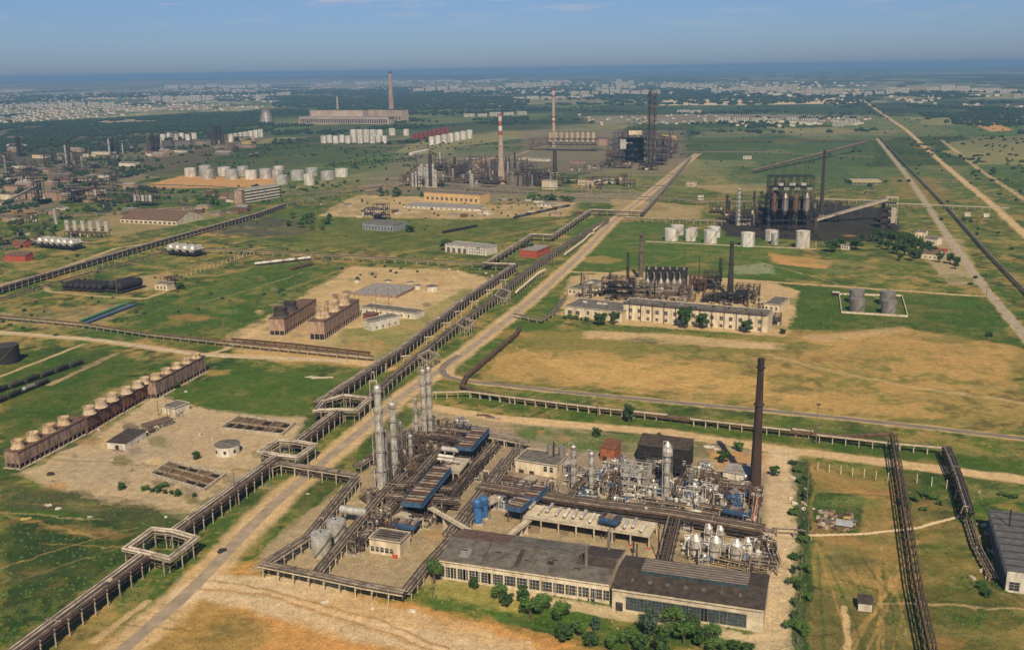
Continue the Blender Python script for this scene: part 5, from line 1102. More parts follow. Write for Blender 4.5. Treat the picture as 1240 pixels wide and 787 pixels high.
building('brick_house','dark red brick block at the end of the striped hall','house',(293.5,247),(297,246),14,hgt(294,247,231),BRICK,ROOFL,'flat')
building('brick_house','orange red brick shed among trees at the left edge','shed',(6,316),(31,317),14,7,REDB,ROOFBR,'mono',[(3,1,2,2,2,0,1)])
building('brick_house','orange red brick house behind the six drum battery','house',(16,299),(30,300),12,7,REDB,ROOFBR,'gable')
building('workshop_house','grey blue windowed hall with a row of pilasters in the sandy yard','hall',(439,278),(476,281),(450,266),9,mat('grey_blue_plaster',(.25,.28,.33),(.15,.17,.2),.3),ROOFG,'flat',[(10,1,2.4,5,1.5,0,1)],swins=(4,1,2.2,5,1.5))
frame('steel_frame','dark tower frame behind the grey blue hall','steel frame',G(462,266),GB,22,14,hgt(462,266,247),3,DARK,3,2,fill=8,fillm=[PIPEB,CREAM,PIPEG])
frame('steel_frame','small dark frame left of the tower frame','steel frame',G(447,262),GB,12,10,12,2,DARK,2,2,fill=3,fillm=[PIPEB,CREAM])
building('white_hall','long white hall with dark bay doors beside the pipe crossing','hall',(539,305),(589,310),(548,292),hgt(539,305,296),WHITEP,ROOFL,'flat',[(4,1,4.2,6,0.1,.02,.55),(7,2,1.4,1.6,2.5,.58,.98)],group=None)
building('brick_house','bright red brick building with grey roof between two pipe racks','house',(630,311),(650,312.5),(640,296),hgt(630,311,303),REDB,ROOFL,'flat',[(2,1,1.8,2,2,.1,.6)],swins=(5,1,1.5,2,2))
building('yellow_hall','long yellow cream hall with dark windows below the column row','hall',(514,243),(581,247),(520,230),hgt(514,243,233),mat('yellow_plaster',(.6,.42,.2),(.38,.25,.12),.3),ROOFG,'flat',[(11,1,4.5,5,2.5,.02,.98)])
building('long_shed','low grey roofed shed in front of the yellow hall','shed',(489,252),(575,256),(497,245),4,WHITE,ROOFL,'flat',[(14,1,2.5,2,1,0,1)],parapet=False)
building('store_house','cream hut with dark openings among dark machines in the left field','hut',(188,351),(203,352),12,6.5,CREAM,ROOFG,'flat',[(3,1,1.8,3,1.4,.1,.9)],group=None)
frame('steel_frame','dark transformer frame beside the cream hut in the left field','steel frame',G(208,346),GB,10,10,10,2,DARK,2,2,fill=3,fillm=[DARK])
# grey shed on the right edge
def shedmon(t,L,D,h):
    part(t,'roof_monitor',MB().box(L*.75,D*.5,h+.5,L*.18,D*.6,3.2),DARK)
    for i in range(9): part(t,'roof_seam',MB().box(L/2,D*(i+.5)/9,h+.9,L*1.0,.25,.2),ROOFB)
    for i in range(8): part(t,'window',win_mesh(5.5,5,'t'),None,(0,D*(i+.5)/8,1.2),-math.pi/2)
    part(t,'chimney_post',MB().cyl(L*.25,D*.72,h,h+9,.35,n=8),BLACK)
A_=G(1217,716); 
building('grey_shed','large dark grey shed with ridge monitor cut by the right edge','shed',(1217,716),(1300,727),(1186,616),10,WHITEP,mat('grey_slate_shed',(.12,.12,.125),(.06,.06,.065),.3),'flat',[(4,1,4,4,1,0,1)],extra=shedmon,parapet=False,group=None)
building('field_hut','small white hut with black mono roof alone in the grass','hut',(1039,739),(1055.5,741),5.5,3.6,WHITEP,ROOFB,'mono',rise=.8)
# ruin on the grass
t=thing('ruin','rubble ruin with a pale slab inside a green square on the right','ruin',G(1012,632),GB)
for i in range(60): part(t,'rubble_block',MB().box(R.uniform(-9,9),R.uniform(-11,11),-.2,R.uniform(.6,2.6),R.uniform(.6,2.4),R.uniform(.5,1.8),R.uniform(0,3)),R.choice([RUST,CONCD,ROOFBR,CONC,BRICK])) if i<60 else None
part(t,'slab',MB().box(4,-2,.9,8,7,.4),mat('blue_grey_slab',(.4,.42,.45),(.25,.26,.28),.5)); part(t,'sheet',MB().box(5,4,1.2,3.4,2.4,.25),YEL)
# ================================================================ coker unit on the right
PC=G(955,280)
t=frame('coker_tower','massive black framed coking tower with four drums','tower',G(954,279),math.radians(-6),58,26,hgt(954,279,213),5,BLACK,6,3,fill=10,fillm=[DARK,PIPED],decks=2)
part(t,'core_wall',MB().box(0,3,0,50,1,hgt(954,279,213)*.6),BLACK)
hC=hgt(954,279,213)
for i,m_ in enumerate([RUST,GREYT,PIPEB,GREYT]): part(t,'coke_drum',MB().lathe(-21+14*i,-9,[(1,hC*.3),(4.5,hC*.38),(4.5,hC*.62),(1.5,hC*.7)],14),m_)
[part(t,'pale_panel',MB().box(-22+7.5*i+R.uniform(-1,1),-13.4,hC*(.84 if i%2 else .76),R.uniform(5,8),.3,hC*.05),[GREYT,SILVT][i%2]) for i in range(7)]
for i in range(4):
    mb=MB(); x=-24+15*i
    for s in(-2,2):
        for u in(-2,2): mb.box(x+s,u,hC,.3,.3,hgt(954,279,196)-hC)
    for k in range(4): z=hC+(hgt(954,279,196)-hC)*k/4; mb.tube([(x-2,-2,z),(x+2,-2,z+3)],.12,4); mb.box(x,-2,z,4,.15,.15)
    part(t,'derrick',mb,DARK)
frame('coke_pit_frame','low black portal frame in front of the coking tower','steel frame',G(955,287),math.radians(-6),78,16,14,1,DARK,6,2,decks=False)
chimney('chimney','black chimney right of the coking tower',994,262,182,5,3,DARK,[(.95,1,BLACK)],rings=(.9,))
def gallery(name,label,a,b,z0,z1,w_,hh,m_,roofm_,sup,nsup,group=None,cat='conveyor gallery'):
    A_=G(a[0],a[1],z0);B_=G(b[0],b[1],z1);d=B_-A_;L=math.hypot(d.x,d.y);t=thing(name,label,cat,Vector((A_.x,A_.y,0)),math.atan2(d.y,d.x),group)
    def pr(y0,y1,za,zb): return [(0,y0,z0+za),(L,y0,z1+za),(L,y1,z1+za),(0,y1,z0+za),(0,y0,z0+zb),(L,y0,z1+zb),(L,y1,z1+zb),(0,y1,z0+zb)],[(0,3,2,1),(4,5,6,7),(0,1,5,4),(1,2,6,5),(2,3,7,6),(3,0,4,7)]
    mb=MB(); mb.add(*pr(-w_/2,w_/2,-hh,-.1)); part(t,'housing',mb,m_)
    mb=MB(); mb.add(*pr(-w_/2-.3,w_/2+.3,-.1,.25)); part(t,'roof',mb,roofm_)
    for i in range(nsup):
        f=(i+.5)/nsup; z=z0+(z1-z0)*f-hh; mb=MB()
        if z>1.5:
            for s in(-1,1): mb.tube([(L*f,s*w_*.9,0),(L*f,s*w_*.35,z)],.28,4)
            mb.tube([(L*f,w_*.7,z*.4),(L*f,-w_*.7,z*.4)],.2,4); part(t,'trestle',mb,sup)
    return t
gallery('conveyor_gallery','pale grey inclined conveyor gallery climbing to the black transfer tower',(985,266),(1075,240),4,33,5,3.4,CONC,ROOFL,DARK,5)
t=frame('transfer_tower','dark coal transfer tower with a pale shaft on its right','tower',G(1074,277),GB,18,12,hgt(1074,277,246),4,BLACK,2,2,fill=5,fillm=[BLACK,DARK],decks=2)
part(t,'pale_shaft',MB().box(7,-6,hgt(1074,277,246)*.25,6,1,hgt(1074,277,246)*.6),CONC); part(t,'dark_wall',MB().box(-4,0,0,8,8,hgt(1074,277,246)*.8),DARK)
frame('steel_frame','pale panelled head of the transfer tower frame','steel frame',G(1078,271),GB,16,14,hgt(1078,271,239),4,CONC,2,2,decks=2)
gallery('conveyor_trestle','long dark conveyor rising leftward over the far green fields',(912,206),(1050,171),7,24,6,3,PIPED,mat('rubble_roof',(.3,.22,.17),(.1,.08,.07),.08),DARK,14)
gallery('conveyor_trestle','low dark conveyor trestle continuing left along the fields',(800,170),(1050,169.5),6,6,6,2,PIPEB,PIPED,DARK,18)
gallery('covered_way','long pale pipeway crossing the right fields horizontally',(1080,246),(1222,252),6,6,3,1,CONC,CONCL,CONC,16,cat='pipeway')
gallery('covered_way','pale pipeway behind the coking tower',(960,240),(1070,243),6,6,3,1,CONC,CONCL,CONC,12,cat='pipeway')
building('open_canopy','yellow edged open canopy on the black far yard','canopy',(1032,224),(1067,224),(1032,217),7,YEL,CONC,'flat',[(6,1,8,4,.5,0,1)],parapet=False)
for q,(x,y,w_,d_,h,lv,m_,fm) in enumerate([(900,272,30,14,22,3,DARK,[PIPEG,CREAM,DARK]),(888,268,24,14,14,2,RUST,[CREAM,WHITEP]),(918,262,20,14,20,3,PIPED,[PIPEG,RUST]),(868,258,20,12,10,2,PIPED,[WHITEP,SILVT]),(990,252,40,16,9,1,BLACK,[DARK,PIPED]),(1010,250,40,16,8,1,BLACK,[DARK]),(925,276,22,10,14,2,BLACK,[DARK,PIPED]),(935,240,14,30,16,3,RUST,[CREAM,PIPED])]):
    frame('steel_frame',['dark three storey frame left of the coking tower','rusty frame with cream drums further left','brown frame touching the coking tower','low frame with white drums at the left end of the coker','low black frame behind the coke yard','second low black frame behind the coke yard, farther right','black frame at the coking tower foot','rusty sloping looking frame behind the coking tower'][q],'steel frame',G(x,y),GB,w_,d_,h,lv,m_,4,2,fill=6,fillm=fm,group='steel frames of the coker')
column('process_column','dark tall column with platforms left of the coking tower',894,273,229,4,SILVT,[(1,1)],8,cat='column',platm=DARK)
column('process_column','thin dark column near the coker cream house',880,262,236,3,DARK,[(1,1)],4,cat='column',platm=DARK)
for q,(x,y) in enumerate([(866,243),(888,240)]):
    tank('mound_tank',['left','right'][q]+' dark dome shaped heap left of the coking tower',x,y+6,16,9,DARK,stair=False,cat='tank',group='dark heaps beyond the white tanks') if False else None
building('control_house','white striped control house below the dark coker column','house',(892,272),(909,273),12,8,WHITEP,ROOFG,'flat',[(6,1,2.5,4,1.5,0,1)])
# farm houses on the right
for q,(fl,fr,d_,h,wm,rm) in enumerate([((1108,288),(1120,289),12,8,CREAM,ROOFG),((1119,295),(1134,297),12,7,WHITE,ROOFG),((1104,297),(1113,298),9,6,WHITE,ROOFG),((1115,313),(1137,315),20,6,CREAM,ROOFBR),((1018,302),(1028,303),9,5,WHITE,ROOFG),((1134,305),(1145,306),8,3,REDB,ORANGE)]):
    building('house',['cream house with dark roof and long shadow by the right road','white house in the middle of the right house group','small white house at the left of the right house group','wide low house with brown roof hidden among trees','small white hut among dark trees left of the house group','little orange roofed shed at the road fork'][q],'house',fl,fr,d_,h,wm,rm,'gable' if q in(0,1,3) else 'flat',[(3,1,1.6,2,1.5,.1,.9)],group='houses by the right road')
for q in range(2): building('cottage',['left','right'][q]+' little white hut on the pipeway far right','hut',(1168+23*q,262+q),(1175+23*q,262.3+q),6,4,WHITEP,CONCL,'flat')
rack('pipe_line','long black pipe line running straight away over the right meadows',[(1260,372),(1195,305),(1148,252),(1100,203),(1065,166)],3,[(-.9,.55,PIPED),(.5,.6,PIPEG)],16,CONC,2.6,1,cat='pipeline')
rack('pipe_rack','pale pipe rack with a low concrete wall behind the white tanks',[(747,263),(800,265),(879,268)],6,[(-1,.4,PIPEG),(0,.5,PIPEL),(1,.4,PIPEG)],10,CONC,3,1)
for q,(pts,lab) in enumerate([([(560,226),(620,230),(700,236),(798,239)],'double pale pipe rack in front of the column row'),([(440,224),(520,221),(640,227),(770,231)],'pale pipe rack just behind the double pale rack'),([(798,239),(850,244),(915,244)],'pale pipe rack right of the road crossing'),([(700,213),(770,211),(830,211)],'dark pipe rack before the tall black unit'),([(830,184),(930,184),(1060,190)],'brown pipe rack across the far green field'),([(777,224),(812,226)],'short rack over the road near the far crossing'),([(430,176),(560,178),(640,175),(760,172)],'dark pipe rack before the distant tank rows'),([(0,213),(60,214),(130,222),(260,226),(340,232)],'grey pipe racks before the orange berm')]):
    rack('pipe_rack',lab,pts,6,[(-1.4,.5,PIPEG),(0,.5,PIPEL if q<3 else PIPED),(1.4,.5,PIPED)],18,CONC,4,1,'far cross racks')
# ================================================================ refinery with column row
gc='columns of the far column row'
FC=[(500,226,210,2.5),(504,226,208,2.5),(508,226,203,3),(511,226,199,3),(515,226,203,3),(518,227,199,3.2),(522,227,186,4.2),(525,227,199,3),(528,227,206,3),(537,224,212,3),(551,208,190,3.5),(566,211,196,3),(572,226,211,3.4),(577,227,219,3)]
for q,(x,yb,yt,w_) in enumerate(FC): column('distillation_column','silver column in the far row left of the banded chimney, '+nth(q,len(FC)),x,yb,yt,w_,SILV if q not in(6,10,11) else DARK,[(1,1)],4 if q==6 else 2,gc,ovh=False)
BW=WHITEP; BR=mat('chimney_red',(.3,.06,.04),(.2,.05,.04),.2)
CHC=mat('chimney_concrete',(.42,.35,.27),(.27,.22,.17),.08,streak=.3)
chimney('chimney','tall concrete chimney with red and white bands near the column row',607,223,138,9,4,CHC,[(.97,1,BR),(.9,.97,BW),(.83,.9,BR),(.76,.83,BW),(.7,.76,BR)],rings=(.55,),topm=BR)
chimney('chimney','taller pale chimney with white bands behind the dark vessel rack',670.5,178,108,5,3,CHC,[(.97,1,BR),(.9,.97,BW),(.86,.9,BR),(.42,.46,BR),(.46,.5,BW),(.5,.53,BR)],rings=(),topm=BR)
chimney('chimney','dark stack in front of the pale banded chimney',672,210,182,6,4,DARK,rings=())
chimney('chimney','power station chimney with faded bands on the horizon',474,133.5,87,7,4,mat('chimney_brown',(.36,.25,.19),(.2,.14,.11),.02),[(.95,1,RUST),(.8,.87,BRICK),(.62,.68,BRICK)],rings=(),topm=RUST)
chimney('chimney','small chimney on the long power station hall',409,134,117,3,1.5,CHC,rings=(),group=None)
for q in range(52):
    if q<34: x=R.uniform(530,640); y=R.uniform(198,226)
    elif q<44: x=R.uniform(640,672); y=R.uniform(212,228)
    else: x=R.uniform(484,530); y=R.uniform(214,226)
    h=R.uniform(12,26)
    frame('steel_frame','sooty steel frame with vessels in the far refinery near the banded chimney',G(x,y),GB,R.uniform(14,34),R.uniform(12,24),h,R.choice([2,3]),R.choice([DARK,DARK,BLACK,PIPED,RUST]),3,1,fill=4,fillm=[SILV,PIPEG,DARK,PIPED],group='sooty frames around the banded chimney',cross=False) if False else frame('steel_frame','sooty steel frame with vessels in the far refinery near the banded chimney','steel frame',G(x,y),GB,R.uniform(14,34),R.uniform(12,24),h,R.choice([2,3]),R.choice([DARK,DARK,BLACK,PIPED,RUST]),3,1,fill=4,fillm=[SILV,PIPEG,DARK,PIPED],group='sooty frames around the banded chimney',cross=False)
for q in range(22):
    x=622+5.6*(q%10)+R.uniform(-1,1) if q<10 else 586+3.4*(q-10); y=(227 if q<10 else 214-(q-10)*.9); column('thin_column','thin dark column in the row beside the banded chimney',x,y,y-R.uniform(15,21),2.2,DARK if q%4 else GREYT,[(1,1)],1,'thin dark columns beside the banded chimney',ovh=False,skirt=False)
building('store_house','cream cube house at the foot of the dark stack','house',(656,229),(671,230),12,hgt(660,229,219),CREAM,ROOFL,'flat')
# vessel rack behind
t=frame('vessel_rack','long dark rack carrying nine pale silos below the pale chimney','rack',G(693,183),GB,140,22,hgt(693,183,160),3,mat('purple_black_steel',(.06,.035,.04),(.03,.02,.025),.3),10,1,cross=False)
for i in range(9): part(t,'silo',MB().lathe(-60+15*i,-4,[(2,hgt(693,183,174)),(6,hgt(693,183,172)),(6,hgt(693,183,162)),(3,hgt(693,183,160))],12),CONC if i%3 else TANC)
frame('steel_frame','purple brown frame left of the pale chimney','steel frame',G(652,182),GB,54,24,hgt(652,182,168),2,RUST,4,2,fill=8,fillm=[PIPEB,RUST],cross=False)
tank('storage_tank','rust red tank between silo rack and the tall black unit',729,176,17*mpp(729,176)/2,hgt(729,176,168),BRICK,stair=False,roofm=RUST,n=18)
# tall black unit with lattice towers
t=frame('cracker_tower','tall black cracking unit with a cream crown and derricks','tower',G(768,197),GB*.4,46*1.2,34,hgt(768,197,159),5,BLACK,4,2,fill=34,fillm=[DARK,SILVT,PIPEG])
hK=hgt(768,197,159); part(t,'core_wall',MB().box(0,4,0,44,2,hK*.8),BLACK); part(t,'crown_house',MB().box(2,-17.5,hK*.9,30,1.2,hK*.13),CREAM); part(t,'side_house',MB().box(-26,-10,hK*.45,14,16,hK*.3),SILVT)
mb=MB()
for x in(-14,-2,10,20):
    for s in(-1.5,1.5):
        for u in(-1.5,1.5): mb.box(x+s,u,hK,.7,.7,hgt(768,197,134)-hK)
    for k in range(6): z=hK+(hgt(768,197,134)-hK)*k/6; mb.box(x,0,z,4,4,.4)
part(t,'derrick',mb,DARK)
for q,(x,yt) in enumerate([(785.5,108),(791.5,110)]):
    t=frame('lattice_tower',['left','right'][q]+' one of the two tallest black lattice towers','tower',G(x,203),GB,7,7,hgt(x,203,yt),13,DARK,1,1,decks=True,group='pair of tallest black towers')
    part(t,'reactor_pipe',MB().cyl(0,0,0,hgt(x,203,yt)*.97,1.7,n=10),[DARK,RUST][q])
for q in range(46):
    x=R.uniform(500,640); y=R.uniform(200,226); column('thin_column','thin sooty column rising from the far refinery around the banded chimney',x,y,y-R.uniform(10,20),R.uniform(1.2,2.4),R.choice([DARK,BLACK,GREYT,SILVT,PIPED]),[(1,1)],1,'thin sooty columns of the far refinery',ovh=False,skirt=False)
for q in range(30):
    x=R.uniform(880,1000); y=R.uniform(252,284); column('thin_column','thin black column standing in the coker yard',x,y,y-R.uniform(10,22),R.uniform(1.2,2.6),R.choice([DARK,BLACK,BLACK,GREYT]),[(1,1)],1,'thin black columns of the coker yard',ovh=False,skirt=False)
for q in range(14):
    x=R.uniform(690,925); y=364+(x-700)*.05+R.uniform(-10,2); column('thin_column','thin sooty column behind the cream halls of the middle plant',x,y,y-R.uniform(14,30),R.uniform(1.6,3.4),R.choice([DARK,BLACK,GREYT,PIPED]),[(1,1)],2,'thin sooty columns of the middle plant',ovh=False,skirt=False)
for q,pts in enumerate([[(60,262),(130,258),(230,252)],[(0,262),(60,256)],[(120,232),(200,236),(280,236)],[(340,236),(400,231),(470,228)],[(0,300),(60,290),(110,292)],[(330,170),(420,176),(480,184)],[(0,196),(60,200),(140,208)]]):
    rack('pipe_rack','grey brown pipe rack among the left works, '+['before the long shed','at the left edge by the gallery','behind the bunker frame','right of the striped hall','beside the silo row','below the far white tanks','through the hazy far left'][q],pts,5,[(-1.2,.5,PIPEG),(0,.5,PIPED),(1.2,.45,PIPEB)],16,CONC,4,1,'racks of the left works')
for q,(x,y,w_,d_,h,lv) in enumerate([(745,196,34,24,52,4),(798,200,34,24,56,4),(808,192,26,22,44,3),(755,204,40,16,16,2),(785,206,40,16,20,2),(735,203,30,14,12,2),(718,205,40,14,10,1),(700,207,34,14,8,1),(812,176,4,30,45,1),(690,222,30,12,10,2),(742,224,44,14,16,2),(720,224,30,12,12,2),(762,226,20,12,12,2)]):
    frame('steel_frame','sooty frame packed round the tall black cracking unit, '+['left flank','right flank','far right flank','near left foot','near right foot','left foot','left low platform','far left low platform','narrow far right screen','left of the cream ruins','behind the cream ruins','middle of the cream ruins','right of the cream ruins'][q],'steel frame',G(x,y),GB,w_,d_,h,lv,[DARK,BLACK,PIPED,RUST][q%4],3,2,fill=6,fillm=[SILVT,PIPEG,CREAM,DARK],group='sooty frames round the cracking unit',cross=q<4)
for q,(fl,fr,d_,h,wm,rm) in enumerate([((831,226),(841,226.5),10,7,CREAM,ROOFL),((700,224),(716,225),10,9,CREAM,ROOFBR),((722,222),(740,223),12,8,WHITE,ROOFG),((745,221),(758,222),10,8,BRICK,ROOFBR),((632,194),(662,196),14,6,WHITE,ROOFG),((690,198),(705,199),12,7,BRICK,ROOFBR),((799,168),(812,170),20,10,mat('yellow_plaster',(.6,.42,.2)),YEL),((845,242),(852,242),8,6,WHITEP,ROOFL),((900,193),(910,193),14,6,WHITEP,ROOFL),((500,188),(519,184),12,5,WHITEP,WHITEP),((297,175),(310,174),20,8,YEL,YEL),((650,250),(672,252),10,5,WHITE,ROOFG)]):
    building('works_building',['cream hut left of the road beside the far crossing','cream ruined house in front of the black unit','white ruined house with grey roof','brick red ruined house by the white one','white low house below the purple brown frame','brick house right of the dark stack','yellow gabled hall right of the black towers','white hut near the white tanks','white square hut alone in the far green field','white roofed open shed above the column row','yellow white block by the far tanks','white windowed house behind trees by the pale racks'][q],'building',fl,fr,d_,h,wm,rm,'gable' if q in(6,9) else 'flat',[(4,1,2.2,2.6,1.8,.05,.95)],group='works buildings in the middle distance')
for q,(x,y,w_,d_,h,lv,m_) in enumerate([(752,192,36,26,62,5,BLACK),(778,190,44,26,70,5,BLACK),(800,196,30,26,64,5,DARK),(742,200,30,22,34,3,PIPED),(815,186,22,40,40,3,RUST),(930,270,26,20,38,4,BLACK),(978,268,24,18,30,3,BLACK),(940,262,20,20,52,5,DARK),(1000,268,40,16,12,2,BLACK),(1022,258,44,16,11,1,DARK)]):
    frame('steel_frame','tall sooty open frame '+['left behind the cracking unit','right behind the cracking unit','at the foot of the lattice towers','low at the cracking unit left corner','rusty, right of the lattice towers','left shoulder of the coking tower','right shoulder of the coking tower','behind the coking tower left side','low beside the coker conveyor','long and low under the coker conveyor'][q],'steel frame',G(x,y),GB,w_,d_,h,lv,m_,3,2,fill=10,fillm=[DARK,PIPED,GREYT,RUST],group='tall open frames of the black units')
# left hand works
for q in range(100):
    x=R.uniform(0,330); y=R.uniform(168,246)
    if x>150 and y>196: x=R.uniform(0,130)
    m_=R.choice([DARK,BLACK,PIPED,RUST,DARK]); k=R.random()
    if k<.5: frame('steel_frame','dark steel frame in the hazy works on the left','steel frame',G(x,y),GB,R.uniform(16,40),R.uniform(12,24),R.uniform(10,28),R.choice([2,3]),m_,3,1,fill=4,fillm=[PIPEG,DARK,SILVT],group='dark frames of the hazy left works',cross=False)
    else: building('works_building','low works building in the hazy left works','building',(x,y),(x+R.uniform(8,24),y+.6),R.uniform(10,24),R.uniform(5,11),R.choice([CREAM,BRICK,WHITE,CONCD,BRICK]),R.choice([ROOFG,ROOFBR,ROOFL]),R.choice(['flat','gable']),group='low buildings of the hazy left works',parapet=False)
for q,(x,yb,yt,w_,m_) in enumerate([(81,200,176,2.2,SILVT),(85,200,168,4,DARK),(72,200,188,2.5,SILVT),(88,200,185,2.5,GREYT),(24,190,165,5,BLACK),(8,212,189,3,GREYT),(54,198,183,1.5,DARK),(110,200,178,2,RUST),(133,188,168,2,SILVT),(137,187,168,4,BLACK),(143,187,172,3,BLACK),(149,186,174,2,SILVT),(163,185,160,1.6,DARK),(180,184,165,2.5,RUST),(186,184,163,5,BLACK),(192,184,165,4,BLACK),(196,182,166,2,SILVT),(232,178,162,1.6,DARK),(257,176,158,3,DARK),(262,176,152,4,BLACK),(267,177,152,4,BLACK),(271,177,160,2.5,DARK),(46,190,170,2,DARK),(120,186,170,2,DARK),(210,182,170,2,DARK),(100,205,190,2,SILVT)]):
    column('process_column',['pale','dark','grey'][0 if m_ is SILVT else (1 if m_ in(DARK,BLACK) else 2)]+' column of the hazy left works, '+['by the first pair','thickest of the first group','short in the first group','right in the first group','black block at far left','leaning post by the pipe rack','thin mast before the first group','thin rusty mast','left of the second cluster','in the second cluster','right half of the second cluster','right edge of the second cluster','thin mast after the second cluster','rusty one in the third cluster','black block of the third cluster','second black block of the third cluster','right edge of the third cluster','lone mast by the small white tanks','left of the fourth cluster','black centre of the fourth cluster','second black centre of the fourth cluster','right edge of the fourth cluster','thin mast right of the far left block','thin mast between first and second cluster','thin mast right of the third cluster','short one right of the first group'][q],x,yb,yt,w_,m_,[(1,1)],3,'columns of the hazy left works',ovh=False,skirt=False,platm=DARK)
gallery('conveyor_gallery','pale inclined gallery climbing to a black tower on the left',(0,247),(45,224),3,22,4,3,CONC,ROOFL,DARK,4)
frame('steel_frame','black headframe tower at the top of the left gallery','steel frame',G(48,248),GB,16,14,hgt(48,248,220),3,BLACK,2,2,fill=4,fillm=[BLACK])
building('works_building','pinkish brown hall right of the black headframe','building',(55,242),(69,243),14,14,BRICK,ROOFBR,'flat')
building('works_building','pinkish brown hall left of the black headframe','building',(26,241),(43,242),14,11,BRICK,ROOFBR,'flat')
for q in range(26):
    x,y=R.choice([(R.uniform(60,170),R.uniform(228,262)),(R.uniform(0,60),R.uniform(256,296)),(R.uniform(230,290),R.uniform(228,262))]); building('works_building','small weathered works shed between the long diagonal rack and the orange berm','shed',(x,y),(x+R.uniform(6,15),y+.6),R.uniform(8,16),R.uniform(3.5,7),R.choice([CREAM,BRICK,WHITE,CONCD,BRICK,RUSTW]),R.choice([ROOFG,ROOFBR,ROOFL]),R.choice(['flat','gable']),group='small sheds of the left works',parapet=False)
for q in range(24):
    x,y=R.uniform(390,700),R.uniform(240,262)
    if 430<x<600: y=R.uniform(255,265)
    building('works_building','small hut or materials stack on the light sandy yard before the column row','hut',(x,y),(x+R.uniform(3,12),y+.5),R.uniform(4,12),R.uniform(2,5),R.choice([CREAM,WHITE,CONC,RUSTW,BRICK]),R.choice([ROOFG,ROOFBR,ROOFL,WHITEP]),'flat',group='small huts on the light sandy yard',parapet=False)
for q in range(30):
    x,y=R.choice([(R.uniform(60,300),R.uniform(226,262)),(R.uniform(0,60),R.uniform(250,296)),(R.uniform(635,760),R.uniform(212,232))]); frame('steel_frame','low dark steel frame among the sheds and racks of the middle distance','steel frame',G(x,y),GB,R.uniform(8,22),R.uniform(6,12),R.uniform(5,14),R.choice([1,2]),R.choice([DARK,BLACK,PIPED,RUST]),2,1,fill=3,fillm=[PIPEG,DARK,SILVT],group='low frames of the middle distance',cross=False)
# power station
def ps(t,L,D,h):
    part(t,'turbine_hall',MB().box(L*.75,-D*.6,-.2,L*1.65,D*1.1,h*.5),MATS['station_plaster'])
    part(t,'turbine_hall_roof',MB().box(L*.75,-D*.6,h*.5-.2,L*1.67,D*1.12,2),ROOFL)
    for i in range(40): part(t,'hall_window',MB().box(-L*.06+L*1.62*(i+.5)/40,-D*1.155,h*.08,L*.022,2,h*.3),GLASS)
building('power_station','long pale power station hall with two roof levels','power station',(376,149),(440,149.5),46,hgt(400,150,134.5),mat('station_plaster',(.42,.34,.27),(.3,.23,.18),.02),ROOFBR,'flat',extra=ps,parapet=False)
building('power_station_boiler_house','taller brown boiler house with dark roof at the chimney foot','boiler house',(437,147),(486,148),50,hgt(460,147,133),MATS['station_plaster'],DARK,'flat',[(14,1,10,16,8,.0,1)],parapet=False,style='w')
p=G(323,150); h=hgt(323,150,131); r=9*mpp(323,150)
t=thing('hyperbolic_cooling_tower','pale grey hyperbolic cooling tower left of the power station','cooling tower',p)
part(t,'shell',MB().lathe(0,0,[(r,0),(r*.82,h*.35),(r*.62,h*.7),(r*.6,h*.85),(r*.64,h),(r*.6,h)],20,cap=False),GREYT); part(t,'inner_fill',MB().cyl(0,0,h*.8,h*.9,r*.55,n=20),DARK); part(t,'leg_skirt',MB().lathe(0,0,[(r*1.03,-.2),(r*1.03,5)],20,cap=False),DARK)
# trains
def wagon(label,p,rz,m_,kind,ln,group):
    t=thing('rail_wagon',label,'wagon',p,rz,group)
    part(t,'chassis',MB().box(0,0,.9,ln-.8,2.6,.4),BLACK)
    if kind=='tank': part(t,'barrel',MB().vessel((-ln/2+1.2,0,2.9),(ln/2-1.2,0,2.9),1.55,12),m_); part(t,'dome',MB().cyl(0,0,4.2,5,.6,n=8),m_)
    else: part(t,'body',MB().box(0,0,1.3,ln-1,3,2.3),m_)
    wm=MB()
    for s in(-1,1): wm.tube([(0,s*.7,.5),(0,s*.95,.5)],.5,8)
    me=wm.mesh('wheelset',DARK)
    for x in(-ln/2+1.5,-ln/2+3.2,ln/2-3.2,ln/2-1.5): part(t,'wheelset',me,None,(x,0,.02))
    return t
def train(lab,a,b,m_s,kind,ln,group,n_=None):
    A_=G(*a);B_=G(*b);d=B_-A_;k=n_ or int(d.length/ln); rz=math.atan2(d.y,d.x)
    first={}
    for i in range(k):
        p=A_+d*((i+.5)/k); m_=m_s[i%len(m_s)]
        L_=lab+', '+nth(i,k,'near' if abs(d.y)>abs(d.x)*1.2 else 'left')
        if m_.name in first: dup(first[m_.name],p,rz,L_,group)
        else: first[m_.name]=wagon(L_,p,rz,m_,kind,ln,group)
    mb=MB(); u=d.normalized(); s=Vector((u.y,-u.x,0))
    mb.tube([A_-u*60+s*.75+Vector((0,0,.15)),B_+u*60+s*.75+Vector((0,0,.15))],.09,4); mb.tube([A_-u*60-s*.75+Vector((0,0,.15)),B_+u*60-s*.75+Vector((0,0,.15))],.09,4)
    tag(link('railway_track',mb.mesh('railway_track',RUST)),None,None,kind='structure')
train('black tank wagon on the left sidings',(-8,478),(102,440),[BLACK,DARK],'tank',12.5,'black tank wagons on the left sidings')
train('sooty tank wagon on the sidings nearest the cooling banks',(-8,491),(60,463),[DARK,BLACK,GREYT],'tank',12.5,'sooty tank wagons on the second siding')
train('white tank wagon standing in the green field behind the compound',(311,322),(374,315),[TANKW],'tank',22,'white tank wagons in the green field',4)
train('rusty flat wagon behind the sandy compound',(352,328),(378,321),[RUST],'box',16,'rusty wagons behind the compound')
train('black wagon on the grass before the light sandy yard',(536,283),(578,275),[BLACK],'box',14,'black wagons before the sandy yard')
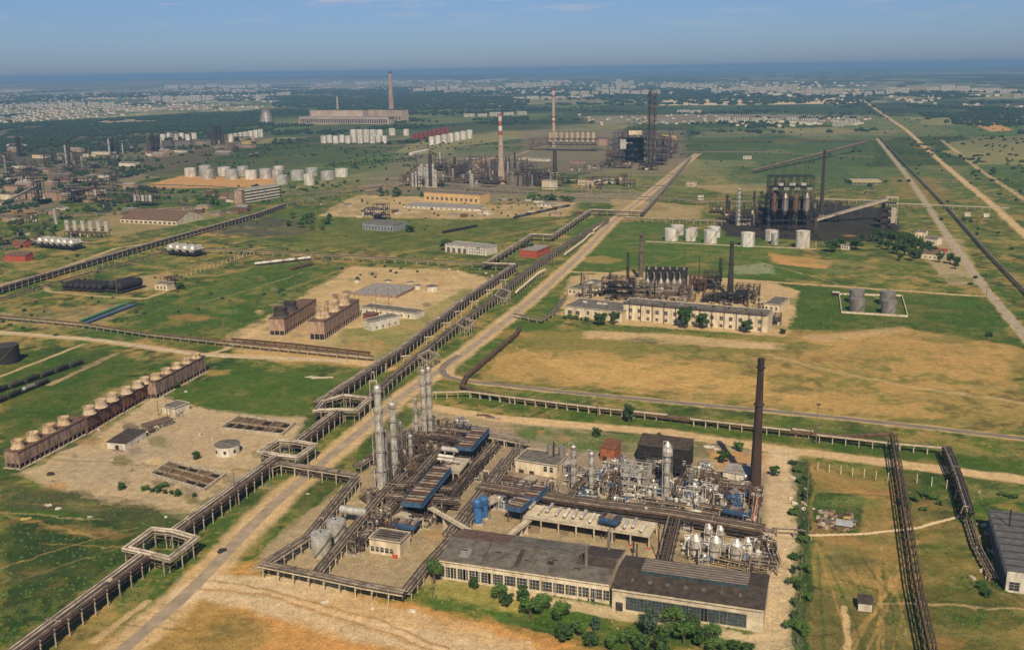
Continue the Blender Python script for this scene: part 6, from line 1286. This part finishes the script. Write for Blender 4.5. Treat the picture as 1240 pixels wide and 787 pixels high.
train('dark freight wagon on the line beyond the white hall',(622,265),(690,250),[DARK,BLUE,DARK,DARK],'box',14,'freight wagons on the curved far line')
rack('pipe_stack','long heap of bright blue pipes lying in the field',[(104,391,1),(163,369,1)],1,[(i*.9-2,.5,BLUE) for i in range(6)],400,BLUE,1,1,cat='pipe heap',beams=False)
rack('pipe_stack','long heap of green pipes beside the blue ones',[(97,389,1),(152,368,1)],1,[(i*.9-1,.5,mat('green_paint',(.04,.22,.12),(.02,.1,.06),.5)) for i in range(4)],400,BLUE,1,1,cat='pipe heap',beams=False)
# ---- poles, lamp masts, fences
PL=[(724,506,463,1,'beside the concrete trestle left of the big chimney'),(988,538,490,2,'floodlight mast right of the big chimney by the trestle'),(192,503,485,1,'before the pale hut in the basin yard'),(203,506,481,1,'second mast by the pale hut'),(286,612,568,1,'beside the round hut and main rack'),(359,368,341,1,'behind the brown cooling towers'),(456,382,350,2,'at the long low house'),(471,372,349,1,'on the covered reservoir'),(671,322,303,1,'beside the main road junction'),(1010,344,314,1,'in the right green meadow'),(1194,362,330,1,'at the right road'),(273,420,386,1,'where the sandy track meets the green field'),(195,345,312,1,'by the cream hut in the left field'),(209,342,325,1,'right of the cream hut'),(142,356,325,1,'over the black drums'),(524,724,700,1,'by the near tree at the plant corner'),(1120,287,268,1,'at the right house group'),(400,610,600,1,'on the verge by the near rack'),(1043,265,250,1,'under the pale gallery'),(1011,262,246,1,'left under the pale gallery'),(977,610,560,1,'on the weedy strip right of the concrete yard'),(978,655,625,1,'at the end of the thin pipe over the yard')]
for q,(x,yb,yt,k,lab) in enumerate(PL): pole('thin mast '+lab if 'mast' not in lab else lab,x,yb,yt,WOODP,k,'masts and poles',lamp=q in(1,))
def posts(lab,a,b,k,h,m_,group):
    A_=G(*a);B_=G(*b); t=thing('fence_post',lab,'post',A_,0,group); part(t,'post',MB().box(0,0,-.2,.45,.35,h+.2),m_); part(t,'cap',MB().box(0,0,h,.6,.5,.15),m_)
    for i in range(1,k): dup(t,A_+(B_-A_)*(i/(k-1)),0,lab,group)
posts('pale concrete post in the row crossing the left green field',(226,335),(308,308),17,5,CONCL,'concrete posts in the left green field')
posts('pale leaning post in the row on the dry plot by the weedy strip',(990,570),(1075,583),7,5,CONCL,'posts on the dry plot')
posts('pale leaning post in the row before the dark green thicket',(1110,585),(1146,592),3,5,CONCL,'posts by the green thicket')
posts('thin concrete post along the near side of the long diagonal rack',(40,352),(200,300),22,4,CONC,'posts along the diagonal rack')
posts('thin fence post along the weedy strip right of the yard',(975,600),(966,780),14,3,WOODP,'posts along the weedy strip')
wallrun('long low concrete kerb wall beside the sandy track before the compound',[(283,415),(360,424),(448,434)],1,CONC,False)
# ================================================================ trees
def inpoly(x,y,P):
    k=False
    for i in range(len(P)):
        (x1,y1),(x2,y2)=P[i],P[(i+1)%len(P)]
        if (y1>y)!=(y2>y) and x<(x2-x1)*(y-y1)/(y2-y1)+x1: k=not k
    return k
NT=[(642,748,20,'bushy, in the middle of the near tree line',0,11),(700,770,16,'bushy, at the end of the near tree line',0,9),(815,760,20,'leafy, before the teal glazing',0,10),(838,768,18,'leafy, behind the dense hedge tree',1,10),(860,776,16,'leafy, right in the near hedge',0,10),(800,792,20,'at the lower edge, below the poplar',1,10),(715,784,14,'half cut by the lower edge',1,9),(526,706,23,'beside the rack corner at the workshop\'s left end',0,8),(573,712,11,'small, before the slate roofed workshop',1,6),(604,726,15,'left of a pair before the cream window wall',0,8),(614,735,13,'right of a pair before the cream window wall',1,8),(633,731,17,'dark, under the workshop windows',1,8),(655,744,19,'broad, before the workshop\'s middle',0,10),(678,752,18,'next to the broad tree before the workshop',0,10),(684,776,16,'dark green near the sandy track',1,10),(720,762,12,'small grey green by the white wall',3,6),(788,769,25,'tall blue grey poplar before the dark workshop',3,12),(808,776,17,'right of the blue grey tree',0,9),(828,780,22,'bright green in the hedge below the dark workshop',0,10),(848,784,20,'dense green in the hedge',1,10),(760,780,14,'low in the hedge below the workshops',0,8),(775,790,18,'at the bottom edge of the hedge',1,9),(865,790,14,'right part of the bottom hedge',0,9),(888,786,9,'small near the concrete yard',1,7),(905,790,9,'near the bottom right of the hedge',1,7),(740,786,14,'left part of the bottom hedge',0,8),(830,398,24,'round dark, before the cream hall',1,10),(849,398,17,'round dark, right of the taller one by the cream hall',1,9),(903,403,14,'small round, at the cream hall\'s right end',1,8),(728,394,13,'left of two by the low cream hall',1,9),(744,393,14,'right of two by the low cream hall',1,7),(762,511,20,'bushy, by the pale trestle',1,7),(723,528,10,'small by the sandy road',1,6),(798,535,10,'round by the sandy road behind the dark shelter',1,6),(876,561,14,'dark, left of the tall brown chimney',1,8),(937,576,11,'right of the tall brown chimney',1,7),(895,546,11,'small on the green verge behind the chimney',0,6),(148,592,8,'small in the basin yard',1,5),(238,556,9,'small near the round hut',1,5),(213,470,8,'by the far cooling bank',1,6),(583,308,9,'at the white hall corner',1,7),(596,304,9,'right of the white hall',1,7),(541,303,12,'at the left end of the white hall',1,8),(640,306,10,'left of the red brick building',1,8),(497,281,8,'round bush on the green field',1,6),(218,350,7,'by the cream hut',1,6),(948,404,6,'small on the field edge near the hall',1,4),(1006,305,13,'left of the little white hut',1,9),(1015,300,11,'behind the little white hut',1,9),(1036,303,13,'right of the little white hut',1,9),(1197,408,6,'dark low on the right meadow',1,5)]
for q,(x,yb,hp,lab,k,wd_) in enumerate(NT):
    fk=1.25 if yb>690 else 1.1
    h=hgt(x,yb,yb-hp)*fk; r=max(wd_*1.15,hp*.42)*mpp(x,yb)*fk
    tree('green tree '+lab if wd_>6 else 'green bush '+lab,G(x,yb),h,r,k,'trees near the works',name='tree' if wd_>6 else 'bush',cat='tree' if wd_>6 else 'bush',trunk=wd_>6)
B1=[(1060,287,14),(1068,293,18),(1078,296,20),(1088,298,22),(1098,302,24),(1108,306,24),(1118,308,20),(1128,312,18),(1095,310,20),(1105,316,18),(1086,308,18),(1076,303,16),(1138,318,15),(1150,320,17),(1158,322,14),(1066,300,14),(1100,296,18),(1113,314,16),(1055,293,12),(1044,291,10),(1125,303,14),(1157,326,12),(1090,316,12)]
for x,y,hp in B1: tree('dark green tree in the thick clump around the right house group',G(x,y),hgt(x,y,y-hp*.8),hp*.42*mpp(x,y),1,'trees around the right house group')
B2=[(684,386),(690,385),(697,387),(704,388),(710,389),(716,384)]+[(176+8*i,594+i*1.2) for i in range(6)]+[(236,601),(198,590)]+[(1095,600),(1105,606),(1117,602),(1130,605),(1100,615),(1118,618),(1138,612),(1090,610),(1160,600),(1195,722),(1190,712),(1165,597),(1215,600),(1228,604)]+[(R.uniform(960,979),565+5.2*i+R.uniform(-3,3)) for i in range(42) if i%7 not in(2,5,6)]
for x,y in B2: tree('low dark green bush in a weedy patch of the works',G(x,y),R.uniform(2,4.6),R.uniform(1.6,4.2),R.randrange(2),'low bushes in weedy patches',cat='bush',name='bush',trunk=False)
B3=[(375+R.uniform(-25,25),272+R.uniform(-8,8)) for _ in range(14)]+[(640+4*i,243) for i in range(9)]+[(681+3*i,243+.5*i) for i in range(5)]+[(245+R.uniform(-20,20),244+R.uniform(-8,6)) for _ in range(14)]+[(10+R.uniform(0,60),283+R.uniform(-12,10)) for _ in range(14)]+[(395+5*i,203-.4*i) for i in range(22)]+[(470+R.uniform(-12,18),236+R.uniform(-4,4)) for _ in range(8)]+[(40+R.uniform(-20,70),178+R.uniform(-8,10)) for _ in range(30)]+[(1035+R.uniform(-60,40),143+R.uniform(-5,6)) for _ in range(20)]+[(920+R.uniform(-3,14),236+R.uniform(0,8)) for _ in range(5)]+[(120+R.uniform(-20,40),200+R.uniform(-5,4)) for _ in range(12)]
B3=B3[:150]
for x,y in B3: tree('dark green tree in a small grove in the middle distance',G(x,y),R.uniform(8,13),R.uniform(5,8),R.randrange(2),'middle distance grove trees',low=True,trunk=False,cat='tree')
# rubbish and pale spots in the near grass
for q,(x,y,w_,d_,h,m_) in enumerate([(58,612,4,3,.7,WHITEP),(72,616,3.2,2.4,.6,WHITEP),(34,628,6,1.6,.5,YEL),(109,626,2.5,1.2,.5,WHITEP),(201,626,1.6,1.3,.8,WHITEP),(394,729,2.6,1.6,.6,WHITEP),(452,737,1.5,1.2,.6,WHITEP),(500,740,3,1.8,.6,WHITEP),(373,598,2,1.5,.4,CONCL),(60,575,4,2.5,1.3,DARK),(62,583,3,2,.8,PIPEG),(857,541,7,3,.8,WHITEP),(868,544,3,2,.8,WHITEP),(640,777,1.8,1,.4,WHITEP),(985,616,1.2,1,.7,WHITEP),(1186,596,1.5,1,.8,WHITEP),(588,504,12,1.5,1,RUST),(597,507,9,2,.8,PIPEG),(270,432,3,2,1,CONCL),(225,475,2,1.5,1,WHITEP),(385,457,18,4,.25,CONCL),(385,520,1,1,.5,CONC)]):
    p=G(x,y); t=thing('debris',['crumpled white sheet beside another in the dark near field','second white sheet right of the crumpled one','yellow torn tarpaulin in the dark near field','small white scrap left of the ruined foundations','white box near the square pipe loop','pale boulder on the dirt track by the plant corner','small white stone under the near rack','white lump by the rack corner','pale stone on the verge beside the road','dark scrap heap at the foot of the basin yard','grey scrap beside the dark heap','heap of pale sheets behind the black roofed shelter','smaller pale heap by the sheets','white scrap on the near dirt','white scrap on the weedy plot','white box right of the dark rack','rusty pipe pile by the sandy road','grey pipe pile beside the rusty one','pale block at the track junction','white block by the pale hut','pale slab lying on the grass left of the main rack','small block near the junction'][q],'debris',p,R.uniform(-.5,.5),'scattered debris')
    mb=MB(); 
    for i in range(3): mb.box(R.uniform(-w_/4,w_/4),R.uniform(-d_/4,d_/4),-.1,w_*R.uniform(.5,.9),d_*R.uniform(.5,.9),h*R.uniform(.6,1.2),R.uniform(-.4,.4))
    part(t,'pieces' if False else 'sheet',mb,m_)
for q in range(70):                     # rubble strewn over the yards
    x,y=R.choice([(R.uniform(430,600),R.uniform(322,340)),(R.uniform(60,330),R.uniform(520,600)),(R.uniform(1175,1205),R.uniform(635,705)),(R.uniform(380,700),R.uniform(238,262)),(R.uniform(955,980),R.uniform(565,640))])
    w_=R.uniform(.8,2.6); t=thing('stone','pale broken stone strewn over the bare yards','stone',G(x,y),R.uniform(0,3),'pale stones strewn over bare yards'); part(t,'block',MB().box(0,0,-.1,w_,w_*.7,w_*.5).box(w_*.3,.2,w_*.2,w_*.6,w_*.5,w_*.4,.5),R.choice([CONCL,CONC,WHITE,BRICK]))
# ================================================================ far town
HM=[]
for i,(wm,rm) in enumerate([(WHITEP,ROOFL),(CREAM,ROOFBR),(WHITE,ROOFG)]):
    w_=MB(); w_.box(0,0,-.5,13,10,5.5); w_.add([(-6.5,-5,5),(-6.5,5,5),(-6.5,0,8),(6.5,-5,5),(6.5,5,5),(6.5,0,8)],[(0,2,1),(3,4,5)])
    r_=MB(); r_.add([(-7,-5.6,4.7),(7,-5.6,4.7),(7,0,8.3),(-7,0,8.3),(-7,5.6,4.7),(7,5.6,4.7)],[(0,1,2,3),(3,2,5,4)])
    r_.add([(-7,-5.6,4.5),(7,-5.6,4.5),(7,0,8.05),(-7,0,8.05),(-7,5.6,4.5),(7,5.6,4.5)],[(3,2,1,0),(4,5,2,3)])
    HM.append((w_.mesh('wall',wm),r_.mesh('roof',rm)))
ZH=[([(0,124),(150,124),(170,133),(60,145),(0,147)],170),([(90,112),(330,104),(330,116),(150,122)],50),([(700,140),(860,140),(1060,144),(1040,150),(720,152)],70)]
hn_=0
for P_,k in ZH:
    xs=[p[0] for p in P_];ys=[p[1] for p in P_]; c_=0
    while c_<k:
        x=R.uniform(min(xs),max(xs)); y=R.uniform(min(ys),max(ys))
        if not inpoly(x,y,P_): continue
        c_+=1; a_,b_=HM[R.randrange(3)]; t=thing('village_house','small pale village house with pitched roof among trees on the far plain','house',G(x,y),GB+R.choice([0,1.57]),'village houses on the far plain')
        if y<135: t.scale=(1.4,1.4,1.3)
        part(t,'wall',a_,None); part(t,'roof',b_,None)
mb=MB()
for P_,k in [([(0,104),(330,98),(330,112),(0,120)],1100),([(330,98),(1060,100),(1060,118),(330,112)],1200),([(0,118),(330,112),(340,130),(160,140),(0,150)],1100),([(1060,118),(1240,116),(1240,132),(1130,128)],150),([(880,150),(1060,145),(1055,152),(900,155)],50)]:
    xs=[p[0] for p in P_];ys=[p[1] for p in P_]
    for _ in range(k):
        x=R.uniform(min(xs),max(xs)); y=R.uniform(min(ys),max(ys))
        p=G(x,y); q_=float(fbm(np.array([p.x/700]),np.array([p.y/1100]),3,44)[0])
        if inpoly(x,y,P_) and q_>.4:
            s=R.uniform(.8,1.7)*(1 if y>118 else 1.4); mb.box(p.x,p.y,-.5,13*s,10*s,5.5*s,GB,mi=R.choice([0,1,2]))
            mb.box(p.x,p.y,5*s,14*s,7*s,1.6*s,GB,mi=R.choice([3,4]))
tag(link('distant_houses',mb.mesh('distant_houses',[WHITEP,CREAM,WHITE,ROOFBR,ROOFL])),'countless tiny pale houses scattered over the far plain','houses',None,kind='stuff')
# apartment blocks: one source, copied
def block(label,p,L,h,rz,group):
    t=thing('apartment_block',label,'apartment block',p,rz,group)
    part(t,'wall',MB().box(0,0,-.5,1,1,1.0),WHITEP); return t
AB=[]
t0=thing('apartment_block','white apartment block on the horizon','apartment block',(0,0,0)); 
part(t0,'wall',MB().box(0,0,-.02,1,.22,1.02),WHITEP); part(t0,'roof',MB().box(0,0,1,1.02,.24,.05),ROOFL)
mb=MB(); [mb.box(-.42+.12*i,-.12,.08,.05,.02,.86) for i in range(8)]; part(t0,'stair_windows',mb,GLASS)
rows=[((20,131),(140,129),7,14,'across the near village on the left'),((180,123),(260,121),5,18,'beyond the left tree belt'),((200,108),(330,106),8,26,'high on the left horizon'),((690,116),(800,114),9,18,'just above the far gardens'),((500,112),(600,109),7,20,'beyond the red tanks'),((1030,118),(1100,113),5,18,'near the head of the right road'),((1120,110),(1230,112),6,16,'on the far right plain'),((620,120),(720,119),6,10,'low behind the banded chimney'),((612,106),(680,103),9,22,'left of the centre horizon'),((655,101.5),(690,99),4,24,'behind the pale chimney'),((376,104),(415,103),6,22,'left of the power station chimney'),((430,103),(500,101),8,22,'behind the power station chimney'),((566,101),(615,98),7,24,'left of the banded chimney'),((930,112),(965,112),6,26,'at the end of the right road'),((968,115),(1020,116),7,24,'right of the sand pit'),((745,103),(768,102),3,26,'above the tall black towers'),((720,110),(770,107),6,20,'left of the tall black towers'),((800,106),(860,106),8,18,'right of the tall black towers'),((860,113),(930,112),8,20,'behind the sand pit'),((272,113),(310,112),5,22,'far left of the power station'),((310,121),(322,121),2,20,'above the hyperbolic tower'),((335,116),(352,116),3,22,'right of the hyperbolic tower'),((505,101),(560,100),5,18,'between power station and banded chimney'),((538,114),(560,112),3,14,'low over the fields'),((820,136),(850,136),2,9,'beyond the far green field'),((1225,119),(1250,119),2,12,'far right'),((866,148),(990,147),6,9,'among gardens beyond the green field'),((1008,152),(1035,152),2,11,'beside the road gardens'),((560,143),(640,139),5,9,'long low sheds behind the red tanks'),((980,79.8),(1000,79.6),3,34,'faint on the right horizon'),((870,78.5),(900,78.3),5,34,'faintest on the centre horizon'),((160,90.5),(175,90.4),1,40,'bright dot on the left horizon')]
k_=0
for a,b,n_,h,lab in rows:
    for i in range(n_):
        f=(i+.5)/n_; x=a[0]+(b[0]-a[0])*f; y=a[1]+(b[1]-a[1])*f+R.uniform(-1,1.2)
        if y<92: y=max(y,93.5-x*.0115+.8)
        p=G(x,y); L=(b[0]-a[0])/n_*mpp(x,y)*R.uniform(.65,1.0); hh=h*R.uniform(1.4,2.4)
        L=min(max(L,40),260)
        lb='white block '+lab+(', '+nth(i,n_) if n_>1 else '')
        if 'long low sheds' in lab: lb='long low white shed behind the red tanks, '+nth(i,n_)
        sc_=(L,55,hh)
        if k_==0: t0.location=p; t0.scale=sc_; t0.rotation_euler=(0,0,R.uniform(-.15,.1)); t0['label']=lb; t0['group']='pale blocks of the far town'
        else: dup(t0,p,R.uniform(-.3,.2),lb,'pale blocks of the far town',sc_)
        k_+=1
# woodland masses
def wood(name,label,spots):
    mb=MB()
    for (x,y,s,h) in spots:
        k=6; vs=[]; o=R.uniform(0,1)
        for j,(q,zz) in enumerate(((.8,0),(1,.45),(.6,.85))):
            for i in range(k): a_=o+i*6.283/k+j*.5; f=R.uniform(.75,1.15); vs.append((x+s*q*f*math.cos(a_),y+s*q*f*math.sin(a_),h*zz*R.uniform(.85,1.15)))
        vs.append((x,y,h)); fs=[(j*k+i,j*k+(i+1)%k,(j+1)*k+(i+1)%k,(j+1)*k+i) for j in range(2) for i in range(k)]+[(2*k+i,2*k+(i+1)%k,3*k) for i in range(k)]
        mb.add(vs,fs)
    tag(link(name,mb.mesh(name,FORM)),label,'woodland',None,kind='stuff')
nr_=np.random.RandomState(3)
def scatter(P_,cnt,s0,s1,h0,h1,thr=None,fs=400):
    P_=[G(*p) for p in P_]; Q=[(p.x,p.y) for p in P_]; xs=[p[0] for p in Q];ys=[p[1] for p in Q]
    X_=nr_.uniform(min(xs),max(xs),cnt*3);Y_=nr_.uniform(min(ys),max(ys),cnt*3)
    if thr is not None: nn=fbm(X_/fs,Y_/fs,3,33); ok=nn>thr; X_=X_[ok];Y_=Y_[ok]
    out=[]
    for x,y in zip(X_,Y_):
        if inpoly(x,y,Q): s=R.uniform(s0,s1); out.append((x,y,s,R.uniform(h0,h1)))
        if len(out)>=cnt: break
    return out
wood('woodland','belts of dark green trees between the fields beyond the works',
 scatter([(0,152),(330,135),(330,160),(200,165),(0,185)],3600,6,12,8,14,.46,300)+scatter([(330,150),(640,140),(640,170),(330,180)],900,6,12,7,12,.56,250)
 +scatter([(640,125),(1060,120),(1060,160),(640,165)],1100,6,13,7,12,.57,300)+scatter([(1100,128),(1240,132),(1240,165),(1130,150)],900,6,12,7,12,.52,250)
 +scatter([(1090,165),(1240,165),(1240,235),(1120,200)],200,3,7,3,6,.56,120)+scatter([(0,165),(280,160),(200,205),(0,250)],1500,4,8,5,10,.5,110)+scatter([(0,250),(150,225),(250,235),(150,262),(0,310)],300,3,5,4,7,.52,60)+scatter([(820,120),(1240,125),(1240,240),(1090,240),(820,190)],500,3,6,3,6,.58,90))
wood('woodland','hazy blue green woods around the distant town',
 scatter([(0,112),(330,104),(640,108),(1240,112),(1240,126),(640,128),(330,135),(0,150)],7000,14,28,9,15,.52,1100)+scatter([(330,110),(640,112),(640,140),(330,140)],2500,11,20,9,14,.4,700)+scatter([(0,95),(600,92),(1240,82),(1240,108),(600,102),(0,112)],4000,40,90,10,16,.52,4000))
wood('scrub','scattered scrub and small dark trees over the middle fields',
 scatter([(0,250),(0,185),(330,175),(620,172),(600,232),(330,250)],420,2.5,5,3,6,.5,90)+scatter([(830,130),(1240,130),(1240,400),(1100,300),(1000,240),(830,200)],420,1.5,4,2,5,.54,70)+scatter([(0,260),(330,262),(600,262),(560,320),(0,420)],260,1.2,3,1.2,3,.56,60)+scatter([(380,240),(700,240),(690,262),(470,264)],60,1.5,3,1.5,3))
def tufts(name,label,m_,cnt,px,smin,smax,seed):
    rs=np.random.RandomState(seed); x=rs.uniform(px[0],px[2],cnt); y=rs.uniform(px[1],px[3],cnt); mb=MB()
    for a,b in zip(x,y):
        p=G(a,b); r_=math.hypot(p.x,p.y); ia=int(np.searchsorted(az,math.atan2(p.x,p.y))); ir=int(np.searchsorted(rr,r_)); c_=col[min(ir,nr-1),min(ia,na-1)]
        if c_[1]<c_[0]*1.02: continue
        if m_ is TD and c_[0]<.1: continue
        s=R.uniform(smin,smax); h=s*R.uniform(.5,.9); o=R.uniform(0,6)
        vs=[(p.x+s*math.cos(o+k*1.257)*R.uniform(.6,1.1),p.y+s*math.sin(o+k*1.257)*R.uniform(.6,1.1),-.05) for k in range(5)]+[(p.x+R.uniform(-.3,.3)*s,p.y+R.uniform(-.3,.3)*s,h)]
        mb.add(vs,[(k,(k+1)%5,5) for k in range(5)])
    tag(link(name,mb.mesh(name,m_)),label,'grass',None,kind='stuff')
TG=mat('tall_weeds',(.07,.13,.02),(.02,.045,.012),.3,.9); TD=mat('dry_weeds',(.3,.22,.08),(.12,.11,.035),.3,.9)
tufts('tall_grass','tall green weeds growing over the near fields',TG,15000,(0,420,1240,800),.4,1.3,1)
tufts('tall_grass','tall green weeds growing over the middle fields',TG,7000,(0,250,1240,420),.8,2,2)
tufts('dry_grass','dry yellow weeds scattered through the near fields',TD,8000,(0,380,1240,800),.3,1,3)
scene.cycles.use_adaptive_sampling=True
